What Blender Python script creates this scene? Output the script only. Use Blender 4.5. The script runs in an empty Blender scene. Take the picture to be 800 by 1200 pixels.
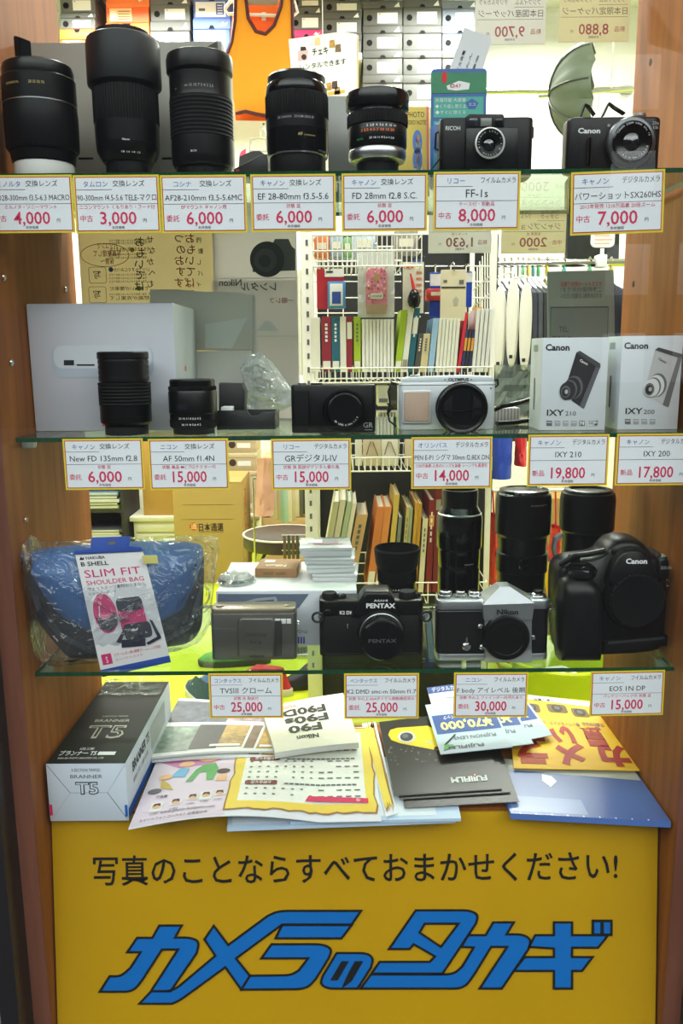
import bpy, bmesh, math, random
from math import sin, cos, pi, radians, tan, atan2, hypot
from mathutils import Vector, Matrix
random.seed(7)
S = bpy.context.scene
COL = S.collection

# ---------------------------------------------------------------- camera, sky, exposure
FOC, PITCH, ROLL, CAMD, EYE = 970.0, 10.86, .5, .918, 1.45
RM = Matrix.Rotation(radians(90 - PITCH), 3, 'X') @ Matrix.Rotation(radians(-ROLL), 3, 'Z')
CAMO = Vector((0, -CAMD, EYE))
cam = bpy.data.cameras.new('camera'); camo = bpy.data.objects.new('camera', cam); COL.objects.link(camo)
camo.matrix_world = Matrix.Translation(CAMO) @ RM.to_4x4()
cam.sensor_fit = 'VERTICAL'; cam.sensor_height = 36.0; cam.lens = FOC / 1200 * 36.0
cam.clip_start = .02; cam.clip_end = 200
S.camera = camo

S.view_settings.view_transform = 'Standard'; S.view_settings.look = 'None'
S.view_settings.gamma = 1; S.view_settings.exposure = 0.0; S.view_settings.use_curve_mapping = False
S.cycles.transparent_max_bounces = 40; S.cycles.max_bounces = 8; S.cycles.caustics_reflective = False
S.cycles.sample_clamp_indirect = 6.0; S.cycles.denoising_prefilter = 'ACCURATE'

W = bpy.data.worlds.new('sky'); S.world = W; W.use_nodes = True
nt = W.node_tree; nt.nodes.clear()
wo = nt.nodes.new('ShaderNodeOutputWorld'); bg = nt.nodes.new('ShaderNodeBackground')
tc = nt.nodes.new('ShaderNodeTexCoord'); sx = nt.nodes.new('ShaderNodeSeparateXYZ'); cr = nt.nodes.new('ShaderNodeValToRGB')
nt.links.new(tc.outputs['Generated'], sx.inputs[0]); nt.links.new(sx.outputs['Z'], cr.inputs[0])
cr.color_ramp.elements[0].position = 0.0; cr.color_ramp.elements[0].color = (.008, .009, .010, 1)
cr.color_ramp.elements[1].position = 1.0; cr.color_ramp.elements[1].color = (.24, .24, .25, 1)
for ps, cl in ((.37, (.014, .015, .017, 1)), (.46, (.87, .86, .88, 1)), (.60, (.87, .86, .88, 1)), (.82, (.29, .29, .31, 1))):
    e = cr.color_ramp.elements.new(ps); e.color = cl
nt.links.new(cr.outputs[0], bg.inputs[0]); bg.inputs[1].default_value = 7.2
nt.links.new(bg.outputs[0], wo.inputs[0])

def area(name, loc, rot, sx_, sy_, power, col=(1, 1, 1)):
    l = bpy.data.lights.new(name, 'AREA'); l.shape = 'RECTANGLE'; l.size = sx_; l.size_y = sy_; l.energy = power; l.color = col
    o = bpy.data.objects.new(name, l); COL.objects.link(o); o.location = loc; o.rotation_euler = rot
    return o
# shop fluorescents (their fixtures are built below the ceiling)
LAMPS = [(x, y) for y in (.75, 2.1, 3.8) for x in (-1.1, .9)]
for lx, ly in LAMPS:
    area('ceiling_light_glow', (lx, ly, 3.33), (0, 0, 0), 1.1, .28, 60 if ly > 3 else 36 if ly > 1 else 54, (1, .99, .97))

# ---------------------------------------------------------------- pixel helpers (800x1200 frame)
def ray(px, py): return RM @ Vector(((px - 400) / FOC, (600 - py) / FOC, -1))
def P(px, py, Y):
    d = ray(px, py); return CAMO + d * ((Y - CAMO.y) / d.y)
def G(px, py, Z):
    d = ray(px, py); return CAMO + d * ((Z - CAMO.z) / d.z)
class Face:
    """local x,z of a frontal face standing at depth Y, seen from a base point"""
    def __init__(s, xc, Y, Z0, yref=None):
        s.Y, s.Z0 = Y, Z0
        s.yref = yref if yref is not None else 500
        s.X0 = P(xc, s.yref, Y).x
        s.loc = (s.X0, Y, Z0)
    def __call__(s, px, py):
        p = P(px, py, s.Y); return (p.x - s.X0, p.z - s.Z0)
    def at(s, px, py, yl):
        p = P(px, py, s.Y + yl); return (p.x - s.X0, p.z - s.Z0)
    def k(s): return abs(P(500, s.yref, s.Y).x - P(400, s.yref, s.Y).x) / 100
    def x(s, px, py=None): return s(px, s.yref if py is None else py)[0]
    def z(s, py, px=400): return s(px, py)[1]

# ---------------------------------------------------------------- materials
def lin(c):
    return tuple((v / 255 / 12.92 if v / 255 <= .04045 else ((v / 255 + .055) / 1.055) ** 2.4) for v in c)
MATS = {}
def m(name, rgb=None, rough=.5, metal=0, spec=.5, noise=0, nscale=60, bump=0, bscale=200, emit=0, trans=None, stretch=(1, 1, 1), coat=0):
    """procedural Principled material; noise varies the colour a little, bump the surface"""
    if name in MATS: return MATS[name]
    a = bpy.data.materials.new(name); a.use_nodes = True; t = a.node_tree; b = t.nodes['Principled BSDF']
    c = lin(rgb) + (1,)
    a.diffuse_color = c
    b.inputs['Base Color'].default_value = c; b.inputs['Roughness'].default_value = rough
    b.inputs['Metallic'].default_value = metal; b.inputs['Specular IOR Level'].default_value = spec
    b.inputs['Coat Weight'].default_value = coat
    if trans: b.inputs['Transmission Weight'].default_value = trans
    if emit:
        b.inputs['Emission Color'].default_value = c; b.inputs['Emission Strength'].default_value = emit
    if noise or bump:
        co = t.nodes.new('ShaderNodeTexCoord'); mp = t.nodes.new('ShaderNodeMapping'); mp.inputs['Scale'].default_value = stretch
        t.links.new(co.outputs['Object'], mp.inputs[0])
    if noise:
        n = t.nodes.new('ShaderNodeTexNoise'); n.inputs['Scale'].default_value = nscale; n.inputs['Detail'].default_value = 5
        t.links.new(mp.outputs[0], n.inputs['Vector'])
        r = t.nodes.new('ShaderNodeValToRGB')
        r.color_ramp.elements[0].position = .3; r.color_ramp.elements[1].position = .7
        r.color_ramp.elements[0].color = tuple(x * (1 - noise) for x in c[:3]) + (1,)
        r.color_ramp.elements[1].color = tuple(min(1, x * (1 + noise)) for x in c[:3]) + (1,)
        t.links.new(n.outputs[0], r.inputs[0]); t.links.new(r.outputs[0], b.inputs['Base Color'])
    if bump:
        n2 = t.nodes.new('ShaderNodeTexNoise'); n2.inputs['Scale'].default_value = bscale; n2.inputs['Detail'].default_value = 3
        t.links.new(mp.outputs[0], n2.inputs['Vector'])
        bp = t.nodes.new('ShaderNodeBump'); bp.inputs['Strength'].default_value = bump; bp.inputs['Distance'].default_value = .002
        t.links.new(n2.outputs[0], bp.inputs['Height']); t.links.new(bp.outputs[0], b.inputs['Normal'])
    MATS[name] = a
    return a
def clear(name, tint=(255, 255, 255), ior=1.45, rough=0.0, haze=None, hz=.0, bump=0, bscale=60):
    """thin clear sheet: transmits straight, reflects by Fresnel, optional milky share"""
    if name in MATS: return MATS[name]
    a = bpy.data.materials.new(name); a.use_nodes = True; t = a.node_tree; t.nodes.clear()
    o = t.nodes.new('ShaderNodeOutputMaterial'); tr = t.nodes.new('ShaderNodeBsdfTransparent'); gl = t.nodes.new('ShaderNodeBsdfGlossy')
    fr = t.nodes.new('ShaderNodeFresnel'); mx = t.nodes.new('ShaderNodeMixShader')
    tr.inputs[0].default_value = lin(tint) + (1,); gl.inputs['Roughness'].default_value = rough; 
    ge = t.nodes.new('ShaderNodeNewGeometry'); m1 = t.nodes.new('ShaderNodeMath'); m1.operation = 'MULTIPLY_ADD'; m1.inputs[1].default_value = -2; m1.inputs[2].default_value = 1
    pw = t.nodes.new('ShaderNodeMath'); pw.operation = 'POWER'; pw.inputs[0].default_value = ior     # same reflectance from both sides of a thin sheet
    t.links.new(ge.outputs['Backfacing'], m1.inputs[0]); t.links.new(m1.outputs[0], pw.inputs[1]); t.links.new(pw.outputs[0], fr.inputs[0])
    src = tr.outputs[0]
    if hz:
        d = t.nodes.new('ShaderNodeBsdfDiffuse'); d.inputs[0].default_value = lin(haze) + (1,)
        m2 = t.nodes.new('ShaderNodeMixShader'); m2.inputs[0].default_value = hz
        t.links.new(tr.outputs[0], m2.inputs[1]); t.links.new(d.outputs[0], m2.inputs[2]); src = m2.outputs[0]
    t.links.new(fr.outputs[0], mx.inputs[0]); t.links.new(src, mx.inputs[1]); t.links.new(gl.outputs[0], mx.inputs[2])
    t.links.new(mx.outputs[0], o.inputs[0])
    if bump:
        co = t.nodes.new('ShaderNodeTexCoord')
        n2 = t.nodes.new('ShaderNodeTexNoise'); n2.inputs['Scale'].default_value = bscale; n2.inputs['Distortion'].default_value = 1.5
        t.links.new(co.outputs['Object'], n2.inputs['Vector'])
        bp = t.nodes.new('ShaderNodeBump'); bp.inputs['Strength'].default_value = bump; bp.inputs['Distance'].default_value = .02
        t.links.new(n2.outputs[0], bp.inputs['Height'])
        t.links.new(bp.outputs[0], gl.inputs['Normal']); t.links.new(bp.outputs[0], fr.inputs['Normal'])
    a.diffuse_color = lin(tint) + (.2,)
    MATS[name] = a
    return a
def paper(name, rgb, share=.6):
    """thin paper that lets light from behind through"""
    if name in MATS: return MATS[name]
    a = bpy.data.materials.new(name); a.use_nodes = True; t = a.node_tree; t.nodes.clear()
    o = t.nodes.new('ShaderNodeOutputMaterial'); d = t.nodes.new('ShaderNodeBsdfDiffuse'); tl = t.nodes.new('ShaderNodeBsdfTranslucent'); mx = t.nodes.new('ShaderNodeMixShader')
    c = lin(rgb) + (1,); co = t.nodes.new('ShaderNodeTexCoord'); n = t.nodes.new('ShaderNodeTexNoise'); n.inputs['Scale'].default_value = 30
    r = t.nodes.new('ShaderNodeValToRGB'); r.color_ramp.elements[0].color = tuple(x * .95 for x in c[:3]) + (1,); r.color_ramp.elements[1].color = c
    t.links.new(co.outputs['Object'], n.inputs[0]); t.links.new(n.outputs[0], r.inputs[0]); t.links.new(r.outputs[0], d.inputs[0]); t.links.new(r.outputs[0], tl.inputs[0])
    mx.inputs[0].default_value = share; t.links.new(d.outputs[0], mx.inputs[1]); t.links.new(tl.outputs[0], mx.inputs[2]); t.links.new(mx.outputs[0], o.inputs[0])
    a.diffuse_color = c; MATS[name] = a
    return a
def wood(name, c1, c2, rough=.58, sc=9):
    if name in MATS: return MATS[name]
    a = bpy.data.materials.new(name); a.use_nodes = True; t = a.node_tree; b = t.nodes['Principled BSDF']
    co = t.nodes.new('ShaderNodeTexCoord'); mp = t.nodes.new('ShaderNodeMapping'); mp.inputs['Scale'].default_value = (sc * 3, sc * 3, sc * .22)
    n = t.nodes.new('ShaderNodeTexNoise'); n.inputs['Scale'].default_value = 2.2; n.inputs['Detail'].default_value = 8; n.inputs['Distortion'].default_value = .6
    r = t.nodes.new('ShaderNodeValToRGB')
    r.color_ramp.elements[0].position = .3; r.color_ramp.elements[1].position = .72
    r.color_ramp.elements[0].color = lin(c1) + (1,); r.color_ramp.elements[1].color = lin(c2) + (1,)
    t.links.new(co.outputs['Object'], mp.inputs[0]); t.links.new(mp.outputs[0], n.inputs['Vector'])
    t.links.new(n.outputs[0], r.inputs[0]); t.links.new(r.outputs[0], b.inputs['Base Color'])
    b.inputs['Roughness'].default_value = rough; b.inputs['Specular IOR Level'].default_value = .3; a.diffuse_color = lin(c2) + (1,)
    MATS[name] = a
    return a

BLK = m('black_plastic', (11, 11, 13), .42, spec=.25, bump=.03, bscale=900)
BLKG = m('gloss_black', (9, 9, 11), .14, spec=.35)
BLKR = m('black_rubber', (10, 10, 11), .7, spec=.2)
BLKM = m('black_enamel', (10, 11, 12), .3, spec=.3)
LTHR = m('black_leatherette', (12, 12, 14), .6, spec=.25, bump=.12, bscale=1400)
SILV = m('satin_chrome', (190, 192, 195), .3, metal=1)
CHRM = m('bright_chrome', (215, 215, 215), .12, metal=1)
WHT = m('white_plastic', (228, 228, 228), .4)
PAPR = m('white_paper', (232, 232, 232), .7)
INK = m('black_ink', (22, 22, 24), .6)
INKG = m('grey_ink', (95, 95, 100), .6)
INKB = m('blue_ink', (60, 92, 165), .6)
INKR = m('crimson_ink', (205, 30, 85), .6)
WINK = m('white_ink', (225, 225, 225), .6)
GLAS = m('lens_glass', (12, 12, 20), .03, coat=1)
GLSW = m('window_glass_dark', (35, 38, 46), .05)
ORNG = m('orange_ink', (235, 110, 40), .6)
GRNI = m('green_ink', (40, 150, 80), .6)
REDI = m('red_ink', (200, 30, 35), .6)

# ---------------------------------------------------------------- mesh builder
_TX = {}
def glyphs(s, bold=0, res=2):
    k = (s, bold)
    if k not in _TX:
        c = bpy.data.curves.new('lettering', 'FONT'); c.body = s; c.resolution_u = res; c.offset = bold
        o = bpy.data.objects.new('lettering', c); me = bpy.data.meshes.new_from_object(o)
        vs = [(v.co.x, v.co.y) for v in me.vertices]; fs = [tuple(p.vertices) for p in me.polygons]
        bpy.data.objects.remove(o); bpy.data.curves.remove(c); bpy.data.meshes.remove(me)
        _TX[k] = (vs, fs)
    return _TX[k]
class M:
    def __init__(s): s.v = []; s.f = []; s.k = []; s.mats = []; s.T = None
    def mi(s, mat):
        if mat not in s.mats: s.mats.append(mat)
        return s.mats.index(mat)
    def add(s, vs, fs, mat, T=None):
        o = len(s.v); T = T or s.T
        s.v += [tuple(T @ Vector(p)) if T else tuple(p) for p in vs]
        k = s.mi(mat)
        for f in fs: s.f.append(tuple(o + i for i in f)); s.k.append(k)
        return s
    def bm(s, b, mat, T=None):
        b.verts.index_update()
        s.add([v.co.copy() for v in b.verts], [[v.index for v in f.verts] for f in b.faces], mat, T); b.free(); return s
    def box(s, x0, x1, y0, y1, z0, z1, mat, bev=0, seg=2, T=None):
        b = bmesh.new(); bmesh.ops.create_cube(b, size=1)
        for v in b.verts:
            v.co = Vector(((x0 + x1) / 2 + v.co.x * (x1 - x0), (y0 + y1) / 2 + v.co.y * (y1 - y0), (z0 + z1) / 2 + v.co.z * (z1 - z0)))
        if bev: bmesh.ops.bevel(b, geom=list(b.edges), offset=min(bev, .49 * min(abs(x1 - x0), abs(y1 - y0), abs(z1 - z0))), segments=seg, profile=.5, affect='EDGES')
        return s.bm(b, mat, T)
    def prism(s, poly, a, b_, mat, axis='y', bev=0, seg=2, T=None, front_only=False):
        """poly of 2-D points: axis y -> (x,z); z -> (x,y); x -> (y,z); extruded from a to b_"""
        def q(p, d): return {'y': (p[0], d, p[1]), 'z': (p[0], p[1], d), 'x': (d, p[0], p[1])}[axis]
        b = bmesh.new(); va = [b.verts.new(q(p, a)) for p in poly]; f = b.faces.new(va)
        r = bmesh.ops.extrude_face_region(b, geom=[f]); vb = [x for x in r['geom'] if isinstance(x, bmesh.types.BMVert)]
        d = Vector(q((0, 0), b_)) - Vector(q((0, 0), a))
        for v in vb: v.co += d
        b.normal_update(); bmesh.ops.recalc_face_normals(b, faces=list(b.faces))
        if bev:
            vas = set(va); es = [e for e in b.edges if (all(v in vas for v in e.verts) or (not front_only and all(v not in vas for v in e.verts)))]
            bmesh.ops.bevel(b, geom=es, offset=bev, segments=seg, profile=.5, affect='EDGES', clamp_overlap=True)
        return s.bm(b, mat, T)
    def dome(s, poly, steps, mat, ctr=None):
        """soft front form: the (x,z) outline repeated at depths y with its own scale, closed at both ends"""
        n = len(poly); cx, cz = ctr or (sum(p[0] for p in poly) / n, sum(p[1] for p in poly) / n); vs = []; fs = []
        for y, k in steps: vs += [(cx + (p[0] - cx) * k, y, cz + (p[1] - cz) * k) for p in poly]
        for j in range(len(steps) - 1): fs += [(j * n + i, j * n + (i + 1) % n, (j + 1) * n + (i + 1) % n, (j + 1) * n + i) for i in range(n)]
        fs += [tuple(range(n))[::-1], tuple((len(steps) - 1) * n + i for i in range(n))]
        return s.add(vs, fs, mat)
    def lathe(s, prof, c, mat, axis='z', seg=56, T=None, closed=True, rib=None):
        """prof of (radius, height); axis z up, or -y towards the viewer"""
        vs = []; fs = []; n = len(prof)
        for i in range(seg):
            a = 2 * pi * i / seg; k = 1 if (rib is None or i % 2 == 0) else rib
            for r, h in prof:
                x, y = r * k * cos(a), r * k * sin(a)
                vs.append((c[0] + x, c[1] + y, c[2] + h) if axis == 'z' else (c[0] + x, c[1] - h, c[2] + y) if axis == 'y' else (c[0] + h, c[1] + x, c[2] + y))
        for i in range(seg):
            j = (i + 1) % seg
            for q in range(n - 1): fs.append((i * n + q, j * n + q, j * n + q + 1, i * n + q + 1))
        if closed:
            if prof[0][0] > 1e-6: fs.append(tuple(i * n for i in range(seg))[::-1])
            if prof[-1][0] > 1e-6: fs.append(tuple(i * n + n - 1 for i in range(seg)))
        return s.add(vs, fs, mat, T)
    def tube(s, pts, r, mat, seg=8, T=None, closed=False):
        pts = [Vector(p) for p in pts]; vs = []; fs = []; n = len(pts); up = Vector((.123, .31, .94)).normalized()
        for i, p in enumerate(pts):
            d = ((pts[(i + 1) % n] - pts[i - 1]) if closed else (pts[min(i + 1, n - 1)] - pts[max(i - 1, 0)])).normalized()
            u = d.cross(up); u = u.normalized() if u.length > 1e-4 else d.orthogonal().normalized(); w = d.cross(u)
            rr = r[i] if isinstance(r, (list, tuple)) else r
            for k in range(seg):
                a = 2 * pi * k / seg; vs.append(p + u * rr * cos(a) + w * rr * sin(a))
        for i in range(n if closed else n - 1):
            j = (i + 1) % n
            for k in range(seg): k2 = (k + 1) % seg; fs.append((i * seg + k, i * seg + k2, j * seg + k2, j * seg + k))
        if not closed: fs += [tuple(range(seg))[::-1], tuple((n - 1) * seg + k for k in range(seg))]
        return s.add(vs, fs, mat, T)
    def strip(s, pts, w, t, mat, side=(0, 1, 0), T=None):
        """flat strap: a band of width w (along side) and thickness t following pts"""
        pts = [Vector(p) for p in pts]; sd = Vector(side).normalized(); vs = []; fs = []
        n = len(pts)
        for i, p in enumerate(pts):
            d = (pts[min(i + 1, n - 1)] - pts[max(i - 1, 0)]).normalized(); nn = d.cross(sd).normalized()
            for a, b in ((-1, -1), (1, -1), (1, 1), (-1, 1)): vs.append(p + sd * (a * w / 2) + nn * (b * t / 2))
        for i in range(n - 1):
            for k in range(4): k2 = (k + 1) % 4; fs.append((i * 4 + k, i * 4 + k2, i * 4 + 4 + k2, i * 4 + 4 + k))
        fs += [(3, 2, 1, 0), tuple(4 * (n - 1) + k for k in range(4))]
        return s.add(vs, fs, mat, T)
    def flat(s, pts, mat, T=None): return s.add(pts, [tuple(range(len(pts)))], mat, T)
    def map2(s, pts, fn, mat): return s.add([fn(u, v) for u, v in pts], [tuple(range(len(pts)))], mat)
    def rect2(s, u0, v0, u1, v1, fn, mat, n=1, k=1):
        vs = []; fs = []
        for i in range(n + 1):
            for j in range(k + 1): vs.append(fn(u0 + (u1 - u0) * i / n, v0 + (v1 - v0) * j / k))
        for i in range(n):
            for j in range(k): a = i * (k + 1) + j; fs.append((a, a + k + 1, a + k + 2, a + 1))
        return s.add(vs, fs, mat)
    def text(s, body, fn, u, v, h, mat, align='c', maxw=None, w=None, bold=0, flip=False):
        """lettering of em h on a 2-D frame fn(u,v); align l/c/r; maxw squeezes, w fits the width"""
        vs, fs = glyphs(body, bold)
        if not vs: return s
        x0 = min(p[0] for p in vs); x1 = max(p[0] for p in vs); wd = (x1 - x0) * h; kx = 1
        if w: kx = w / wd
        elif maxw and wd > maxw: kx = maxw / wd
        off = {'l': 0, 'c': -.5, 'r': -1}[align] * wd * kx
        sg = -1 if flip else 1
        return s.add([fn(u + sg * ((p[0] - x0) * h * kx + off), v + p[1] * h) for p in vs], fs, mat)
    def build(s, name, parent=None, loc=None, smooth=35, rotz=0):
        me = bpy.data.meshes.new(name); me.from_pydata(s.v, [], s.f); me.update()
        for a in s.mats: me.materials.append(a)
        me.polygons.foreach_set('material_index', s.k)
        if smooth:
            me.polygons.foreach_set('use_smooth', [True] * len(s.f)); me.set_sharp_from_angle(angle=radians(smooth))
        me.validate()
        o = bpy.data.objects.new(name, me); COL.objects.link(o)
        if parent: o.parent = parent
        if loc: o.location = loc
        if rotz: o.rotation_euler.z = rotz
        return o
def tag(o, label, cat, group=None, kind=None):
    o['label'] = label; o['category'] = cat
    if group: o['group'] = group
    if kind: o['kind'] = kind
    return o
def thing(name, label, cat, loc, rotz=0, group=None):
    o = bpy.data.objects.new(name, None); COL.objects.link(o); o.location = loc; o.rotation_euler.z = rotz; o.empty_display_size = .05
    return tag(o, label, cat, group)
def struct(o, label=None):
    o['kind'] = 'structure'
    return o
def clone(o, parent=None):
    c = o.copy(); COL.objects.link(c)
    if parent: c.parent = parent
    for ch in list(o.children): clone(ch, c)
    return c
def rrect(x0, z0, x1, z1, r, n=5):
    out = []
    for cx, cz, a0 in ((x1 - r, z1 - r, 0), (x0 + r, z1 - r, 90), (x0 + r, z0 + r, 180), (x1 - r, z0 + r, 270)):
        for i in range(n + 1):
            a = radians(a0 + 90 * i / n); out.append((cx + r * cos(a), cz + r * sin(a)))
    return out
def chaikin(pts, it=2):
    for _ in range(it):
        o = []
        for i in range(len(pts)): a, b = Vector(pts[i]), Vector(pts[(i + 1) % len(pts)]); o += [tuple(a * .75 + b * .25), tuple(a * .25 + b * .75)]
        pts = o
    return pts
def circ(cx, cz, r, n=32): return [(cx + r * cos(2 * pi * i / n), cz + r * sin(2 * pi * i / n)) for i in range(n)]
def front(y): return lambda u, v: (u, y, v)
def frame3(o, ux, uy):
    o, ux, uy = Vector(o), Vector(ux), Vector(uy)
    return lambda u, v: o + ux * u + uy * v

# ---------------------------------------------------------------- setting
XL, XR = -.3757, .404
Z1, Z2, Z3, ZB = 1.6417, 1.3587, 1.0775, .8740
FLOOR = .25
WOODI = wood('beech_laminate', (126, 70, 22), (154, 90, 33))
EDGE = wood('red_brown_edge', (112, 66, 52), (128, 78, 60), sc=14)
WALLM = m('white_wall_paint', (238, 237, 230), .8, noise=.03, nscale=3)
def wall(name, x0, x1, y0, y1, z0, z1, mat): return struct(M().box(x0, x1, y0, y1, z0, z1, mat).build(name))
wall('wall_back', -3.2, 2.6, 4.6, 4.7, .1, 3.6, WALLM)
wall('wall_left', -3.3, -3.2, -.03, 4.7, .1, 3.6, WALLM)
wall('wall_right', 2.6, 2.7, -.03, 4.7, .1, 3.6, WALLM)
wall('ceiling', -3.3, 2.7, -.03, 4.7, 3.5, 3.6, m('ceiling_paint', (225, 225, 220), .8, noise=.02, nscale=4))
LIME = m('lime_floor', (190, 200, 22), .45, noise=.05, nscale=8)
struct(M().box(-3.3, 2.7, .03, 4.7, FLOOR - .1, FLOOR, LIME).build('floor'))
TURF = m('green_turf', (70, 98, 38), .9, noise=.4, nscale=500, bump=.8, bscale=600)
FRAMEM = m('dark_frame', (30, 30, 31), .4)
OUTW = m('facade_tile', (120, 118, 112), .6, noise=.08, nscale=20)
def front_wall():
    q = M()
    q.box(-3.3, XL - .045, -.03, .03, 0, 3.6, OUTW); q.box(XR + .045, 2.7, -.03, .03, 0, 3.6, OUTW)
    q.box(XL - .045, XR + .045, -.03, .03, 2.45, 3.6, OUTW); q.box(XL - .045, XR + .045, -.03, .03, 0, .40, OUTW)
    return struct(q.build('wall_front'))
front_wall()
struct(M().box(-12, 12, -16, -.03, -.1, 0, m('asphalt', (24, 24, 26), .9, noise=.2, nscale=60)).build('ground'))

def across_the_street():
    q = M(); q.box(4.2, 9.5, -14.4, -14, 0, 7, m('street_facade', (66, 56, 50), .8, noise=.1, nscale=3)); FR = m('street_window', (232, 234, 236), .5)
    for i in range(4):
        for j in range(4): q.box(4.6 + i * 1.25, 5.35 + i * 1.25, -14.0, -13.95, .9 + j * 1.5, 1.75 + j * 1.5, FR, .02)
    struct(q.build('exterior'))
across_the_street()
def cabinet():
    r = thing('display_cabinet', 'beech laminate shop window cabinet with red-brown front edges around the camera shelves', 'display cabinet', (0, 0, 0))
    for sd, x0, x1 in ((-1, XL - .02, XL), (1, XR, XR + .02)):
        q = M(); q.box(x0, x1, .0, .30, .42, 2.43, WOODI)
        sp = q.build('side_panel', r)
        h = M(); xi = x1 if sd < 0 else x0
        for z in [Z3 - .05 + .032 * i for i in range(0)]: pass
        e = M().box(x0 - (.002 if sd < 0 else 0), x1 + (.002 if sd > 0 else 0), -.004, .0, .42, 2.43, EDGE).build('edge_strip', r)
        # shelf pin holes and pins, two columns as in the photo
        pins = [(3, 325), (12, 425), (29, 609), (76, 339)] if sd < 0 else [(762, 73), (742, 333)]
        for px, py in pins:
            d = ray(px, py); t = (xi - CAMO.x) / d.x; p = CAMO + d * t
            if 0.01 < p.y < .29:
                k = M().lathe([(.0, -.002), (.0035, -.002), (.0042, .0015), (.003, .003), (0, .003)] if sd < 0 else [(0, .001), (.0042, .001), (.0045, .002), (.0042, -.0005), (0, -.0005)], (xi, p.y, p.z), CHRM if sd < 0 else BLKR, axis='x', seg=16)
                k.build('shelf_pin' if sd < 0 else 'pin_hole', sp)
        for zz in (Z1, Z2, Z3):
            for yy in (.06, .25):
                k = M().box(min(xi, xi - sd * .014), max(xi, xi - sd * .014), yy - .006, yy + .006, zz - .006 - .010, zz - .0055, clear('pin_plastic', (200, 205, 200), rough=.2, haze=(200, 200, 195), hz=.5), .001)
                k.build('shelf_support', r)
    M().box(XL - .02, XR + .02, .0, .30, 2.43, 2.45, WOODI).build('top_board', r)
    M().box(XL, XR, .056, .30, ZB - .02, ZB, WOODI).build('bottom_board', r)
    M().box(XL - .02, XR + .02, .0, .30, .40, .42, WOODI).build('plinth', r)
    M().box(XL, XR, .285, .30, .42, ZB - .02, WOODI).build('back_board', r)
cabinet()
# dark outer frame and the window pane
for k, (x0, x1) in enumerate(((XL - .045, XL - .0215), (XR + .0225, XR + .045))):
    struct(M().box(x0, x1, -.045, .03, .40, 2.45, FRAMEM, .002).build('trim_%d' % (k + 1)))
struct(M().box(XL - .0445, XR + .0445, -.034, -.028, .405, 2.448, clear('pane_glass', (250, 253, 251))).build('window_1'))

GEDGE = m('green_glass_edge', (18, 62, 40), .15, noise=.3, nscale=40, stretch=(8, 1, 1))
GTOP = clear('shelf_glass', (238, 250, 243), ior=1.5)
def shelf(Z, label):
    q = M(); x0, x1, y0, y1, z0, z1 = XL + .007, XR - .007, .02, .285, Z - .005, Z
    vs = [(x0, y0, z0), (x1, y0, z0), (x1, y1, z0), (x0, y1, z0), (x0, y0, z1), (x1, y0, z1), (x1, y1, z1), (x0, y1, z1)]
    q.add(vs, [(3, 2, 1, 0), (4, 5, 6, 7)], GTOP); q.add(vs, [(0, 1, 5, 4), (1, 2, 6, 5), (2, 3, 7, 6), (3, 0, 4, 7)], GEDGE)
    o = q.build('glass_shelf', smooth=0); tag(o, label, 'shelf', 'glass shelves of the cabinet')
shelf(Z1, 'top green-edged glass shelf carrying the row of black zoom lenses')
shelf(Z2, 'middle green-edged glass shelf carrying the silver camera and white boxes')
shelf(Z3, 'lowest green-edged glass shelf carrying the blue bag and old cameras')

# ---------------------------------------------------------------- price cards
CARD = m('card_white', (226, 228, 234), .55)
CYEL = m('card_yellow', (218, 196, 45), .55)
CRED = m('card_red_line', (190, 40, 60), .6)
BEIG = paper('card_beige', (226, 219, 196))
GREYC = paper('card_grey', (226, 224, 222))
def price_card(name, x0, x1, yt, Y, lab, maker, kind, prod, note, cond, price, psize=.105, tilt=0, mirror=False, paper=None, border=None, Ztop=None, frame=True):
    pc = P((x0 + x1) / 2, yt, Y); w = abs(P(x1, yt, Y).x - P(x0, yt, Y).x); h = w * .645
    q = M(); q.box(-w / 2, w / 2, -.0004, .0004, -h, 0, border or CYEL)
    y = -.0006; f = lambda u, v: ((u - .5) * w, y, -v * w)
    g = lambda u, v: ((u - .5) * w, y - .0004, -v * w)
    pp = paper or CARD
    if frame:
        q.rect2(.022, .022, .978, .623, f, m('card_red_line', (190, 40, 60), .6)); y -= .0002
        q.rect2(.032, .032, .968, .613, f, pp)
    y -= .0002
    fl = mirror; X = (lambda u: 1 - u) if mirror else (lambda u: u)
    ink, blu, red = (INK, INKB, INKR) if not mirror else (INKG, INKG, m('faded_red_ink', (196, 110, 110), .7))
    def T(s, u, v, e, mt, mw, b=0):
        if s: q.text(s, lambda a, c: f(a, -c), X(u), -v, e, mt, 'c', maxw=mw, bold=b, flip=fl)
    T(maker, .26, .128, .074, blu, .36); T(kind, .645 if len(kind) < 6 else .745, .124, .076, ink, .40)
    def line(u0, u1, v, mt): q.rect2(min(X(u0), X(u1)), v, max(X(u0), X(u1)), v + .005, f, mt)
    line(.03, .45, .160, INKG); line(.03, .97, .318, INKG)
    T(prod, .5, .282, psize, ink, .92, 0)
    T(note, .5, .374, .052, red, .88, .002)
    T(cond, .135, .510, .078, red, .2, .004); q.text(price, lambda a_, c_: f(a_, -c_), X(.505), -.545, .196, red, 'c', w=.425, bold=.012, flip=fl)
    T('円', .815, .525, .048, ink, .1); T('本体価格', .5, .597, .038, ink, .3, .002)
    o = q.build(name, loc=(pc.x, Y, pc.z if Ztop is None else Ztop), smooth=0)
    o.rotation_euler = (0, radians(tilt), 0)
    return tag(o, lab, 'price card', 'price cards along the shelf fronts' if not mirror else 'price cards facing into the shop')
YC = .0185
RZ = '交換レンズ'; FC = 'フイルムカメラ'; DC = 'デジタルカメラ'
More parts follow.
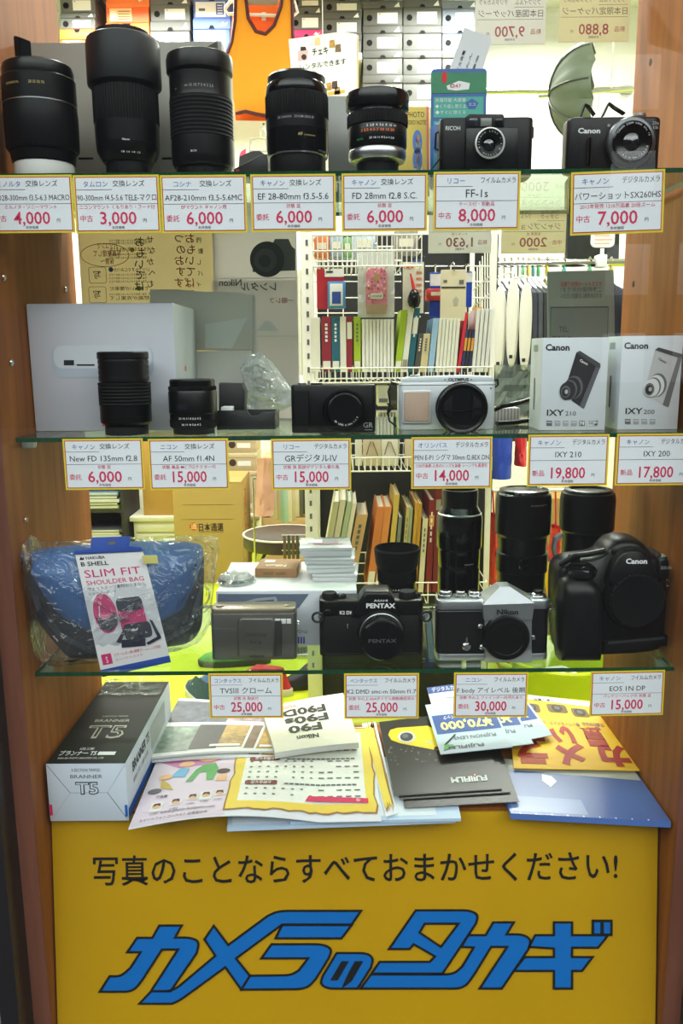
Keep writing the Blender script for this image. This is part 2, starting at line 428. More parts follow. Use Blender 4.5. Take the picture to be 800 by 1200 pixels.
C1 = [(-17, 84, 205, 'card priced 4,000 below the lens with a white rear cap', 'ミノルタ', RZ, 'AFD28-300mm f3.5-6.3 MACRO', 'ミルノタ・ソニーマウント', '中古', '4,000', .088),
 (85, 186, 205, 'card priced 3,000 below the tallest lens of the top shelf', 'タムロン', RZ, '90-300mm f4.5-5.6 TELE-マクロ', 'ニコンマウント くもりあり・フード付', '中古', '3,000', .088),
 (187, 288, 205, 'card priced 6,000 for the 28-210mm lens', 'コシナ', RZ, 'AF28-210mm f3.5-5.6MC', 'EFマウント キャノン用', '委託', '6,000', .088),
 (293, 393, 204, 'card priced 6,000 for the 28-80mm lens', 'キャノン', RZ, 'EF 28-80mm f3.5-5.6', '状態 並', '委託', '6,000', .1),
 (400, 501, 203, 'card priced 6,000 for the short 28mm lens with the silver ring', 'キャノン', RZ, 'FD 28mm f2.8 S.C.', '状態 並', '委託', '6,000', .1),
 (508, 610, 201, 'card priced 8,000 below the black compact film camera', 'リコー', FC, 'FF-1s', 'ケース付・完動品', '中古', '8,000', .125),
 (669, 779, 200, 'tilted card priced 7,000 below the black digital compact', 'キャノン', DC, 'パワーショットSX260HS', '2012年発売 1210万画素 20倍ズーム', '中古', '7,000', .088)]
for i, a in enumerate(C1):
    price_card('price_card', a[0], a[1], a[2], YC - (.002 if i == 6 else 0), *a[3:10], psize=a[10], tilt=-1.6 if i == 6 else 0)
C2 = [(73, 167, 514, 'card priced 6,000 for the 135mm lens before the white box', 'キャノン', RZ, 'New FD 135mm f2.8', '状態 並', '委託', '6,000', .1),
 (173, 267, 514, 'card priced 15,000 below the short 50mm lens', 'ニコン', RZ, 'AF 50mm f1.4N', '状態 美品 MCプロテクター付', '委託', '15,000', .1),
 (317, 411, 514, 'card priced 15,000 below the black digital compact of the middle shelf', 'リコー', DC, 'GRデジタルⅣ', '状態 良 取説がデジタル雲の為', '中古', '15,000', .105),
 (482, 577, 512, 'card priced 14,000 below the silver camera', 'オリンパス', DC, 'PEN E-P1 シグマ 30mm f2.8EX DN', '1230万画素 人気のレンズを装着 シーンでも最適可', '中古', '14,000', .085),
 (619, 714, 509, 'card priced 19,800 below the box of the black camera', 'キャノン', DC, 'IXY 210', '', '新品', '19,800', .1),
 (723, 818, 508, 'card priced 17,800 below the box of the silver camera', 'キャノン', DC, 'IXY 200', '', '新品', '17,800', .1)]
for a in C2: price_card('price_card', a[0], a[1], a[2], YC, *a[3:10], psize=a[10])
C3 = [(244, 331, 789, 'card priced 25,000 below the titanium grey compact', 'コンタックス', FC, 'TVSⅢ クローム', '状態 良 取説付', '中古', '25,000', .105),
 (403, 491, 789, 'card priced 25,000 below the black reflex camera with lens', 'ペンタックス', FC, 'K2 DMD smc-m 50mm f1.7', '状態 中の上 ASAダイヤル稼動確認済み', '委託', '25,000', .085),
 (532, 619, 788, 'card priced 30,000 below the chrome and black reflex camera', 'ニコン', FC, 'F body アイレベル 後期', '状態 中の上 ファインダー内汚れあり', '委託', '30,000', .09),
 (692, 779, 786, 'card priced 15,000 below the big black reflex camera', 'キャノン', FC, 'EOS 1N DP', 'バッテリーパック付 状態 並', '中古', '15,000', .1)]
for i, a in enumerate(C3): price_card('price_card', a[0], a[1], a[2], YC, *a[3:10], psize=a[10], tilt=-.8 if i == 3 else .2)
# cards hung on the back edges, read through from behind
YB = .289
for x0, x1, yt, lab, mk, kd, pr, nt_, cd, price, pap, bor in (
 (557, 640, -6, 'pale card priced 9,700 showing its reversed print at the top edge', 'フジフイルム', DC, '日本国産パッケージ', '', '新品', '9,700', GREYC, GREYC),
 (656, 739, -9, 'beige card priced 8,880 showing its reversed print at the top edge', 'フジフイルム', DC, '日本限定パッケージ', '', '新品', '8,880', BEIG, BEIG),
 (502, 576, 247, 'grey card priced 1,630 showing its reversed print behind the top shelf', 'リコー', '日用品', 'ウォーターパック', 'ケータイ用', '新品', '1,630', GREYC, GREYC),
 (588, 664, 246, 'yellowed card priced 2,000 showing its reversed print behind the top shelf', 'コダック', FC, 'ジャンプショット', '未使用 並', '中古', '2000', BEIG, BEIG)):
    price_card('price_card', x0, x1, yt, YB, lab, mk, kd, pr, nt_, cd, price, mirror=True, paper=pap, border=bor, frame=False)

# ---------------------------------------------------------------- yellow sign under the board
SA, SB = Vector((0, .047, .8686)), Vector((0, .012, .6057))
SUP = (SA - SB).normalized(); SN = SUP.cross(Vector((1, 0, 0)))
if SN.y > 0: SN = -SN
def SG(px, py, off=.0012):
    d = ray(px, py); t = (SA - CAMO).dot(SN) / d.dot(SN); return CAMO + d * t + SN * off
def sign():
    r = thing('shop_sign', 'yellow sign panel with blue katakana and a black slogan under the magazines', 'sign', (0, .0, .43))
    L = Vector(r.location)
    YEL = m('sign_yellow', (183, 140, 3), .38, noise=.03, nscale=7)
    SBL = m('sign_blue', (8, 100, 178), .4); SBK = m('sign_black', (18, 18, 18), .45)
    x0 = SG(61, 980).x; x1 = SG(770.5, 980).x
    zt = (ZB - .001 - SB.z) / (SA.z - SB.z); zb = (.423 - SB.z) / (SA.z - SB.z)
    a = SB + (SA - SB) * zt; b = SB + (SA - SB) * zb; q = M(); bk = -SN * .004
    pts = [(x0, b), (x1, b), (x1, a), (x0, a)]
    v = [Vector((x, p.y, p.z)) - L for x, p in pts] + [Vector((x, p.y, p.z)) + bk - L for x, p in pts]
    q.add(v, [(0, 1, 2, 3), (7, 6, 5, 4), (0, 4, 5, 1), (1, 5, 6, 2), (2, 6, 7, 3), (3, 7, 4, 0)], YEL)
    q.build('sign_panel', r, smooth=0)
    # slogan
    t = M(); A = SG(110, 1038, 0); B = SG(723, 1031.5, 0); ux = (B - A).normalized(); uy = SN.cross(ux); uy = uy if uy.z > 0 else -uy
    t.text('写真のことならすべておまかせください!', lambda u, v: A + ux * u + uy * v + SN * .0012 - L, .0, .004, .0425, SBK, 'l', w=(B - A).length, bold=.008)
    t.build('slogan_lettering', r, smooth=0)
    O = 3.2
    def rnd(poly, idx, rad=9):
        out = []
        for i, p in enumerate(poly):
            if i in idx:
                a_ = Vector(poly[i - 1]); c_ = Vector(poly[(i + 1) % len(poly)]); p_ = Vector(p)
                d1 = (a_ - p_); d2 = (c_ - p_); k1 = min(rad * idx[i], d1.length * .49); k2 = min(rad * idx[i], d2.length * .49)
                s_ = p_ + d1.normalized() * k1; e_ = p_ + d2.normalized() * k2
                for j in range(7): w_ = j / 6; out.append(tuple(s_ * (1 - w_) ** 2 + p_ * 2 * w_ * (1 - w_) + e_ * w_ * w_))
            else: out.append(p)
        return out
    def shape(pts, ox, rounded={}, holes=()):
        pts = rnd(pts, rounded); px = [(ox + x / O, 980 + y / O) for x, y in pts]
        q = M()
        if holes:   # bridge the hole into one outline
            hp = [(ox + x / O, 980 + y / O) for x, y in holes[0]]
            bi, bj = min(((i, j) for i in range(len(px)) for j in range(len(hp))), key=lambda ij: hypot(px[ij[0]][0] - hp[ij[1]][0], px[ij[0]][1] - hp[ij[1]][1]))
            def ar(p): return sum(p[i - 1][0] * p[i][1] - p[i][0] * p[i - 1][1] for i in range(len(p)))
            if ar(px) * ar(hp) > 0: hp = hp[::-1]; bj = len(hp) - 1 - bj
            full = px[:bi + 1] + hp[bj:] + hp[:bj + 1] + px[bi:]
            q.flat([SG(x, y, .0012) - L for x, y in full], SBL)
        else: q.flat([SG(x, y, .0012) - L for x, y in px], SBL)
        for loop in [px] + ([hp] if holes else []):
            n = len(loop); W_ = 1.35
            for off in (W_,):
                ins, outs = [], []
                for i in range(n):
                    a_, p_, c_ = Vector(loop[i - 1]), Vector(loop[i]), Vector(loop[(i + 1) % n])
                    d1 = (p_ - a_).normalized(); d2 = (c_ - p_).normalized(); n1 = Vector((-d1.y, d1.x)); n2 = Vector((-d2.y, d2.x))
                    mm = n1 + n2; mm = mm / max(.35, mm.length_squared / 2) if mm.length > 1e-6 else n1
                    ins.append(p_ + mm * W_); outs.append(p_ - mm * W_)
                for i in range(n):
                    j = (i + 1) % n
                    q.flat([SG(*p, .0018) - L for p in (ins[i], ins[j], outs[j], outs[i])], SBK)
        return q
    def put(q): q.build('katakana_lettering', r, smooth=0)
    put(shape([(598,332),(682,332),(657,377),(715,377),(748,392),(738,435),(640,578),(567,578),(668,422),(608,422),(535,535),(500,580),(375,580),(412,522),(455,522),(490,490),(528,432),(478,432),(515,378),(572,378)], 0, {3: 3, 4: 3, 11: 4, 14: 3}))
    put(shape([(-117,625),(-72,578),(10,578),(168,445),(127,384),(162,333),(216,405),(365,295),(405,277),(713,277),(678,328),(418,328),(245,455),(297,520),(265,572),(205,488),(35,612),(5,625)], 200, {2: 4, 8: 4, 16: 3}))
    put(shape([(418,330),(678,330),(640,380),(393,380)], 200))
    put(shape([(378,402),(570,402),(605,420),(592,455),(545,530),(510,570),(265,572),(297,520),(450,518),(480,500),(515,455),(340,455)], 200, {1: 3, 2: 3, 5: 5, 8: 3}))
    q = shape([(622,435),(735,435),(760,455),(750,490),(700,568),(590,568),(560,552),(570,520)], 200, {1: 3, 2: 3, 5: 2, 6: 3})
    for pl in ([(640,465),(668,465),(626,537),(598,537)], [(690,465),(722,465),(678,540),(640,568),(660,520)]):
        q.flat([SG(200 + x / O, 980 + y / O, .0020) - L for x, y in pl], SBK)
    put(q)
    put(shape([(278,275),(480,275),(512,292),(503,325),(378,512),(112,512),(143,468),(330,468),(350,448),(270,402),(255,420),(178,420)], 400, {1: 3, 2: 3}, [[(312,325),(438,325),(372,412),(292,358)]]))
    put(shape([(568,320),(645,320),(618,365),(680,365),(710,385),(700,420),(600,568),(517,568),(620,412),(560,412),(500,510),(460,568),(72,568),(110,515),(420,515),(452,485),(495,414),(448,412),(475,368),(540,368)], 400, {3: 3, 4: 3, 11: 4, 14: 4}))
    q = shape([(245,368),(315,368),(315,320),(383,320),(383,368),(518,368),(480,415),(383,415),(383,450),(460,450),(420,502),(383,502),(383,568),(315,568),(315,502),(165,502),(205,450),(315,450),(315,418),(222,412)], 550)
    for rc, mt, of in (((456,310,535,372), SBK, .0014), ((466,320,488,361), SBL, .002), ((502,320,525,361), SBL, .002)):
        q.flat([SG(550 + x / O, 980 + y / O, of) - L for x, y in ((rc[0], rc[1]), (rc[2], rc[1]), (rc[2], rc[3]), (rc[0], rc[3]))], mt)
    put(q)
sign()
for lx, ly in LAMPS:
    r = thing('ceiling_light', 'white fluorescent ceiling fixture of the shop', 'ceiling light', (lx, ly, 3.5), group='ceiling fluorescents')
    M().box(-.62, .62, -.16, .16, -.1, 0, WHT, .005).build('housing', r)
    M().box(-.58, .58, -.14, .14, -.125, -.1, m('lamp_diffuser', (255, 250, 235), .5, emit=4), .003).build('diffuser', r)

# ================================================================ things on the glass shelves
def ftext(q, s, F, p0, p1, pyb, hp, mat, y=-.0004, bold=.01, rot=0):
    """lettering on a front face, fitted between pixel columns p0..p1 on base row pyb, capital height hp rows"""
    a = F.at(p0, pyb, y); b = F.at(p1, pyb, y); k = (b[0] - a[0]) / (p1 - p0)
    q.text(s, lambda u, v: (a[0] + u, y, a[1] + v + u * (b[1] - a[1]) / (b[0] - a[0])), 0, 0, hp * k / .7, mat, 'l', w=b[0] - a[0], bold=bold)
def cyltext(q, s, r, ang, z, h, mat, w, bold=.008):
    """lettering wrapped on a barrel; ang in degrees from the viewer side"""
    q.text(s, lambda u, v: ((r + .0003) * sin(u / r), -(r + .0003) * cos(u / r), v), radians(ang) * r, z, h, mat, 'c', w=w, bold=bold)
def pkg(F, q, x0, x1, y0, y1, d, mat, bev=.0008, yl=0):
    ym = (y0 + y1) / 2 if y1 is not None else F.yref; a = F(x0, ym); b = F(x1, ym)
    q.box(a[0], b[0], yl, yl + d, F.z(y1, (x0 + x1) / 2) if y1 is not None else 0, F.z(y0, (x0 + x1) / 2), mat, bev)
def lens(label, cx, Yc, Zs, secs, extra=None, group=None, name='camera_lens'):
    """secs: (part, material, [(radius px, row px or None for the shelf)...], rib)"""
    ys = [p[1] for s_ in secs for p in s_[2] if p[1] is not None]
    F = Face(cx, Yc, Zs, sum(ys) / len(ys)); k = F.k()
    r = thing(name, label, 'lens', (F.X0, Yc, Zs), group=group)
    made = {}
    for s_ in secs:
        q = M(); pr = [(p[0] * k, 0 if p[1] is None else max(0, F.z(p[1], cx))) for p in s_[2]]
        rib = s_[3] if len(s_) > 3 else None
        q.lathe(pr, (0, 0, 0), s_[1], rib=rib, seg=144 if rib else 64)
        made[s_[0]] = (q, pr)
    if extra: extra(made, F, k, r)
    for s_ in secs:
        if s_[0] in made: made.pop(s_[0])[0].build(s_[0], r)
    return r
YL = .085
# 28-300 zoom with white rear cap
def ex(md, F, k, r):
    q = md['scale_ring'][0]; R = 42 * k
    cyltext(q, '28 35 50 70', R * .985, 15, F.z(107), .004, m('gold_ink', (190, 165, 95), .5), .016); cyltext(q, 'ASPHERICAL', R * .985, -25, F.z(106.5), .0032, m('gold_ink', (190, 165, 95), .5), .018)
    q = md['zoom_ring'][0]; cyltext(q, '28  35  50  70  100  200  300', 40.5 * k, -5, F.z(174), .0036, m('dull_white_ink', (150, 150, 150)), .052)
    R = 37 * k; h = M(); zt, zb = F.z(50), F.z(80)
    for i in range(6):
        a0 = radians(-118 + i * 6); a1 = radians(-112 + i * 6); t0 = zt if i > 0 else zt - .002
        for rr, sg in ((R * .86, 1), (R * .80, -1)):
            h.flat([(rr * cos(a) , rr * sin(a), z) for a, z in ((a0, zb), (a1, zb), (a1, zt - .0012 * i), (a0, zt - .0012 * max(0, i - 1)))], BLKG)
    h.build('hood_petal', r)
lens('wide black zoom lens standing on a white rear cap, first of the top shelf', 48, .062, Z1, [
 ('rear_cap', m('cap_white', (225, 225, 222), .45), [(32, None), (34, 206), (34, 194), (31, 192)]),
 ('mount_ring', BLKM, [(36, 192), (37.5, 181), (36, 180)]),
 ('zoom_ring', BLK, [(39, 180), (41.5, 176), (42, 140), (41, 127)]),
 ('silver_band', SILV, [(40.8, 127), (41.6, 126.5), (41.6, 125.2), (40.8, 125)]),
 ('scale_ring', BLKM, [(41.5, 124.5), (41.5, 96), (40, 94)]),
 ('front_rim', BLKM, [(39.5, 93.5), (40, 86), (38.5, 80), (36, 78), (30, 78)])], ex)
# tallest zoom with hood
def ex(md, F, k, r):
    q = md['barrel'][0]; R = 36.5 * k
    cyltext(q, 'TELE-MACRO', R, 14, F.z(150.5), .0032, WINK, .017); cyltext(q, 'TAMRON Ø', R, 18, F.z(157.5), .0042, WINK, .019, .02)
    cyltext(q, '90mm', R, 10, F.z(171), .0028, WINK, .008); q2 = md['lower_ring'][0]
    cyltext(q2, '1:8  1:6  1:4  1:3', 35 * k, 18, F.z(184.5), .0026, WINK, .02); cyltext(q2, '90  135', 35 * k, -42, F.z(177), .003, m('dull_white_ink', (150, 150, 150)), .014)
lens('tallest black zoom lens of the top shelf with a wide grey-sheened hood', 147, YL, Z1, [
 ('rear_cap', BLK, [(25, None), (26.5, 208), (26.5, 193)]),
 ('lower_ring', BLKM, [(29, 193), (33, 186), (36, 180), (36.5, 172)]),
 ('barrel', BLKM, [(36.8, 172), (37.2, 150), (37, 107)]),
 ('grip_ring', BLKR, [(37.2, 148), (37.8, 147), (37.8, 109), (37.2, 108)], .975),
 ('hood', m('hood_plastic', (20, 21, 24), .45, spec=.3), [(38, 107), (42, 103), (42.5, 100), (42, 54), (40.5, 49), (36, 46), (31, 45)]),
 ('front_cap', BLKM, [(31, 45), (31, 40), (28, 39), (0, 39)])], ex)
def ex(md, F, k, r):
    q = md['scale_ring'][0]; cyltext(q, '∞ 15 10 7 5 4 3 2.5', 35.5 * k, 6, F.z(110.5), .0042, m('dull_white_ink', (150, 150, 150)), .032); cyltext(q, 'm', 35.5 * k, -42, F.z(112), .004, m('dull_white_ink', (150, 150, 150)), .003)
    cyltext(md['zoom_ring'][0], '28-210', 36 * k, -8, F.z(184.5), .0028, WINK, .007)
lens('black zoom lens with a flat reversed hood, beside the grey box end', 236, YL, Z1, [
 ('rear_cap', BLK, [(29, None), (30, 210), (30, 199)]),
 ('mount_ring', BLKM, [(33, 199), (35.5, 194), (36, 188)]),
 ('zoom_ring', BLKM, [(36, 188), (36.3, 178), (36, 165)]),
 ('grip_ring', BLKR, [(36, 165), (36.6, 164)] + [(36.6 - (.7 if i % 2 else 0), 164 - i * 2.3) for i in range(1, 20)] + [(36, 119)]),
 ('scale_ring', BLKM, [(36, 119), (35.5, 114), (35.5, 100), (35.5, 92)]),
 ('hood', BLKM, [(35, 91), (38, 88), (38.5, 74), (37, 68), (33, 66), (20, 66)])], ex)
def ex(md, F, k, r):
    q = md['zoom_ring'][0]; cyltext(q, '28 CANON   ZOOM LENS EF', 36 * k, 0, F.z(147), .0034, m('dull_white_ink', (150, 150, 150)), .042)
    q = md['lower_ring'][0]; cyltext(q, 'AF', 36 * k, 8, F.z(167), .0045, m('gold_ink', (190, 165, 95), .5), .005); cyltext(q, 'ULTRASONIC', 36 * k, 26, F.z(167), .002, m('gold_ink', (190, 165, 95), .5), .013)
lens('glossy black zoom lens with a thin chrome ring, standing before the orange bib', 348, YL, Z1, [
 ('rear_cap', BLK, [(31, None), (33, 208), (33, 187)]),
 ('chrome_ring', CHRM, [(33.5, 187), (35.3, 186), (35.3, 184.3), (34.5, 184)]),
 ('lower_ring', BLKG, [(35.5, 184), (36.3, 178), (36.3, 156)]),
 ('zoom_ring', BLKM, [(36.2, 156), (36.3, 142)]),
 ('grip_ring', BLKR, [(36.2, 142), (36.8, 141), (36.8, 116), (36, 114)], .975),
 ('front_rim', BLKG, [(35.8, 113.5), (36, 112), (35.2, 104), (33.5, 101)]),
 ('front_cap', BLKM, [(33.5, 101), (33.5, 93), (31, 90), (0, 90)])], ex)
def ex(md, F, k, r):
    q = md['scale_ring'][0]; R = 34.5 * k
    cyltext(q, '2  2.8  4  5.6  8  10  ∞', R, 6, F.z(157), .0036, WINK, .034); cyltext(q, '3 3.5 4 5 7 10 15 30', R, -2, F.z(162.3), .0038, ORNG, .038, .02)
    cyltext(q, '22 16 11 8 5.6 4 2.8', R, 6, F.z(171), .003, WINK, .028); cyltext(q, 'AUTO', R, -38, F.z(171.5), .003, GRNI, .009)
lens('short black lens with coloured scales and a broad silver breech ring', 442, YL, Z1, [
 ('rear_cap', BLK, [(24, None), (25, 208), (25, 193)]),
 ('breech_ring', SILV, [(27, 193), (32, 191), (34, 187), (34, 180), (32.5, 177.5)]),
 ('scale_ring', BLKM, [(33, 177), (34.5, 174), (34.5, 153), (33.5, 151)]),
 ('focus_ring', BLKR, [(33.5, 151), (35.5, 150), (35.5, 138), (34, 136)], .965),
 ('front_rim', BLKG, [(34, 136), (33, 133), (36.5, 130), (37.2, 116), (36, 112), (31, 110)])], ex)

# grey carton behind the zoom lenses
def grey_box():
    F = Face(145, .165, Z1, 120); GB = m('grey_carton', (160, 158, 148), .75, noise=.04, nscale=12)
    r = thing('grey_carton', 'plain grey carton standing behind the three long zoom lenses', 'box', F.loc)
    q = M(); pkg(F, q, 38, 262, 49, None, .10, GB, .001)
    for x0 in (92, 190):
        a, b = F(x0, 187), F(x0 + 17, 184.5); q.box(a[0], b[0], -.0004, .001, a[1], b[1], BLKR)
    q.build('carton_body', r)
    q = M(); q.prism([F(232, 62), F(255, 64), F(255, 49)], -.0035, -.0005, m('carton_inside', (78, 74, 66), .8), bev=.0005); q.build('folded_tab', r)
grey_box()
def grey_slab():
    F = Face(400, .15, Z1, 150); q = M(); pkg(F, q, 384, 424, 112, None, .06, m('pale_grey_carton', (165, 165, 160), .7), .001)
    tag(q.build('grey_carton', loc=F.loc), 'narrow pale grey carton half hidden behind the silver-ringed lens', 'box')
grey_slab()
def brochure():
    F = Face(480, .17, Z1, 160); q = M(); T = Matrix.Rotation(radians(-12), 4, 'X')
    x0, x1 = F.x(463), F.x(504); h = F.z(119) * 1.02; q.box(x0, x1, 0, .0015, 0, h, m('brochure_yellow', (222, 190, 70), .5), T=T)
    f = lambda u, v: T @ Vector((x0 + (x1 - x0) * u, -.0003, h * v))
    q.text('PHOTO', f, .62, .88, .09, INK, 'c', w=.5); q.text('VIDEO NOTE', f, .62, .80, .07, INK, 'c', w=.6)
    q.rect2(.93, 0, 1, 1, f, m('brochure_coral', (230, 110, 85), .5))
    for v in (.60, .40):
        q.map2(circ(.66, v, .14, 18), f, m('brochure_blue', (70, 120, 190), .5)); q.map2([(.55, v - .12), (.80, v - .12), (.74, v), (.60, v)], f, m('brochure_white', (228, 225, 215), .5)); q.map2(circ(.67, v + .03, .06, 14), f, m('brochure_skin', (215, 160, 130), .5))
    q.rect2(.5, .05, .85, .22, f, m('brochure_purple', (110, 60, 90), .5))
    tag(q.build('brochure', loc=F.loc), 'yellow and coral brochure with portraits between the silver-ringed lens and green pack', 'brochure')
brochure()
def battery_pack():
    F = Face(537, .13, Z1, 140); T = Matrix.Rotation(radians(-3), 4, 'X'); r = thing('battery_package', 'green and blue hanging package behind the compact film camera', 'package', F.loc)
    GRN = m('pack_green', (28, 120, 78), .4); BLU = m('pack_blue', (38, 92, 160), .4)
    x0, x1, h = F.x(505), F.x(570), F.z(78, 537); w = x1 - x0
    q = M(); q.prism(rrect(x0, 0, x1, h, .004), 0, .0015, BLU, T=T)
    f = lambda u, v: T @ Vector((x0 + w * u, -.0004, h * v)); f2 = lambda u, v: T @ Vector((x0 + w * u, -.0007, h * v)); f3 = lambda u, v: T @ Vector((x0 + w * u, -.001, h * v))
    q.rect2(.0, .80, 1, .97, f, GRN); q.map2([(.28, .86), (.5, .9), (.7, .88), (.68, .83), (.45, .82), (.3, .83)], f2, PAPR)
    q.text('◎47', f3, .44, .845, .04, REDI, 'c', w=.2); q.map2(circ(.24, .93, .05, 16), f2, REDI)
    TEA = m('pack_teal', (70, 165, 150), .45); q.rect2(.05, .60, .95, .77, f, TEA); q.rect2(.05, .36, .95, .57, f, TEA); q.rect2(.05, .12, .95, .33, f, m('pack_cyan', (60, 140, 175), .45))
    for v, s in ((.73, '充電可能 大容量'), (.68, '◆くり返し使える'), (.63, '◆すぐに使える'), (.53, '充電式電池 回路'), (.48, '◆長持ちタイプ'), (.43, '◆自己放電抑制')): q.text(s, f2, .08, v, .035, WINK, 'l', w=.55)
    q.map2([(.62, .72), (.74, .755), (.86, .72), (.8, .67), (.68, .67)], f2, BLU); q.text('エコ', f3, .74, .695, .03, WINK, 'c', w=.12)
    q.build('backing_card', r)
    M().box(x0 + .01 * w, x1 - .02 * w, .0018, .02, .002, h * .55, BLU, .004).build('blister', r)
battery_pack()
def slant_leaflet():
    F = Face(550, .19, Z1, 90); a, b, c, d = F(544, 32), F(577, 44), F(556, 110), F(520, 100)
    q = M(); q.prism([a, b, c, d], 0, .0008, PAPR); A, B, D = Vector((a[0], -.0004, a[1])), Vector((b[0], -.0004, b[1])), Vector((d[0], -.0004, d[1]))
    f = lambda u, v: A + (B - A) * u + (D - A) * v
    for u, s, e in ((.30, 'モバイル充電', .17), (.55, 'かんたん', .13), (.78, 'エコ電池', .12)):
        q.text(s, lambda p, t: f(u - t, .9 - p), 0, 0, e * .6, INK, 'l', w=.55, bold=.01)
    tag(q.build('leaflet', loc=F.loc), 'white leaflet slanting up behind the green package', 'leaflet')
slant_leaflet()

# compact film camera with open fold-down front
def ff1():
    F = Face(570, .055, Z1, 165); r = thing('compact_film_camera', 'small black film camera with a silver-rimmed lens, before the green package', 'camera', F.loc)
    q = M(); x0, x1 = F.x(516), F.x(626); zt = F.z(137); zb = F.z(133)
    q.prism(rrect(x0, .004, x1, .040, .008), 0, zt, BLK, 'z', .0025); b = q; ftext(q, 'RICOH', F, 522, 539, 152.5, 4.5, WINK, y=.0036)
    q.build('body', r)
    q = M(); q.prism([F(546, 152), F(591, 152), F(591, 135), F(589, 133), F(550, 133), F(546, 136)], .001, .03, BLK, bev=.0015); q.build('viewfinder_block', r)
    for a, bb, mt, nm in ((549, 560, GLSW, 'viewfinder_window'), (563, 576, m('grey_window', (120, 120, 118), .2), 'viewfinder_window'), (580, 589, BLKG, 'viewfinder_window')):
        q = M(); q.prism([F(a, 148), F(bb, 148), F(bb, 138), F(a, 138)], .0003, .003, mt, bev=.0006); q.build(nm, r)
    q = M(); q.box(F.x(545), F.x(606), -.004, .006, F.z(205), F.z(152), BLKM, .0015); q.build('lens_carrier', r)
    c = F.at(573, 169, -.006); k = F.k(); q = M(); q.lathe([(17 * k, -.002), (17 * k, .0105), (16 * k, .0115), (15 * k, .0105), (11 * k, .009), (8 * k, .007), (8 * k, .004), (0, .004)], (c[0], 0, c[1]), BLKM, 'y'); q.build('lens_barrel', r)
    q = M(); q.lathe([(17.2 * k, .009), (17.4 * k, .0115), (15.8 * k, .0125), (15.2 * k, .0112)], (c[0], 0, c[1]), m('pale_silver', (214, 214, 214), .45, metal=.25), 'y', closed=False)
    for i, chx in enumerate('RIKENON LENS 1:2.8 f=35mm '):
        a = radians(200 - i * 13.5)
        if chx != ' ': q.text(chx, lambda u, v: (c[0] + (12.2 * k + v) * cos(a) + u * sin(a), -.0112, c[1] + (12.2 * k + v) * sin(a) - u * cos(a)), 0, 0, 2.6 * k, WINK, 'c')
    q.build('chrome_ring', r)
    q = M(); q.lathe([(8 * k, .0045), (5 * k, .0062), (0, .0068)], (c[0], 0, c[1]), GLAS, 'y'); q.build('front_glass', r)
    q = M(); q.box(F.x(548), F.x(603), -.018, -.004, 0.001, .004, BLKM, .001); q.build('front_door', r)
    q = M(); q.strip([(x0 + .002, .01, .022), (x0 - .006, .0, .012), (x0 - .012, -.006, .004), (x0 - .003, -.012, .002)], .006, .0012, BLKR); q.build('wrist_strap', r); q = M(); q.tube([(x0, .02, F.z(150)), (x0 - .003, .02, F.z(152)), (x0 - .0035, .02, F.z(170)), (x0, .02, F.z(172))], .0012, BLKR); q.build('strap_lug', r); q = M()
    q.tube([(x1 - .001, .02, F.z(143)), (x1 + .0025, .02, F.z(146)), (x1 + .0025, .02, F.z(158)), (x1 - .001, .02, F.z(160))], .0011, BLKR); q.build('strap_lug', r)
ff1()
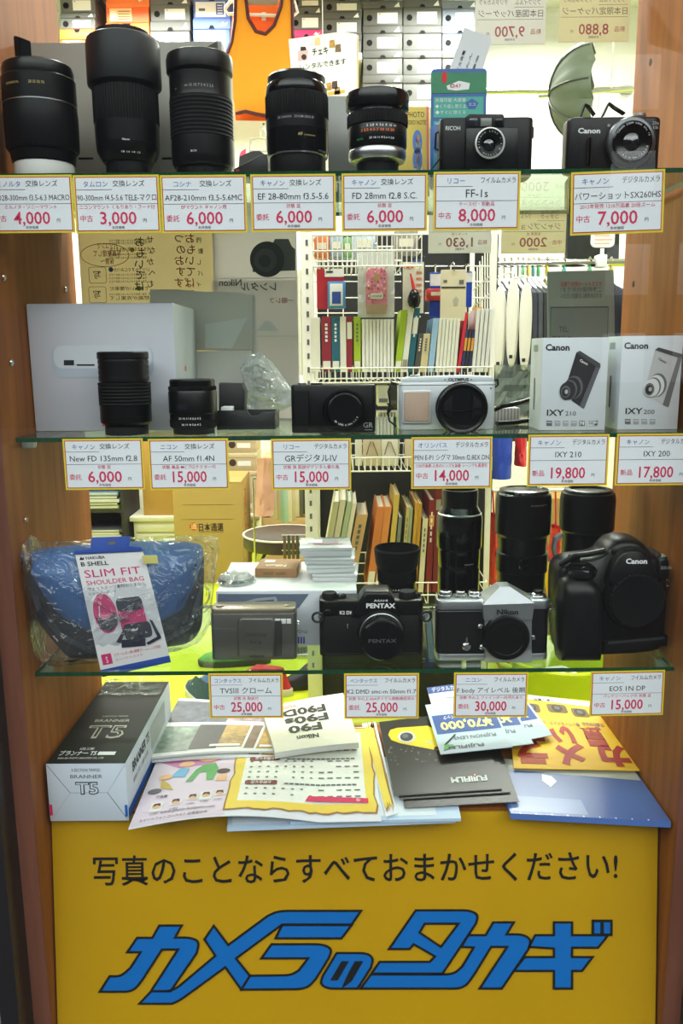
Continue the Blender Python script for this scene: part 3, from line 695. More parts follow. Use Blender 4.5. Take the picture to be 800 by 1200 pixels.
def sx260():
    F = Face(720, .034, Z1, 165); r = thing('digital_compact_camera', 'black digital compact with a big grey lens ring below the folded umbrella', 'camera', F.loc)
    x0, x1 = F.x(665), F.x(775); q = M(); q.prism(rrect(x0, .0, x1, .030, .009), 0, F.z(136, 720), m('matte_black_metal', (12, 12, 14), .38, spec=.3), 'z', .004, 3); ftext(q, 'Canon', F, 677, 703, 156, 5.5, WINK, y=-.0004, bold=.03)
    ftext(q, '20x', F, 764, 772, 146, 4, m('grey_print', (150, 150, 150)), y=-.0004); ftext(q, 'IS', F, 765, 771, 151, 3, m('grey_print', (150, 150, 150)), y=-.0004)
    q.prism(circ(*F(713, 147), 1.6 * F.k(), 12), -.0003, .001, m('grey_print', (150, 150, 150))); q.build('body', r)
    q = M(); q.prism(rrect(*F(686, 194), *F(693, 162), .003), -.004, .003, BLKR, bev=.002); q.build('finger_grip', r)
    c = F.at(739, 167, -.006); k = F.k()
    q = M(); q.lathe([(28 * k, -.001), (28.5 * k, .006), (27 * k, .008), (23 * k, .009), (22 * k, .0085)], (c[0], 0, c[1]), m('gunmetal_ring', (88, 90, 94), .3, metal=.8), 'y', closed=False); q.build('lens_ring', r)
    q = M(); q.lathe([(23 * k, 0), (23 * k, .011), (21 * k, .012), (17 * k, .011), (10 * k, .0085), (0, .0085)], (c[0], 0, c[1]), BLKG, 'y')
    for txt, a0, st in (('CANON ZOOM LENS 20x IS', 150, -6.2), ('4.5-90.0mm 1:3.5-6.8', 235, 5.6)):
        for i, chx in enumerate(txt):
            a = radians(a0 + i * st); s2 = 1 if st < 0 else -1
            if chx != ' ': q.text(chx, lambda u, v: (c[0] + (19 * k + s2 * v) * cos(a) + s2 * u * sin(a), -.0121, c[1] + (19 * k + s2 * v) * sin(a) - s2 * u * cos(a)), 0, 0, 2.8 * k, WINK, 'c')
    q.build('lens_barrel', r)
    q = M(); q.lathe([(10 * k, .0088), (6 * k, .0105), (0, .011)], (c[0], 0, c[1]), GLAS, 'y'); q.build('front_glass', r)
    q = M(); zt = F.z(136); q.strip([(F.x(682), .012, zt), (F.x(686), .01, zt + .012), (F.x(690), .01, zt + .010), (F.x(698), .01, zt + .001)], .008, .0015, BLKR); q.strip([(F.x(708), .012, zt), (F.x(714), .01, zt + .013), (F.x(720), .01, zt + .009), (F.x(733), .01, zt + .002)], .008, .0015, BLKR); q.build('neck_strap', r)
    q = M(); q.lathe([(8 * k, 0), (8 * k, .0025), (7 * k, .003), (0, .003)], (F.x(752), .014, zt), SILV); q.build('mode_dial', r)
sx260()

# ---------------------------------------------------------------- middle shelf
def white_box():
    F = Face(118, .10, Z2, 430); r = thing('white_carton', 'big white carton printed with a pale grey device, in the middle shelf corner', 'box', F.loc)
    WB = m('carton_white', (194, 195, 206), .5, noise=.015, nscale=30); x0, x1, zt = F.x(36), F.x(206), F.z(356, 120)
    q = M(); q.box(x0, x1, 0, .15, 0, zt, WB, .0012)
    DV = m('device_print', (178, 186, 202), .5); q.map2(rrect(*F(62, 443), *F(179, 404), .012), front(-.0003), DV); q.map2(rrect(*F(64, 432), *F(177, 404), .010), front(-.0005), m('device_print_top', (204, 209, 219), .5))
    q.map2([F(75, 428), F(87, 428), F(87, 422), F(75, 422)], front(-.0008), INK); q.map2([F(90, 428.6), F(111, 428.6), F(111, 426.8), F(90, 426.8)], front(-.0008), INK)
    sd = lambda u, v: (x1 + .0004, u, v); q.text('mi', sd, .062, F.z(434), .011, m('seal_red', (215, 40, 60), .5), 'c', bold=.04)
    q.build('carton_body', r)
    M().box(x0 + .001, x1 - .001, .0, .149, zt - .0005, zt + .0006, WB).build('carton_lid', r)
white_box()
def ex(md, F, k, r):
    q = md['scale_ring'][0]; R = 29 * k
    cyltext(q, '3.5 5 7 10 20 ∞', R, 12, F.z(479), .0036, WINK, .028); cyltext(q, '10 15 30 ft', R, 26, F.z(483), .003, WINK, .014); cyltext(q, '16 11 8 5.6 4', R, 0, F.z(488.5), .003, m('dull_white_ink', (150, 150, 150)), .022)
    q = M(); q.lathe([(0, 0), (.0012, 0), (.0012, .0008), (0, .0012)], (-R * .75, -R * .68, F.z(494)), REDI, 'y', seg=12); q.build('index_dot', r)
lens('tall black tele lens in front of the big white carton', 146, .06, Z2, [
 ('rear_cap', BLK, [(24, None), (25, 509), (25, 497)]),
 ('mount_ring', BLKM, [(27, 497), (29.5, 494), (30, 487)]),
 ('scale_ring', BLKM, [(29.6, 487), (29.6, 474)]),
 ('focus_ring', BLKR, [(29.6, 474), (30.4, 473)] + [(30.4 - (.8 if i % 2 else 0), 473 - i * 1.9) for i in range(1, 13)] + [(30, 448)]),
 ('hood', BLK, [(28.5, 447), (29, 442)] + [(29 - (.8 if i % 2 else 0), 442 - i * 3) for i in range(1, 8)] + [(29.3, 420), (29.3, 413.5), (28, 412), (25, 412)])], ex)
def ex(md, F, k, r):
    q = md['scale_ring'][0]; R = 27.5 * k
    cyltext(q, '50mm', R, 16, F.z(476), .0042, WINK, .011, .02); cyltext(q, '1:1.4', R, 18, F.z(479.5), .0022, WINK, .006)
    cyltext(q, '▮', R, 0, F.z(476), .004, WINK, .0018); cyltext(q, '22 16 11 8 5.6 4 2', R, 0, F.z(488), .003, WINK, .026); cyltext(q, '16 11 8 5.6 4 2', R, 4, F.z(495), .003, WINK, .022)
    w = M(); f = lambda u, v: ((R + .0005) * sin(u / R), -(R + .0005) * cos(u / R), v); w.rect2(-.014, F.z(476.5), -.002, F.z(470.5), f, GLSW, 6); w.build('distance_window', r)
lens('short black 50mm lens right of the tall tele lens', 226, .062, Z2, [
 ('rear_cap', BLK, [(23, None), (24, 508), (24, 501)]),
 ('aperture_ring', BLKR, [(25, 501), (27.6, 499), (27.8, 491)], .985),
 ('scale_ring', BLKM, [(27.3, 499), (27.3, 484), (28, 483), (28, 459), (27, 457)]),
 ('focus_ring', BLKR, [(27, 457), (27.8, 456.5), (27.8, 453), (26, 452)], .96),
 ('front_cap', BLKM, [(26, 452), (26.3, 446), (25, 444), (0, 443.5)])], ex)
def lens_case():
    F = Face(290, .10, Z2, 480); r = thing('black_tray', 'low black case with a notched rim between the 50mm lens and black compact', 'case', F.loc)
    D = m('case_black', (24, 24, 26), .5, bump=.2, bscale=700); q = M(); o = [F(254, 508), F(322, 508), F(322, 483), F(307, 483), F(303, 487), F(294, 487), F(289, 481), F(254, 481)]
    q.prism([(x, max(0, z)) for x, z in o], 0, .003, D, bev=.0006); q.build('front_panel', r)
    x0, x1, z = F.x(254), F.x(322), F.z(483); q = M(); q.box(x0, x0 + .003, .003, .07, 0, z, D, .0005); q.box(x1 - .003, x1, .003, .07, 0, z, D, .0005); q.box(x0, x1, .067, .07, 0, z, D, .0005); q.box(x0, x1, .003, .07, 0, .002, D); q.build('tray_shell', r)
    q = M(); q.prism([F(252, 487), F(283, 487), F(284, 460), F(280, 451), F(252, 450)], .03, .06, D, bev=.002); q.build('inner_block', r)
    q = M(); q.box(F.x(258), F.x(271), .006, .028, .01, F.z(476), WHT, .001); q.build('white_insert', r)
lens_case()
CRINK = clear('crinkled_film', (246, 248, 250), ior=1.7, rough=.12, haze=(228, 230, 232), hz=.30, bump=1.0, bscale=45)
def crumpled_bag():
    F = Face(310, .222, Z2, 450); rnd_ = random.Random(3); q = M(); n, k = 12, 12; vs = []; fs = []
    out = [(278, 478), (276, 462), (285, 445), (280, 432), (288, 418), (305, 412), (318, 424), (330, 440), (343, 458), (342, 476), (325, 484), (300, 486)]
    c = Vector((F.x(308), 0, F.z(452)))
    R_ = 7
    for j in range(R_):
        t = j / (R_ - 1)
        for i, p in enumerate(out):
            a = F(*p); v = c + (Vector((a[0], 0, a[1])) - c) * (1 - t * .97)
            v.z = max(v.z, .001)
            vs.append((v.x + rnd_.uniform(-.003, .003) * (0 < j), -.022 * sin(t * pi / 2) + rnd_.uniform(-.009, .009), v.z + rnd_.uniform(-.003, .003) * (0 < j)))
    m_ = len(out)
    for j in range(R_ - 1):
        for i in range(m_): fs.append((j * m_ + i, j * m_ + (i + 1) % m_, (j + 1) * m_ + (i + 1) % m_, (j + 1) * m_ + i))
    q.add(vs, fs, CRINK); fs2 = [tuple(reversed(f)) for f in fs]; q.add([(v[0], .012 - v[1] * .3, v[2]) for v in vs], fs2, CRINK)
    tag(q.build('plastic_bag', loc=F.loc, smooth=0), 'crumpled clear plastic bag behind the black case', 'plastic bag')
crumpled_bag()
def gr4():
    F = Face(390, .046, Z2, 480); r = thing('digital_compact_camera', 'flat black digital compact left of the silver camera', 'camera', F.loc)
    x0, x1, zt = F.x(341), F.x(440), F.z(451, 390); B = m('matte_black_metal', (12, 12, 14), .38, spec=.3)
    q = M(); q.prism(rrect(x0, .0, x1, .024, .006), 0, zt, B, 'z', .002); ftext(q, 'GR', F, 425.5, 437, 501, 6, m('grey_print', (150, 150, 150)), bold=.01); q.map2([F(427, 504), F(436, 504), F(436, 503.4), F(427, 503.4)], front(-.0004), m('grey_print', (150, 150, 150)))
    q.prism(circ(*F(385, 465), 1.3 * F.k(), 10), -.0003, .001, SILV); q.build('body', r)
    c = F(404, 481); k = F.k(); q = M(); q.lathe([(26 * k, -.001), (26 * k, .004), (24 * k, .006), (22 * k, .006), (21 * k, .0045)], (c[0], 0, c[1]), BLKM, 'y', closed=False); q.build('lens_ring', r)
    q = M(); q.lathe([(21 * k, 0), (21 * k, .010), (19 * k, .0115), (0, .0115)], (c[0], 0, c[1]), BLKM, 'y')
    for i, chx in enumerate('GR LENS 6.0mm 1:1.9'):
        a = radians(225 + i * 6)
        if chx != ' ': q.text(chx, lambda u, v: (c[0] + (17 * k - v) * cos(a) - u * sin(a), -.0117, c[1] + (17 * k - v) * sin(a) + u * cos(a)), 0, 0, 3 * k, WINK, 'c')
    q.build('lens_barrel', r)
    q = M(); q.prism([(F.x(345), .002), (F.x(360), .002), (F.x(362), .02), (F.x(362), zt - .006), (F.x(345), zt - .006)], -.005, .002, BLKR, bev=.002); q.build('hand_grip', r)
    q = M(); q.box(F.x(364), F.x(378), .008, .016, zt - .001, zt + .002, BLKM, .001); q.build('hot_shoe', r)
    q = M(); q.lathe([(5 * k, 0), (5 * k, .002), (0, .0022)], (F.x(354), .012, zt), SILV, seg=24); q.build('shutter_button', r)
gr4()
def ep1():
    F = Face(523, .075, Z2, 475); r = thing('silver_digital_camera', 'silver digital camera with a black lens cap and a beige leather grip', 'camera', F.loc)
    B = m('silver_paint', (196, 200, 204), .38, metal=.25); k = F.k(); zt = F.z(449); z2 = F.z(441)
    q = M(); q.prism(rrect(F.x(467), 0, F.x(580), .032, .006), 0, zt, B, 'z', .0015); q.build('body', r)
    q = M(); o = [F(470, 449), F(580, 449), F(579, 443), F(575, 441), F(545, 440), F(478, 442), F(472, 444)]; q.prism(o, .003, .028, B, bev=.0012); ftext(q, 'OLYMPUS', F, 525, 549, 446.5, 3.6, INK, y=.0026, bold=.03)
    for x in (521.5, 552.5): q.prism(circ(*F(x, 445), .8 * k, 8), .0026, .004, INK)
    q.map2([F(468, 452), F(580, 451.2), F(580, 450.4), F(468, 451.2)], front(-.0002), INKG); q.prism(circ(*F(575, 455), 1 * k, 8), -.0004, .001, INK); q.build('top_plate', r)
    q = M(); q.prism(rrect(*F(471, 496), *F(505, 457), .003), -.003, .002, B, bev=.001); q.build('grip_frame', r)
    q = M(); q.prism(rrect(*F(473, 494), *F(503, 459), .0015), -.0042, .0, m('beige_leather', (176, 150, 132), .6, bump=.5, bscale=900), bev=.0012); q.build('leather_grip', r)
    c = F.at(541, 478.5, -.012); q = M(); q.lathe([(29 * k, -.001), (30 * k, .004), (30.5 * k, .012), (29 * k, .0145)], (c[0], 0, c[1]), BLKR, 'y', rib=.985, seg=144); q.build('lens_barrel', r)
    q = M(); q.lathe([(29 * k, .0135), (28.5 * k, .018), (27 * k, .019), (24.5 * k, .018), (24 * k, .0168), (0, .0168)], (c[0], 0, c[1]), BLKM, 'y'); q.build('lens_cap', r)
    q = M(); 
    for sg in (-1, 1): q.prism([(c[0] + sg * 11 * k, c[1] - 12 * k), (c[0] + sg * 22 * k, c[1] - 7 * k), (c[0] + sg * 22 * k, c[1] + 7 * k), (c[0] + sg * 11 * k, c[1] + 16 * k)], -.0185, -.0165, BLKR, bev=.0006)
    q.tube([(c[0] + 20 * k, -.019, c[1] + 1 * k), (c[0], -.0195, c[1] - 3 * k), (c[0] - 24 * k, -.0185, c[1] - 2 * k)], .0006, BLKG); q.build('cap_clip', r)
    q = M(); q.lathe([(6 * k, 0), (6 * k, .002), (4.5 * k, .0028), (0, .0028)], (F.x(487), .014, F.z(443)), SILV, seg=28); q.build('shutter_button', r)
    q = M(); xs = F.x(466)
    q.strip([(xs + .003, .012, F.z(452)), (xs - .007, .012, F.z(449)), (xs - .011, .010, F.z(460)), (xs - .009, .008, F.z(473)), (xs - .012, .006, F.z(482)), (xs - .010, .002, F.z(494)), (xs - .002, -.001, F.z(500))], .009, .0018, BLKR)
    q.strip([(xs - .012, .008, F.z(474)), (xs - .006, .004, F.z(478)), (xs - .013, .004, F.z(486))], .012, .002, BLKR); q.build('neck_strap', r)
    q = M(); xe = F.x(580); q.strip([(xe - .002, .012, F.z(448)), (xe + .004, .012, F.z(446)), (xe + .005, .014, F.z(453)), (xe + .002, .016, F.z(456))], .008, .0015, BLKR); q.build('strap_end', r)
ep1()
def cable():
    F = Face(600, .12, Z2, 470); q = M()
    q.tube([F.at(x, y, d)[:1] + (d, F.at(x, y, d)[1]) for x, y, d in ((580, 480, 0), (588, 476, -.01), (600, 474, -.01), (612, 471, 0), (622, 468, .02), (632, 464, .03))], .003, BLKM)
    q.tube([F.at(x, y, d)[:1] + (d, max(.003, F.at(x, y, d)[1])) for x, y, d in ((632, 464, .03), (640, 480, .04), (625, 492, .03), (600, 499, .01), (582, 497, .0))], .003, BLKM)
    tag(q.build('power_cable', loc=F.loc), 'black cable looping out from behind the silver camera', 'cable')
    q = M(); q.box(F.x(580), F.x(618), .0, .03, .001, F.z(482), m('adapter_white', (205, 200, 195), .5, noise=.05, nscale=90), .002)
    for i in range(9): q.box(F.x(582 + i * 4), F.x(584 + i * 4), -.001, .0, .002, F.z(483), m('adapter_grey', (150, 146, 140), .5))
    tag(q.build('ribbed_box', loc=(F.X0, .16, Z2)), 'white ribbed box under the cable beside the silver camera', 'box')
    F2 = Face(600, .24, Z2, 450); q = M(); rr = random.Random(5)
    o = [F2(578, 498), F2(623, 498), F2(625, 470), F2(618, 432), F2(600, 428), F2(581, 434)]
    n = 8
    f = lambda u, v: (F2.x(579) + (F2.x(624) - F2.x(579)) * u, rr.uniform(-.006, .004), .001 + F2.z(430) * v)
    q.rect2(0, 0, 1, 1, f, clear('soft_film', (225, 232, 222), ior=1.5, rough=.2, haze=(190, 200, 185), hz=.35), n, n)
    tag(q.build('plastic_pouch', loc=F2.loc, smooth=0), 'greenish clear plastic pouch standing right of the silver camera', 'plastic bag')
cable()
def ixy_box(x0s, x0, x1, y0, y1, Yf, label, dark, num):
    F = Face((x0 + x1) / 2, Yf, Z2, 450); r = thing('camera_carton', label, 'box', F.loc); k = F.k()
    WB = m('camera_carton_white', (206, 211, 217), .42); X0, X1 = F.x(x0), F.x(x1); zt = F.z(y0, (x0 + x1) / 2)
    q = M(); q.box(X0, X1, 0, .058, 0, zt, WB, .0008); f = front(-.0004); o = Vector((x0, y0))
    def L(px, py): return F(x0 + px, y0 + py)   # pixels from the front's top left corner
    w_ = x1 - x0
    ftext(q, 'Canon', F, x0 + 5, x0 + 33, y0 + 14.5 , 7, INK, bold=.03)
    ftext(q, 'IXY', F, x0 + 6.5, x0 + 26.5, y0 + 91, 7, INK, bold=.012); ftext(q, num, F, x0 + 28, x0 + 40.5, y0 + 91, 5, INKG, bold=.002)
    for i in range(6 if dark else 4):
        a = x0 + 6 + i * 9.6; b = a + (6.5 if i < 5 else 12)
        q.map2([F(a, y0 + 103), F(b, y0 + 103), F(b, y0 + 97), F(a, y0 + 97)], f, INKG if i in (0, 4) else m('pale_ink', (150, 152, 156), .6) if i < 5 else WB)
        q.map2([F(a + .7, y0 + 99.5), F(b - .7, y0 + 99.5), F(b - .7, y0 + 98.6), F(a + .7, y0 + 98.6)], front(-.0006), WB)
    if dark:
        ftext(q, 'Wi', F, x0 + 55, x0 + 61, y0 + 102, 5, INK, bold=.03); q.map2([F(x0 + px, y0 + py) for px, py in ((62, 97), (66, 97), (66, 102.5), (62, 102.5))], f, INK); ftext(q, 'Fi', F, x0 + 62.5, x0 + 65.5, y0 + 101.5, 4, WINK, y=-.0007)
        ftext(q, 'N', F, x0 + 45.5, x0 + 50, y0 + 102, 4.5, WINK, y=-.0007, bold=.02)
    # printed picture of the camera
    bd, ed, lt = (m('print_black', (38, 38, 42), .45), m('print_dark_grey', (92, 92, 98), .45), WINK) if dark else (m('print_silver', (188, 188, 190), .45), m('print_grey', (105, 104, 106), .45), INKG)
    if dark: A2 = [(41, 17), (64, 33), (45, 80), (36, 74), (30, 52)]; E_ = [(64, 33), (69, 34), (50, 83), (45, 80)]; T_ = [(41, 17), (45, 15), (69, 30), (69, 35), (64, 34)]; c = (29, 62)
    else: A2 = [(41, 16), (68, 24), (50, 80), (38, 73), (32, 52)]; E_ = [(68, 24), (73, 23), (57, 83), (50, 80)]; T_ = [(41, 16), (45, 13), (73, 21), (73, 24), (68, 25)]; c = (35, 61)
    q.map2([L(*p) for p in A2], f, bd); q.map2([L(*p) for p in E_], front(-.0006), ed); q.map2([L(*p) for p in T_], front(-.0008), m('print_mid_grey', (70, 70, 74), .45))
    a, b = L(44.5, 27), L(56, 33.5); ux = Vector((b[0] - a[0], 0, b[1] - a[1])); ang = ux.normalized()
    q.text('Canon', lambda u, v: (a[0] + u * ang.x - v * ang.z, -.0008, a[1] + u * ang.z + v * ang.x), 0, 0, 4 * k, lt, 'l', bold=.03)
    for dx, dy, rr, mt in ((9, -4, 13.5, ed), (7, -3, 12.5, bd if dark else m('print_pale', (214, 214, 216), .45)), (4, -1.5, 11.2, ed), (2.5, -.8, 10.6, bd if dark else m('print_pale', (214, 214, 216), .45)), (0, 0, 10, m('print_black', (38, 38, 42), .45) if dark else m('print_pale', (214, 214, 216), .45)), (-1, 1, 7.2, ed), (-1.5, 1.5, 5, m('print_black', (38, 38, 42), .45)), (-.5, 1, 2.6, m('print_glint', (180, 175, 170), .45))):
        cc = L(c[0] + dx, c[1] + dy); y = -.001 - .0002 * (13 - rr); q.map2([(cc[0] + rr * k * cos(t) * .78, cc[1] + rr * k * sin(t)) for t in [2 * pi * i / 24 for i in range(24)]], front(y), mt)
    QB = q; q = M(); q.box(X0 + .0005, X1 - .0005, .0005, .0575, zt - .0004, zt + .0005, WB); q.build('top_flap', r)
    s = lambda u, v: (X0 - .0004, u, v); q = QB; q.rect2(.03, F.z(y0 + 88), .036, F.z(y0 + 50), s, INKG); q.rect2(.022, F.z(y0 + 18), .042, F.z(y0 + 10), s, m('pale_ink', (150, 152, 156), .6)); q.build('carton_body', r)
ixy_box(619, 634, 711, 396, 505, .055, 'white camera box picturing a black compact camera', True, '210')
ixy_box(713, 726, 797, 394, 503, .055, 'white camera box picturing a silver compact camera, at the cabinet side', False, '200')
def grey_folder():
    F = Face(690, .20, Z2, 370); q = M(); T = Matrix.Rotation(radians(-5), 4, 'X'); o = [F(642, 498), F(722, 498), F(724, 314), F(645, 316)]
    GF = paper('grey_folder', (168, 170, 166), .35); q.prism([(x, max(0, z)) for x, z in o], 0, .003, GF, bev=.0005, T=T)
    w = F.x(722) - F.x(644); x0 = F.x(644); f = lambda u, v: T @ Vector((x0 + w * u, -.0005, F.z(500) + (F.z(315) - F.z(500)) * v))
    for v, s, mt in ((.89, 'オススメメール配信で電話', REDI), (.855, 'ご予約受付中です!', INKG), (.815, 'まずはお気軽にお電話ください', INKG)): q.text(s, f, .5, v, .035, mt, 'c', w=.62, flip=True)
    q.rect2(.04, .0, .92, .76, f, m('grey_folder_line', (90, 92, 90), .5)); q.rect2(.05, .0, .91, .752, lambda u, v: f(u, v) + Vector((0, -.0003, 0)), GF)
    q.text('TEL:', lambda u, v: f(u, v) + Vector((0, -.0006, 0)), .25, .60, .05, INKG, 'c', w=.16); q.text('定休日 水', lambda u, v: f(u, v) + Vector((0, -.0006, 0)), .22, .55, .03, INK, 'c', w=.3)
    tag(q.build('grey_folder', loc=F.loc), 'grey notice card with reversed print behind the two camera boxes', 'notice')
grey_folder()
def posters():
    # yellowed handwritten poster seen from behind
    F = Face(170, .28, Z2, 320); r = thing('handwritten_poster', 'yellowed handwritten poster with reversed Japanese lines behind the white carton', 'poster', F.loc)
    YP = paper('poster_cream', (228, 217, 188), .5); x0, x1 = F.x(94), F.x(253); zt, zb = F.z(232), 0.0; q = M(); q.box(x0, x1, 0, .0012, zb, zt, YP)
    f = front(-.0004); g = lambda px, py: F(px, py)
    def tx(s, px, py, hp, mt, wpx=None, al='c'): a = F(px, py); q.text(s, lambda u, v: (a[0] + u, -.0004, a[1] + v), 0, 0, hp * F.k() * 1.1, mt, al, w=wpx * F.k() if wpx else None, flip=True, bold=.01)
    BK, RD = m('poster_ink', (70, 58, 45), .7), m('poster_red', (170, 60, 45), .7)
    for i, (s, px, mt, h) in enumerate((('おもいでは', 164, BK, 11), ('せなかへむけ', 177, BK, 8), ('つのおすすめ', 211, RD, 11), ('おもいてばこ', 223, RD, 11), ('撮影しバイザー', 234, BK, 6))):
        for j, chx in enumerate(s): tx(chx, px + (1 if j % 2 else -1), 284 + j * 13 + (4 if i == 0 else 0), h, mt)
    for s, px, py, w in (('パソコンで', 126, 291, 24), ('写真整理して', 126, 300, 32), ('保管〜', 126, 309, 16)): tx(s, px, py, 7, RD, w)
    for s, py in (('できるまるだ思い出もまとめ', 294), ('いつでもすぐにみつかる', 318), ('できないが簡単だ', 340), ('機能が充実して', 351)): tx(s, 152, py, 4.5, BK, 46)
    for py in (283, 286, 299, 303, 323, 327, 331, 346): tx('写真と動画をひとまとめに保存できる', 150, py, 2.6, INKG, 44)
    c = F(123, 299); q.tube([(c[0] + 28 * F.k() * cos(t), -.0006, c[1] + 13 * F.k() * sin(t)) for t in [2 * pi * i / 40 for i in range(40)]], .0004, RD, closed=True, seg=5)
    for y in (322, 345):
        o = rrect(*F(105, y + 10), *F(124, y - 9), .003); q.tube([(a[0], -.0006, a[1]) for a in o], .0003, BK, closed=True, seg=5); tx('写', 114, y + 4, 9, INKG)
    for px, py, mt in ((130, 316, m('dot_blue', (40, 110, 170), .6)), (163, 338, m('dot_green', (60, 130, 60), .6)), (155, 293, m('dot_yellow', (220, 180, 60), .6))): q.map2(circ(*F(px, py), 2.8 * F.k(), 14), front(-.0007), mt)
    q.build('poster_sheet', r, smooth=0)
    # grey poster with a dark camera picture
    F = Face(300, .275, Z2, 370); r = thing('camera_poster', 'grey poster picturing a dark reflex camera, behind the crumpled bag', 'poster', F.loc)
    q = M(); q.box(F.x(252), F.x(349), 0, .0012, 0, F.z(236), paper('poster_grey', (216, 212, 212), .6))
    k = F.k(); DK = m('poster_dark', (92, 90, 92), .65); f = front(-.0004)
    q.map2([F(*p) for p in ((296, 319), (296, 295), (300, 290), (318, 288), (322, 280), (338, 280), (342, 289), (346, 292), (346, 317))], f, DK)
    q.map2(circ(*F(313, 304), 20 * k, 28), front(-.0006), m('poster_darker', (62, 60, 63), .65)); q.map2(circ(*F(311, 305), 13 * k, 28), front(-.0008), m('poster_mid', (84, 82, 86), .65)); q.map2(circ(*F(310, 306), 7 * k, 20), front(-.001), m('poster_darker', (62, 60, 63), .65))
    q.rect2(*F(252, 327), *F(349, 325), f, m('poster_pale', (212, 209, 208), .65)); q.rect2(*F(252, 478), *F(349, 328), front(-.0003), paper('poster_lower', (226, 223, 222), .6))
    for s, px, py, h, mt in (('レンタル', 303, 340, 9, DK), ('Nikon', 270, 335, 9, DK), ('一眼レフ', 330, 355, 6, m('poster_pink', (190, 130, 130), .65))): 
        a = F(px, py); q.text(s, lambda u, v: (a[0] + u, -.0007, a[1] + v), 0, 0, h * k * 1.2, mt, 'c', flip=True, bold=.02)
    q.map2([F(*p) for p in ((300, 388), (312, 375), (318, 377), (324, 385), (327, 388))], front(-.0006), m('poster_pale', (212, 209, 208), .65))
    q.rect2(*F(295, 480), *F(299, 345), front(-.0007), m('poster_pale', (212, 209, 208), .65)); q.rect2(*F(299, 395), *F(349, 393), front(-.0006), m('poster_pale', (212, 209, 208), .65))
    q.build('poster_sheet', r, smooth=0)
    # grey carton with a raised lid flap, between
    F = Face(232, .252, Z2, 410); GC = m('warm_grey_carton', (214, 208, 204), .7, noise=.03, nscale=15); r = thing('grey_carton', 'warm grey open carton with a raised lid, between white carton and poster', 'box', F.loc)
    q = M(); q.box(F.x(172), F.x(294), .0, .02, 0, F.z(410), GC, .001); q.build('carton_body', r)
    q = M(); q.prism([F(172, 410), F(294, 410), F(294, 346), F(280, 342), (F.x(235), F.z(339)), F(205, 338), F(172, 338)], .018, .0205, GC, bev=.0006); q.map2([F.at(240, 380, .017), F.at(290, 372, .017), F.at(272, 408, .017), F.at(240, 408, .017)], front(.0175), m('pale_panel', (228, 226, 226), .7)); q.build('raised_lid', r)
posters()

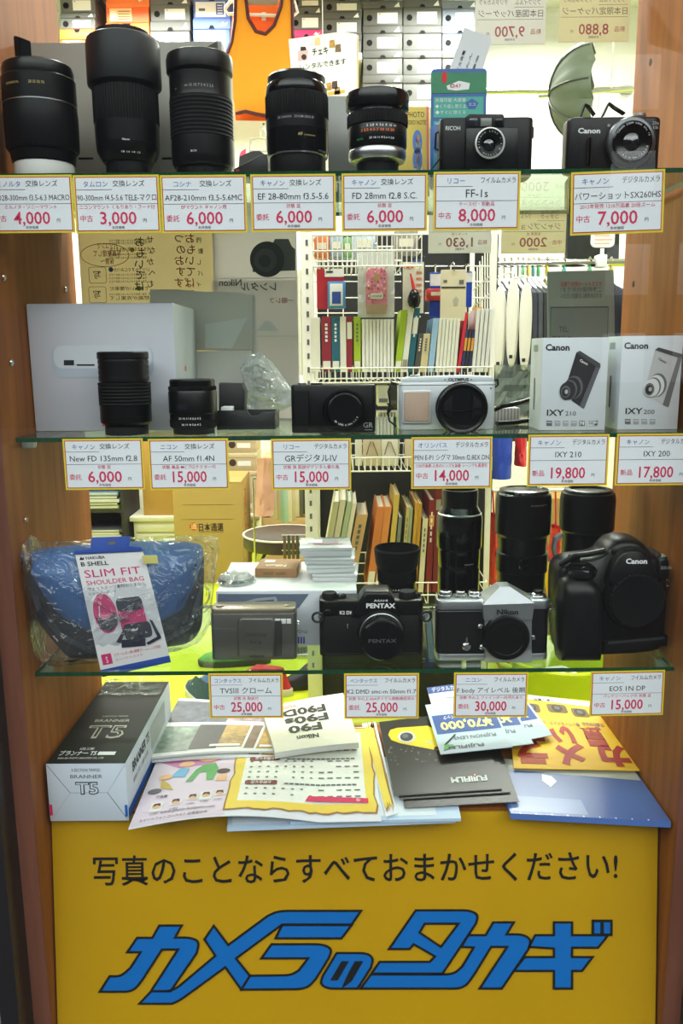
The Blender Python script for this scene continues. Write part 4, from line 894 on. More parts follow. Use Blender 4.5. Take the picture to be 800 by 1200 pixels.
# ---------------------------------------------------------------- lowest glass shelf
def shoulder_bag():
    base = P(140, 772, .085); CB, SB_a = cos(radians(19)), sin(radians(19)); r = thing('shoulder_bag', 'blue and black shoulder bag wrapped in clear film with a white header card', 'bag', (base.x - .002, .080, Z3), radians(19)); k = .00107
    L = lambda px, py: ((px - 140) * k * 1.03, (783 - (px - 60) * .15 - py) * k)
    NAVY = m('bag_navy', (24, 30, 42), .55, noise=.15, nscale=40, bump=.25, bscale=500); BLU = m('bag_blue', (52, 96, 152), .5, noise=.12, nscale=25, bump=.3, bscale=350)
    rr = random.Random(2)
    def pillow(outl, ctr, t0, t1, mat, R_=8, jit=0.0, sides=(-1, 1), pw=.5):
        q = M(); n = len(outl); c = Vector(ctr)
        for sg, th in ((-1, t0), (1, t1)):
            if sg not in sides: continue
            vs = []; fs = []
            for j in range(R_):
                t = 1 - j / (R_ - 1); y = sg * th * (max(0, 1 - t ** 2.2)) ** pw
                for i in range(n):
                    p = c + (Vector(outl[i]) - c) * t
                    lx, ly = p.x + rr.uniform(-jit, jit), y + rr.uniform(-jit, jit) * (j > 0); wx = r.location.x + lx * CB - ly * SB_a
                    if wx < XL + .003: lx += (XL + .003 - wx) / CB
                    vs.append((lx, ly, max(.0015, p.y + rr.uniform(-jit, jit))))
            for j in range(R_ - 1):
                for i in range(n):
                    i2 = (i + 1) % n; f = (j * n + i, j * n + i2, (j + 1) * n + i2, (j + 1) * n + i); fs.append(f if sg < 0 else f[::-1])
            q.add(vs, fs, mat)
        return q
    def smooth(pts, it=3):
        for _ in range(it):
            o = []
            for i in range(len(pts)):
                a, b = Vector(pts[i]), Vector(pts[(i + 1) % len(pts)]); o += [tuple(a * .75 + b * .25), tuple(a * .25 + b * .75)]
            pts = o
        return pts
    body = smooth([L(*p) for p in ((42, 655), (120, 638), (238, 628), (246, 640), (243, 690), (238, 752), (190, 765), (100, 782), (85, 776), (50, 720), (38, 680))], 3)
    pillow(body, L(145, 710), .042, .042, NAVY).build('bag_body', r, smooth=60)
    flap = smooth([L(*p) for p in ((40, 654), (120, 636), (240, 626), (246, 640), (240, 676), (218, 720), (170, 750), (115, 752), (84, 736), (64, 708), (46, 676))], 3)
    q = pillow(flap, L(140, 690), .049, .0, BLU, sides=(-1,), pw=.35); q.build('front_flap', r, smooth=60)
    q = M(); h = [(p[0], -.006 - .0 * i, p[1]) for i, p in enumerate([L(56, 690), L(62, 708), L(82, 738), L(115, 756), L(170, 753), L(220, 722), L(238, 684)])]
    q.strip([(x, -.040, z) if 0 < i < 6 else (x, -.012, z) for i, (x, y, z) in enumerate(h)], .003, .006, NAVY); q.build('flap_piping', r)
    yb = -.054
    # header card
    A, B, D = L(102, 641), L(172, 633), L(121, 783); Cc = L(196, 764)
    q = M(); CW = m('header_card_white', (218, 216, 218), .45); nx = 6
    def f0(u, v, o=0):
        x = (A[0] * (1 - u) + B[0] * u) * v + (D[0] * (1 - u) + Cc[0] * u) * (1 - v); z = (A[1] * (1 - u) + B[1] * u) * v + (D[1] * (1 - u) + Cc[1] * u) * (1 - v)
        return (x, yb + .012 * (v - .5) ** 2 * 2 - o, z)
    f = lambda u, v: f0(u, v, .0004); f2 = lambda u, v: f0(u, v, .0008); f3 = lambda u, v: f0(u, v, .0012)
    q.rect2(0, 0, 1, 1, lambda u, v: f0(u, v), CW, 4, 12); q.rect2(0, 0, 1, 1, lambda u, v: f0(1 - u, v, -.0012), CW, 4, 12)
    PK = m('print_pink', (200, 50, 110), .5); NV = m('print_navy', (40, 42, 60), .5); q.rect2(0, 0, 1, .065, f, m('print_royal', (40, 75, 160), .5), 4, 1)
    q.text('SLIM FIT', f, .07, .815, .085, PK, 'l', w=.82); q.text('SHOULDER BAG', f, .07, .755, .052, PK, 'l', w=.84); q.text('B SHELL', f, .05, .905, .045, INK, 'l', w=.40, bold=.02); q.text('HAKUBA', f, .14, .955, .032, INK, 'l', w=.28, bold=.02)
    q.map2([(.04, .953), (.075, .98), (.09, .965), (.12, .978), (.105, .953)], f, INK)
    q.text('ウェットスーツ素材のうすカル', f, .07, .715, .033, INKG, 'l', w=.84); q.text('ショルダーバッグ', f, .07, .68, .025, INKG, 'l', w=.4)
    q.map2(circ(.24, .52, .165, 24), f, PK); q.map2([(.09, .50), (.14, .40), (.26, .37), (.38, .42), (.37, .52), (.25, .47)], f2, NV)
    q.map2(rrect(.42, .33, .80, .62, .06), f2, PK); q.map2(rrect(.42, .52, .80, .63, .05), f3, NV); q.map2(rrect(.44, .27, .84, .41, .05), f3, NV)
    for pl in ([(.30, .275), (.44, .37), (.46, .35), (.36, .26)], [(.36, .22), (.70, .20), (.72, .265), (.38, .285)], [(.72, .225), (.92, .265), (.95, .24), (.74, .20)], [(.84, .42), (.88, .41), (.95, .25), (.90, .24)]): q.map2(pl, f3, NV)
    q.map2([(.54, .345), (.58, .37), (.61, .355), (.66, .37), (.63, .345)], lambda u, v: f0(u, v, .0016), WINK)
    q.rect2(.05, .10, .19, .19, f, PK); q.text('S', f2, .12, .115, .075, WINK, 'c', bold=.01); 
    q.text('ミラーレス一眼+標準ズームレンズ対応', f, .23, .155, .032, INKR, 'l', w=.68); q.text('コンパクトカメラ', f, .23, .115, .026, m('print_rose', (205, 130, 150), .5), 'l', w=.4); q.text('HAKUBA', f2, .06, .02, .028, WINK, 'l', w=.2)
    q.build('header_card', r, smooth=20)
    q = M(); a, b, c, d = L(172, 646), L(187, 645), L(186, 636), L(170, 637); q.prism([a, b, c, d], yb - .0025, yb - .001, m('sticker_yellow', (205, 195, 110), .5)); q.build('price_sticker', r, smooth=0)
    q = M(); pts = [L(*p) for p in ((101, 641), (172, 633), (171, 629), (158, 628), (160, 617), (120, 621), (117, 634), (101, 637))]; q.prism(pts, yb + .004, yb + .0055, m('print_royal', (40, 75, 160), .5), bev=.0003)
    h_ = L(140, 626); q.prism(rrect(h_[0] - .004, h_[1] - .0016, h_[0] + .004, h_[1] + .0016, .0015), yb + .0035, yb + .006, m('hole_dark', (120, 105, 80), .7)); q.build('hang_tab', r)
    wrap = smooth([L(*p) for p in ((22, 640), (28, 634), (70, 640), (120, 632), (200, 624), (258, 618), (265, 626), (255, 690), (246, 752), (190, 770), (100, 785), (62, 786), (45, 776), (40, 720), (30, 690))], 2)
    FILM = clear('bag_film', (248, 250, 252), ior=1.55, rough=.08, haze=(210, 212, 214), hz=.05, bump=1.0, bscale=26)
    q = pillow(wrap, L(145, 710), .058, .045, FILM, R_=14, jit=.0016, pw=.5); q.build('film_wrap', r, smooth=60)
shoulder_bag()
def tvs():
    F = Face(300, .055, Z3, 745); r = thing('titanium_compact_camera', 'titanium grey compact film camera with a closed front cover', 'camera', F.loc); k = F.k()
    TI = m('titanium', (104, 102, 98), .36, metal=.7, noise=.03, nscale=300); TO = m('titanium_lit_top', (150, 140, 122), .3, metal=.7)  # light falling on the top plate is put into its warmer, paler tone
    x0, x1, zt = F.x(247), F.x(347), F.z(719, 297)
    q = M(); q.prism(rrect(x0, 0, x1, .034, .006), 0.0, zt, TI, 'z', .0015); q.map2([F(248, 736), F(278, 736.3), F(278, 736.9), F(248, 736.6)], front(-.0003), INKG); q.build('body', r)
    q = M(); q.prism(rrect(x0 + .0006, .0015, x1 - .0006, .0335, .006), zt - .001, F.z(714, 297), TO, 'z', .0015); q.build('top_plate', r)
    q = M(); q.prism([F(279, 769), F(321, 769), F(323, 728), F(319, 723), F(282, 723), F(279, 728)], -.0045, .003, TI, bev=.0025, seg=3, front_only=True); ftext(q, 'CONTAX', F, 287, 312, 746, 4, m('dark_engraving', (52, 50, 48), .5), y=-.0048); ftext(q, 'TVS III', F, 292, 306, 755, 4, m('dark_engraving', (52, 50, 48), .5), y=-.0048); q.build('lens_cover', r)
    q = M(); q.prism([F(321, 768), F(330, 768), F(330, 727), F(321, 727)], -.0025, .001, m('titanium_dark', (70, 68, 66), .4, metal=.7), bev=.001); q.build('cover_edge', r)
    q = M(); q.prism([F(322, 731), F(341, 731), F(341, 725), F(322, 725)], -.0012, .004, m('flash_window', (205, 205, 200), .15), bev=.0006); 
    for px in (328, 335): q.map2([F(px, 731), F(px + 1, 731), F(px + 1, 725), F(px, 725)], front(-.0015), INKG)
    q.build('flash', r)
    for px in (270, 276, 283): M().lathe([(2 * k, 0), (2 * k, .0012), (0, .0014)], (F.x(px), .012, F.z(714)), SILV, seg=16).build('top_button', r)
    M().lathe([(5 * k, 0), (5 * k, .002), (4 * k, .0026), (0, .0026)], (F.x(257), .014, F.z(714)), TO, seg=28).build('shutter_button', r)
    q = M(); q.lathe([(3.6 * k, 0), (3.6 * k, .0018), (0, .002)], (F.x(336), .014, F.z(714)), TO, seg=24); q.build('mode_dial', r)
    q = M(); q.map2([F(293, 768.5), F(310, 768.5), F(310, 766.5), F(293, 766.5)], front(-.0049), m('dark_engraving', (52, 50, 48), .5)); q.build('maker_plate', r)
    for sx_ in (x0, x1): M().tube([(sx_, .014, F.z(731)), (sx_ + (.0025 if sx_ > 0 else -.0025), .014, F.z(732)), (sx_ + (.0025 if sx_ > 0 else -.0025), .014, F.z(735)), (sx_, .014, F.z(736))], .0008, CHRM, 6).build('strap_lug', r)
tvs()
def tvs_carton():
    F = Face(330, .105, Z3, 725); r = thing('camera_carton', 'slate and grey carton with blue numerals behind the titanium compact', 'box', F.loc); k = F.k()
    x0, x1, zt = F.x(254), F.x(418), F.z(693, 330); q = M(); q.box(x0, x1, 0, .15, 0, zt, m('carton_pale_grey', (196, 200, 208), .55), .0008)
    f = front(-.0004); SLT = m('carton_slate', (92, 102, 122), .5, noise=.08, nscale=14)
    q.map2([F(255, 725), F(330, 722), F(350, 712), F(362, 696), F(255, 696)], f, SLT); q.map2([F(276, 713), F(279, 707), F(300, 701), F(323, 699), F(325, 703), F(323, 709), F(300, 713)], front(-.0008), m('print_camera_grey', (150, 156, 165), .45)); q.map2([F(298, 709), F(321, 706), F(321, 702), F(299, 704)], front(-.0012), m('print_camera_dark', (88, 92, 100), .45))
    ftext(q, 'III', F, 349, 357, 754, 8, m('print_blue', (50, 60, 150), .5), bold=.02); ftext(q, 'TVS', F, 325, 347, 754, 8, m('print_blue', (50, 60, 150), .5), bold=.02); ftext(q, '(クローム)', F, 346, 360, 742, 4, INKG)
    q.build('carton_body', r)
    M().box(x0 + .001, x1 - .001, .001, .149, zt - .0004, zt + .0006, m('carton_lid_white', (214, 214, 212), .55)).build('carton_lid', r)
    return zt + Z3 + .0006
ZT = tvs_carton()
def on_carton():
    F = Face(322, .17, ZT, 690); r = thing('kraft_box', 'small brown kraft box with reversed lettering, on the slate carton', 'box', F.loc, radians(-4)); KR = m('kraft_brown', (158, 118, 78), .7, noise=.05, nscale=60); k = F.k()
    x0, x1 = F.x(299), F.x(348); h = .0125; q = M(); q.box(x0, x1, 0, .055, 0, h, KR, .0006); q.text('Nikon', lambda u, v: (u, .02 - v * 1.0, h + .0005), 0, 0, .016, m('kraft_white', (215, 200, 180), .6), 'c', w=.028, bold=.03, flip=True) ; q.rect2(x0 + .008, .032, x0 + .022, .046, lambda u, v: (u, v, h + .0005), m('kraft_label', (220, 212, 200), .6))
    q.text('Nikon  52mm', lambda u, v: (u, -.0005, v), 0, .004, .006, m('kraft_ink', (90, 62, 40), .6), 'c', w=.03, flip=True); q.build('box_body', r)
    F = Face(277, .15, ZT, 692); q = M(); k = F.k(); r = thing('filter_pack', 'film-wrapped round filter case lying at the left end of the slate carton', 'filter case', F.loc)
    q.lathe([(20 * k, 0), (21 * k, .001), (21 * k, .005), (19 * k, .007), (0, .0072)], (0, 0, 0), m('filter_case_grey', (95, 98, 100), .35)); q.build('round_case', r)
    q = M(); rr = random.Random(9); n = 24; vs = [(24 * k * cos(2 * pi * i / n) * rr.uniform(.95, 1.1), 24 * k * sin(2 * pi * i / n) * rr.uniform(.9, 1.1), .001) for i in range(n)] + [(16 * k * cos(2 * pi * i / n) * rr.uniform(.8, 1.2), 16 * k * sin(2 * pi * i / n), .0095 + rr.uniform(-.001, .003)) for i in range(n)] + [(0, 0, .0085)]
    q.add(vs, [(i, (i + 1) % n, n + (i + 1) % n, n + i) for i in range(n)] + [(n + i, n + (i + 1) % n, 2 * n) for i in range(n)], CRINK); q.build('film_wrap', r, smooth=0)
    labs = ['flat clear-white plastic case, bottom of the stack on the slate carton', 'flat clear-white plastic case, second from the bottom of its stack', 'clear-white plastic case third in the stack beside the kraft box', 'shallow white plastic case on top of the stack beside the kraft box']
    z = ZT; CL = clear('case_plastic', (240, 243, 246), ior=1.5, rough=.1, haze=(226, 228, 230), hz=.72)
    for i, (x0, x1, h, Y) in enumerate(((366, 418, .011, .145), (360, 416, .010, .147), (357, 415, .009, .15), (352, 412, .013, .155))):
        F = Face((x0 + x1) / 2, Y, z, 680); r = thing('plastic_case', labs[i], 'plastic case', F.loc, radians((-3, 4, -2, 2)[i]), group='stacked plastic cases'); a, b = F.x(x0), F.x(x1)
        q = M(); q.box(a, b, 0, .062, 0, h * .6, CL, .001); q.build('case_base', r); q = M(); q.box(a - .0008, b + .0008, -.0008, .0628, h * .62, h, CL, .0012); q.build('case_lid', r)
        M().box(a + .006, b - .006, .006, .056, .0012, h * .55, m('case_foam', (150, 155, 165), .8)).build('case_content', r)
        if i == 3:
            q = M(); q.map2(circ((a + b) / 2, .03, .018, 28), lambda u, v: (u, v, h + .0004), m('case_label_grey', (120, 122, 128), .5)); q.rect2(a + .01, .026, a + .03, .044, lambda u, v: (u, v, h + .0008), PAPR); q.rect2(a + .018, .016, b - .01, .019, lambda u, v: (u, v, h + .0008), INKR); q.build('case_label', r, smooth=0)
        z += h + .0006
on_carton()
def slr_common(): pass
def k2():
    F = Face(435, .066, Z3, 735); r = thing('black_reflex_camera', 'black reflex camera with a capped lens, left of the chrome reflex camera', 'camera', F.loc); k = F.k()
    x0, x1 = F.x(374), F.x(496); zt = F.z(704, 435); zm = F.z(722)
    q = M(); q.prism(rrect(x0, 0, x1, .034, .008), 0.003, zm, LTHR, 'z', .001); q.build('body', r)
    q = M(); q.prism(rrect(x0, -.0004, x1, .0344, .008), zm, zt, BLKM, 'z', .002); ftext(q, 'K2 DMD', F, 398, 418, 720, 4.2, WINK, y=-.0008, bold=.02); q.build('top_plate', r)
    q = M(); q.prism(rrect(x0, -.0004, x1, .0344, .008), 0, .004, BLKM, 'z', .001); q.build('bottom_plate', r)
    q = M(); b = [F(411, 722), F(469, 722), F(468, 714), F(459, 697), F(455, 692), F(428, 692), F(424, 697), F(413, 714)]; q.prism(b, -.007, .03, BLKM, bev=.004, seg=3); ftext(q, 'PENTAX', F, 429, 463, 712.5, 5.5, WINK, y=-.0075, bold=.03); ftext(q, 'ASAHI', F, 438, 454, 705, 2.4, WINK, y=-.0075, bold=.01); q.build('prism_housing', r)
    c = F.at(447, 744, -.02); K = k * .985
    def ring(nm, prof, mat, rib=None):
        q = M(); q.lathe([(a * K, h) for a, h in prof], (c[0], 0, c[1]), mat, 'y', rib=rib, seg=120 if rib else 64); q.build(nm, r); return q
    ring('lens_mount', [(28, -.002), (28, .006), (26.5, .007)], BLKM); ring('aperture_ring', [(26.5, .006), (27, .008), (27, .014), (26, .015)], BLKR, .98)
    ring('silver_band', [(25.2, .014), (25.4, .015), (25.4, .0180), (24.8, .0184)], SILV); ring('focus_ring', [(24.5, .0183), (25.3, .0195), (25.3, .032), (24.6, .033)], BLKR, .97)
    q = M(); q.lathe([(a * K, h) for a, h in [(24.2, .032), (24.8, .0335), (24.8, .039), (23, .041), (20, .0415), (0, .0415)]], (c[0], 0, c[1]), BLKG, 'y')
    q.text('PENTAX', lambda u, v: (c[0] + u, -.0418, c[1] + v), 0, -2 * K, 6 * K, m('cap_grey', (70, 70, 72), .5), 'c', w=32 * K, bold=.02); q.build('lens_cap', r)
    for px, w_, h in ((386, 9, .007), (400, 6, .004), (478, 10, .008), (489, 4.5, .005)):
        q = M(); q.lathe([(w_ * k, 0), (w_ * k, h * .7), (w_ * k * .9, h), (0, h)], (F.x(px), .017, zt - .0005), BLKR, seg=36); q.build('top_dial', r)
    q = M(); q.lathe([(3 * k, 0), (3 * k, .003), (2 * k, .004), (0, .004)], (F.x(399), .014, zt + .002), CHRM, seg=20); q.build('shutter_button', r)
    for px, sg in ((374, -1), (497, 1)):
        lug = M(); lx = F.x(px) + sg * .002; lz = F.z(722); lug.tube([(lx + .006 * cos(t) * (1), -.004, lz + .006 * sin(t)) for t in [2 * pi * i / 20 for i in range(20)]], .0016, m('strap_ring_black', (30, 30, 32), .3), 8, closed=True); lug.build('strap_ring', r)
        M().lathe([(0, .0), (3.2 * k, 0), (3.2 * k, .004), (0, .005)], (lx - sg * .004, .0005, lz + .001), CHRM, 'y', seg=18).build('strap_lug', r)
    q = M(); q.box(F.x(406), F.x(408.2), -.003, 0, F.z(736), F.z(730), CHRM, .0005); q.build('self_timer_lever', r)
    q = M(); q.lathe([(0, 0), (4 * k, 0), (4 * k, .003), (3 * k, .004), (0, .004)], (*[F(384, 717)[0], 0, F(384, 717)[1]],), BLKG, 'y', seg=20); q.build('flash_socket', r)
k2()
def nikon_f():
    F = Face(578, .046, Z3, 735); r = thing('chrome_reflex_camera', 'chrome and black reflex camera with a pointed finder and body cap', 'camera', F.loc); k = F.k()
    x0, x1 = F.x(512), F.x(644); zb = F.z(766, 578); zm = F.z(715, 578); zt = F.z(704, 578); CH = m('brushed_chrome', (176, 178, 182), .32, metal=.85)
    q = M(); q.prism(rrect(x0 + .0004, .0004, x1 - .0004, .0336, .009), .004, zm + .002, LTHR, 'z', 0); q.build('body', r)
    q = M(); q.prism(rrect(x0, 0, x1, .034, .009), 0, zb, CH, 'z', .001); q.build('bottom_plate', r)
    q = M(); q.prism(rrect(x0, 0, x1, .034, .009), zm, zt, CH, 'z', .0018); q.map2([F(513, 717), F(566, 716.5), F(566, 715.5), F(513, 716)], front(-.0004), INKG); q.build('top_plate', r)
    q = M(); q.prism([F(567, 775), F(622, 775), F(622, 703), F(567, 703)], -.005, .004, CH, bev=.001); q.build('mirror_box_front', r)
    # finder: four-sided pyramid roof above a vertical nameplate
    a, b = F(564, 706), F(624, 704); pk0, pk1 = F(586, 689), F(598, 688.5); nb = F(570, 724)[1]
    q = M(); vs = [(a[0] + .002, -.009, nb), (b[0] - .002, -.009, nb), (b[0] - .002, .032, nb), (a[0] + .002, .032, nb), (a[0], -.010, a[1]), (b[0], -.010, b[1]), (b[0], .034, b[1]), (a[0], .034, a[1]), (pk0[0], .004, pk0[1]), (pk1[0], .004, pk1[1]), (pk1[0], .026, pk1[1]), (pk0[0], .026, pk0[1])]
    q.add(vs, [(0, 1, 5, 4), (1, 2, 6, 5), (2, 3, 7, 6), (3, 0, 4, 7), (4, 5, 9, 8), (5, 6, 10, 9), (6, 7, 11, 10), (7, 4, 8, 11), (8, 9, 10, 11), (3, 2, 1, 0)], CH)
    ftext(q, 'Nikon', F, 582, 607, 720, 6, INK, y=-.0106, bold=.03); q.map2(rrect(*F(586, 701), *F(600, 694), .002), lambda u, v: (u, -.0102 + (v - a[1]) / (pk0[1] - a[1]) * .0142, v), m('badge_grey', (120, 122, 126), .4)); q.build('finder', r, smooth=0)
    c = F.at(594, 749, -.016); 
    q = M(); q.lathe([(29 * k, -.012), (29 * k, -.009), (28 * k, -.0085)], (c[0], 0, c[1]), BLKM, 'y'); q.build('mount_ring', r)
    q = M(); q.lathe([(26 * k, -.009), (27 * k, -.006), (27 * k, .013), (25.5 * k, .0155), (20 * k, .016), (19.5 * k, .0155), (0, .0155)], (c[0], 0, c[1]), BLKM, 'y'); q.build('body_cap', r)
    for px, w_, h, nm in ((523, 9, .010, 'rewind_knob'), (541, 6.5, .009, 'shutter_button'), (557, 8.5, .009, 'speed_dial'), (632, 9.5, .006, 'advance_lever')):
        q = M(); q.lathe([(w_ * k, 0), (w_ * k, h * .45), (w_ * k * .8, h * .5), (w_ * k * .8, h * .85), (w_ * k * .68, h), (0, h)], (F.x(px), .015, zt - .0003), CHRM, rib=.97, seg=96); q.build(nm, r)
    q = M(); q.lathe([(5 * k, 0), (5 * k, .003), (4 * k, .0034), (0, .0034)], (F.x(632), .015, zt + .0055), BLKM, seg=28); q.build('frame_counter', r)
    p = F(546, 757); q = M(); q.lathe([(0, 0), (5 * k, 0), (5 * k, .003), (3.5 * k, .0045), (0, .0045)], (p[0], 0, p[1]), CHRM, 'y', seg=24); q.box(p[0] - .0012, p[0] + .0012, -.004, -.001, p[1] + .004, p[1] + 12 * k, CHRM, .0005); q.build('self_timer_lever', r)
    for px, py, yy in ((562, 733, 0), (564, 757, -.0), (624, 746, -.0)):
        p = F(px, py); M().lathe([(0, yy), (3.2 * k, yy), (3.2 * k, .0035), (2 * k, .005), (0, .005)], (p[0], -.001, p[1]), CHRM, 'y', seg=20).build('front_button', r)
    for px, sg in ((512, -1), (645, 1)): 
        M().tube([(F.x(px) + sg * (.002 + .003 * cos(t)), .010, F.z(716) + .0035 * sin(t)) for t in [2 * pi * i / 16 for i in range(16)]], .0008, CHRM, 6, closed=True).build('strap_ring', r)
nikon_f()
def eos():
    F = Face(720, .05, Z3, 710); r = thing('large_reflex_camera', 'big rounded black reflex camera with a battery grip and body cap', 'camera', F.loc); k = F.k(); B = m('polycarbonate_black', (11, 11, 13), .36, spec=.3, bump=.02, bscale=900)
    pts = [(653, 764), (664, 772), (690, 775), (772, 768), (781, 758), (784, 690), (784, 660), (780, 650), (768, 653), (760, 641), (749, 633), (727, 632), (714, 640), (705, 653), (674, 656), (657, 662), (651, 676)]
    o = [F(*p) for p in pts]; o = [(x, max(.0, z)) for x, z in o]
    q = M(); q.dome([(x, max(.0005, z)) for x, z in chaikin(o)], [(-.001, .90), (.001, .94), (.005, .975), (.012, 1), (.042, 1), (.048, .97), (.05, .93)], B); q.build('body', r, smooth=50)
    q = M(); o = [F(*p) for p in ((708, 668), (718, 648), (728, 640), (748, 640), (758, 650), (768, 668), (772, 690), (706, 690))]; q.dome(chaikin(o), [(-.014, .80), (-.0125, .88), (-.009, .95), (-.003, 1), (.02, 1)], B); ftext(q, 'Canon', F, 733, 758, 660.5, 6, WINK, y=-.0148, bold=.035); q.build('prism_housing', r, smooth=50)
    q = M(); o = [F(*p) for p in ((651, 768), (656, 776), (694, 780), (702, 772), (703, 700), (698, 680), (684, 672), (662, 672), (651, 684))]; q.dome([(x, max(.0005, z)) for x, z in chaikin(o)], [(-.026, .62), (-.0245, .74), (-.021, .86), (-.015, .95), (-.007, 1), (.012, 1)], B); q.build('hand_grip', r, smooth=50)
    p = F.at(681, 671, -.008); q = M(); q.lathe([(1, 0), (1, .004), (.85, .007), (.5, .008), (0, .008)], (0, 0, 0), BLKG, T=Matrix.Translation((p[0], -.006, p[1])) @ Matrix.Rotation(radians(28), 4, 'X') @ Matrix.Diagonal((18 * k, 14 * k, 1, 1))); q.build('grip_top', r)
    q = M(); q.lathe([(5 * k, 0), (5 * k, .0025), (3.5 * k, .0035), (0, .003)], (0, 0, 0), BLKG, T=Matrix.Translation((F.at(686, 671, -.014)[0], -.014, p[1] + .0035)) @ Matrix.Rotation(radians(30), 4, 'X')); q.build('shutter_button', r)
    q = M(); q.lathe([(6 * k, -.006), (6 * k, .006)], (F.x(672), .008, F.z(660)), BLKR, 'x', rib=.95, seg=60); q.build('command_dial', r)
    q = M(); q.box(F.x(712), F.x(722), -.004, .01, F.z(652), F.z(646), BLKG, .002); q.build('hot_shoe_cover', r)
    q = M(); q.tube([F.at(655, 668, 0)[:1] + (0.0, F.z(664)), F.at(672, 655, 0)[:1] + (-.003, F.z(653)), F.at(690, 652, 0)[:1] + (-.003, F.z(651)), F.at(708, 646, 0)[:1] + (0.0, F.z(648))], .0035, BLKM); q.build('top_ridge', r)
    c = F.at(746, 704, -.016)
    q = M(); q.lathe([(36 * k, -.006), (36 * k, .006), (34 * k, .009), (33 * k, .009)], (c[0], 0, c[1]), B, 'y'); q.build('lens_mount', r)
    q = M(); q.lathe([(32 * k, .006), (32 * k, .017), (31 * k, .018)], (c[0], 0, c[1]), BLKR, 'y', rib=.97, seg=120); q.lathe([(31 * k, .017), (30 * k, .019), (28 * k, .0185), (0, .0185)], (c[0], 0, c[1]), BLKM, 'y'); q.build('body_cap', r)
    q = M(); o = [F(*p) for p in ((706, 764), (780, 756), (781, 744), (706, 750))]; q.prism(o, -.006, .01, B, bev=.003); q.map2([F.at(712, 755, -.0064), F.at(778, 749, -.0064), F.at(778, 746, -.0064), F.at(712, 752, -.0064)], front(-.0066), m('label_dark_grey', (44, 45, 48), .3)); q.build('battery_booster', r)
    q = M(); o = [F(*p) for p in ((770, 680), (783, 678), (783, 658), (780, 651), (770, 655))]; q.prism(o, -.005, .02, B, bev=.004, seg=3); ftext(q, 'EOS-1N', F, 774, 786, 667, 3.6, m('grey_print', (150, 150, 150)), y=-.0055, bold=.01); q.build('right_shoulder', r, smooth=50)
    q = M(); q.tube([(F.x(784) + .001 + .0035 * cos(t), .012, F.z(690) + .004 * sin(t)) for t in [2 * pi * i / 16 for i in range(16)]], .001, CHRM, 6, closed=True); q.build('strap_lug', r)
eos()
YT = .205
lens('small black lens with a flared rubber hood behind the black reflex camera', 465, YT, Z3, [
 ('rear_cap', BLK, [(20, None), (21, 712), (21, 700)]), ('aperture_ring', BLKR, [(21.5, 700), (22.5, 698), (22.5, 690)], .985),
 ('scale_ring', BLKM, [(22, 690), (22, 680)]), ('focus_ring', BLKR, [(22.5, 680), (23, 679), (23, 666), (22, 665)], .97),
 ('hood', BLKR, [(22.5, 665), (25, 660), (26.5, 647), (27, 643), (25.5, 641), (23, 662), (21, 666)])],
 lambda md, F, k, r: (cyltext(md['scale_ring'][0], '3 5 8  11', 22 * k, 0, F.z(687), .003, WINK, .016), cyltext(md['scale_ring'][0], '4', 22 * k, -22, F.z(687), .003, INKR, .002)))
lens('long slim black lens with bright glints behind the chrome camera', 538, YT, Z3, [
 ('rear_cap', BLK, [(21, None), (22, 712), (22, 700)]), ('lower_barrel', BLKG, [(24, 700), (24.5, 698), (24.5, 664), (24, 662), (24.5, 661), (24.5, 642)]),
 ('grip_ring', BLKG, [(25, 642), (26.5, 639), (26.5, 606), (25.5, 602)]), ('chrome_ring', SILV, [(25.3, 602), (25.6, 601), (24.5, 600)]),
 ('shoulder', BLKG, [(24.5, 600), (22, 595), (21, 593)]), ('hood', BLKM, [(20.5, 593), (21, 576), (20.5, 573), (18, 573), (17.5, 578)])],
 lambda md, F, k, r: (cyltext(md['lower_barrel'][0], 'TELEPHOTO', 24.5 * k, 20, F.z(658), .0022, m('dull_white_ink', (150, 150, 150)), .014)))
def ex(md, F, k, r):
    cyltext(md['hood'][0], 'ZOOM 80-200 1:4', 32 * k, 22, F.z(590), .0028, m('dull_white_ink', (150, 150, 150)), .026)
    q = M(); q.lathe([(0, 0), (7 * k, 0), (7 * k, .006), (5 * k, .009), (0, .009)], (F.x(607), -26 * k, F.z(655)), BLKG, 'y', seg=24); q.build('collar_knob', r)
lens('thick black telephoto lens standing capped behind the chrome camera', 612, YT, Z3, [
 ('rear_cap', BLK, [(24, None), (25, 712), (25, 690)]), ('lower_barrel', BLKM, [(27, 690), (28, 685), (28, 640)]), ('tripod_collar', BLKM, [(28, 668), (30, 667), (30, 646), (28, 645)]),
 ('upper_barrel', BLKM, [(28, 640), (29, 625)]), ('hood', BLKM, [(29, 627), (32, 623), (32, 585), (31, 578), (29, 576)]), ('front_cap', BLKG, [(29, 576), (28, 573), (22, 572), (21, 573), (0, 573)])], ex)
lens('thick black telephoto lens standing capped behind the biggest camera', 687, YT, Z3, [
 ('rear_cap', BLK, [(24, None), (25, 712), (25, 690)]), ('lower_barrel', BLKM, [(26, 690), (27, 685), (27, 622)]),
 ('hood', BLK, [(28, 622), (31, 619), (31.5, 584), (30, 577), (28, 576)]), ('front_cap', BLKM, [(28, 576), (27, 573), (22, 572), (20.5, 575), (0, 575)])],
 lambda md, F, k, r: cyltext(md['front_cap'][0], 'LENS', 27 * k, 0, F.z(576), .002, m('dull_white_ink', (150, 150, 150)), .01))
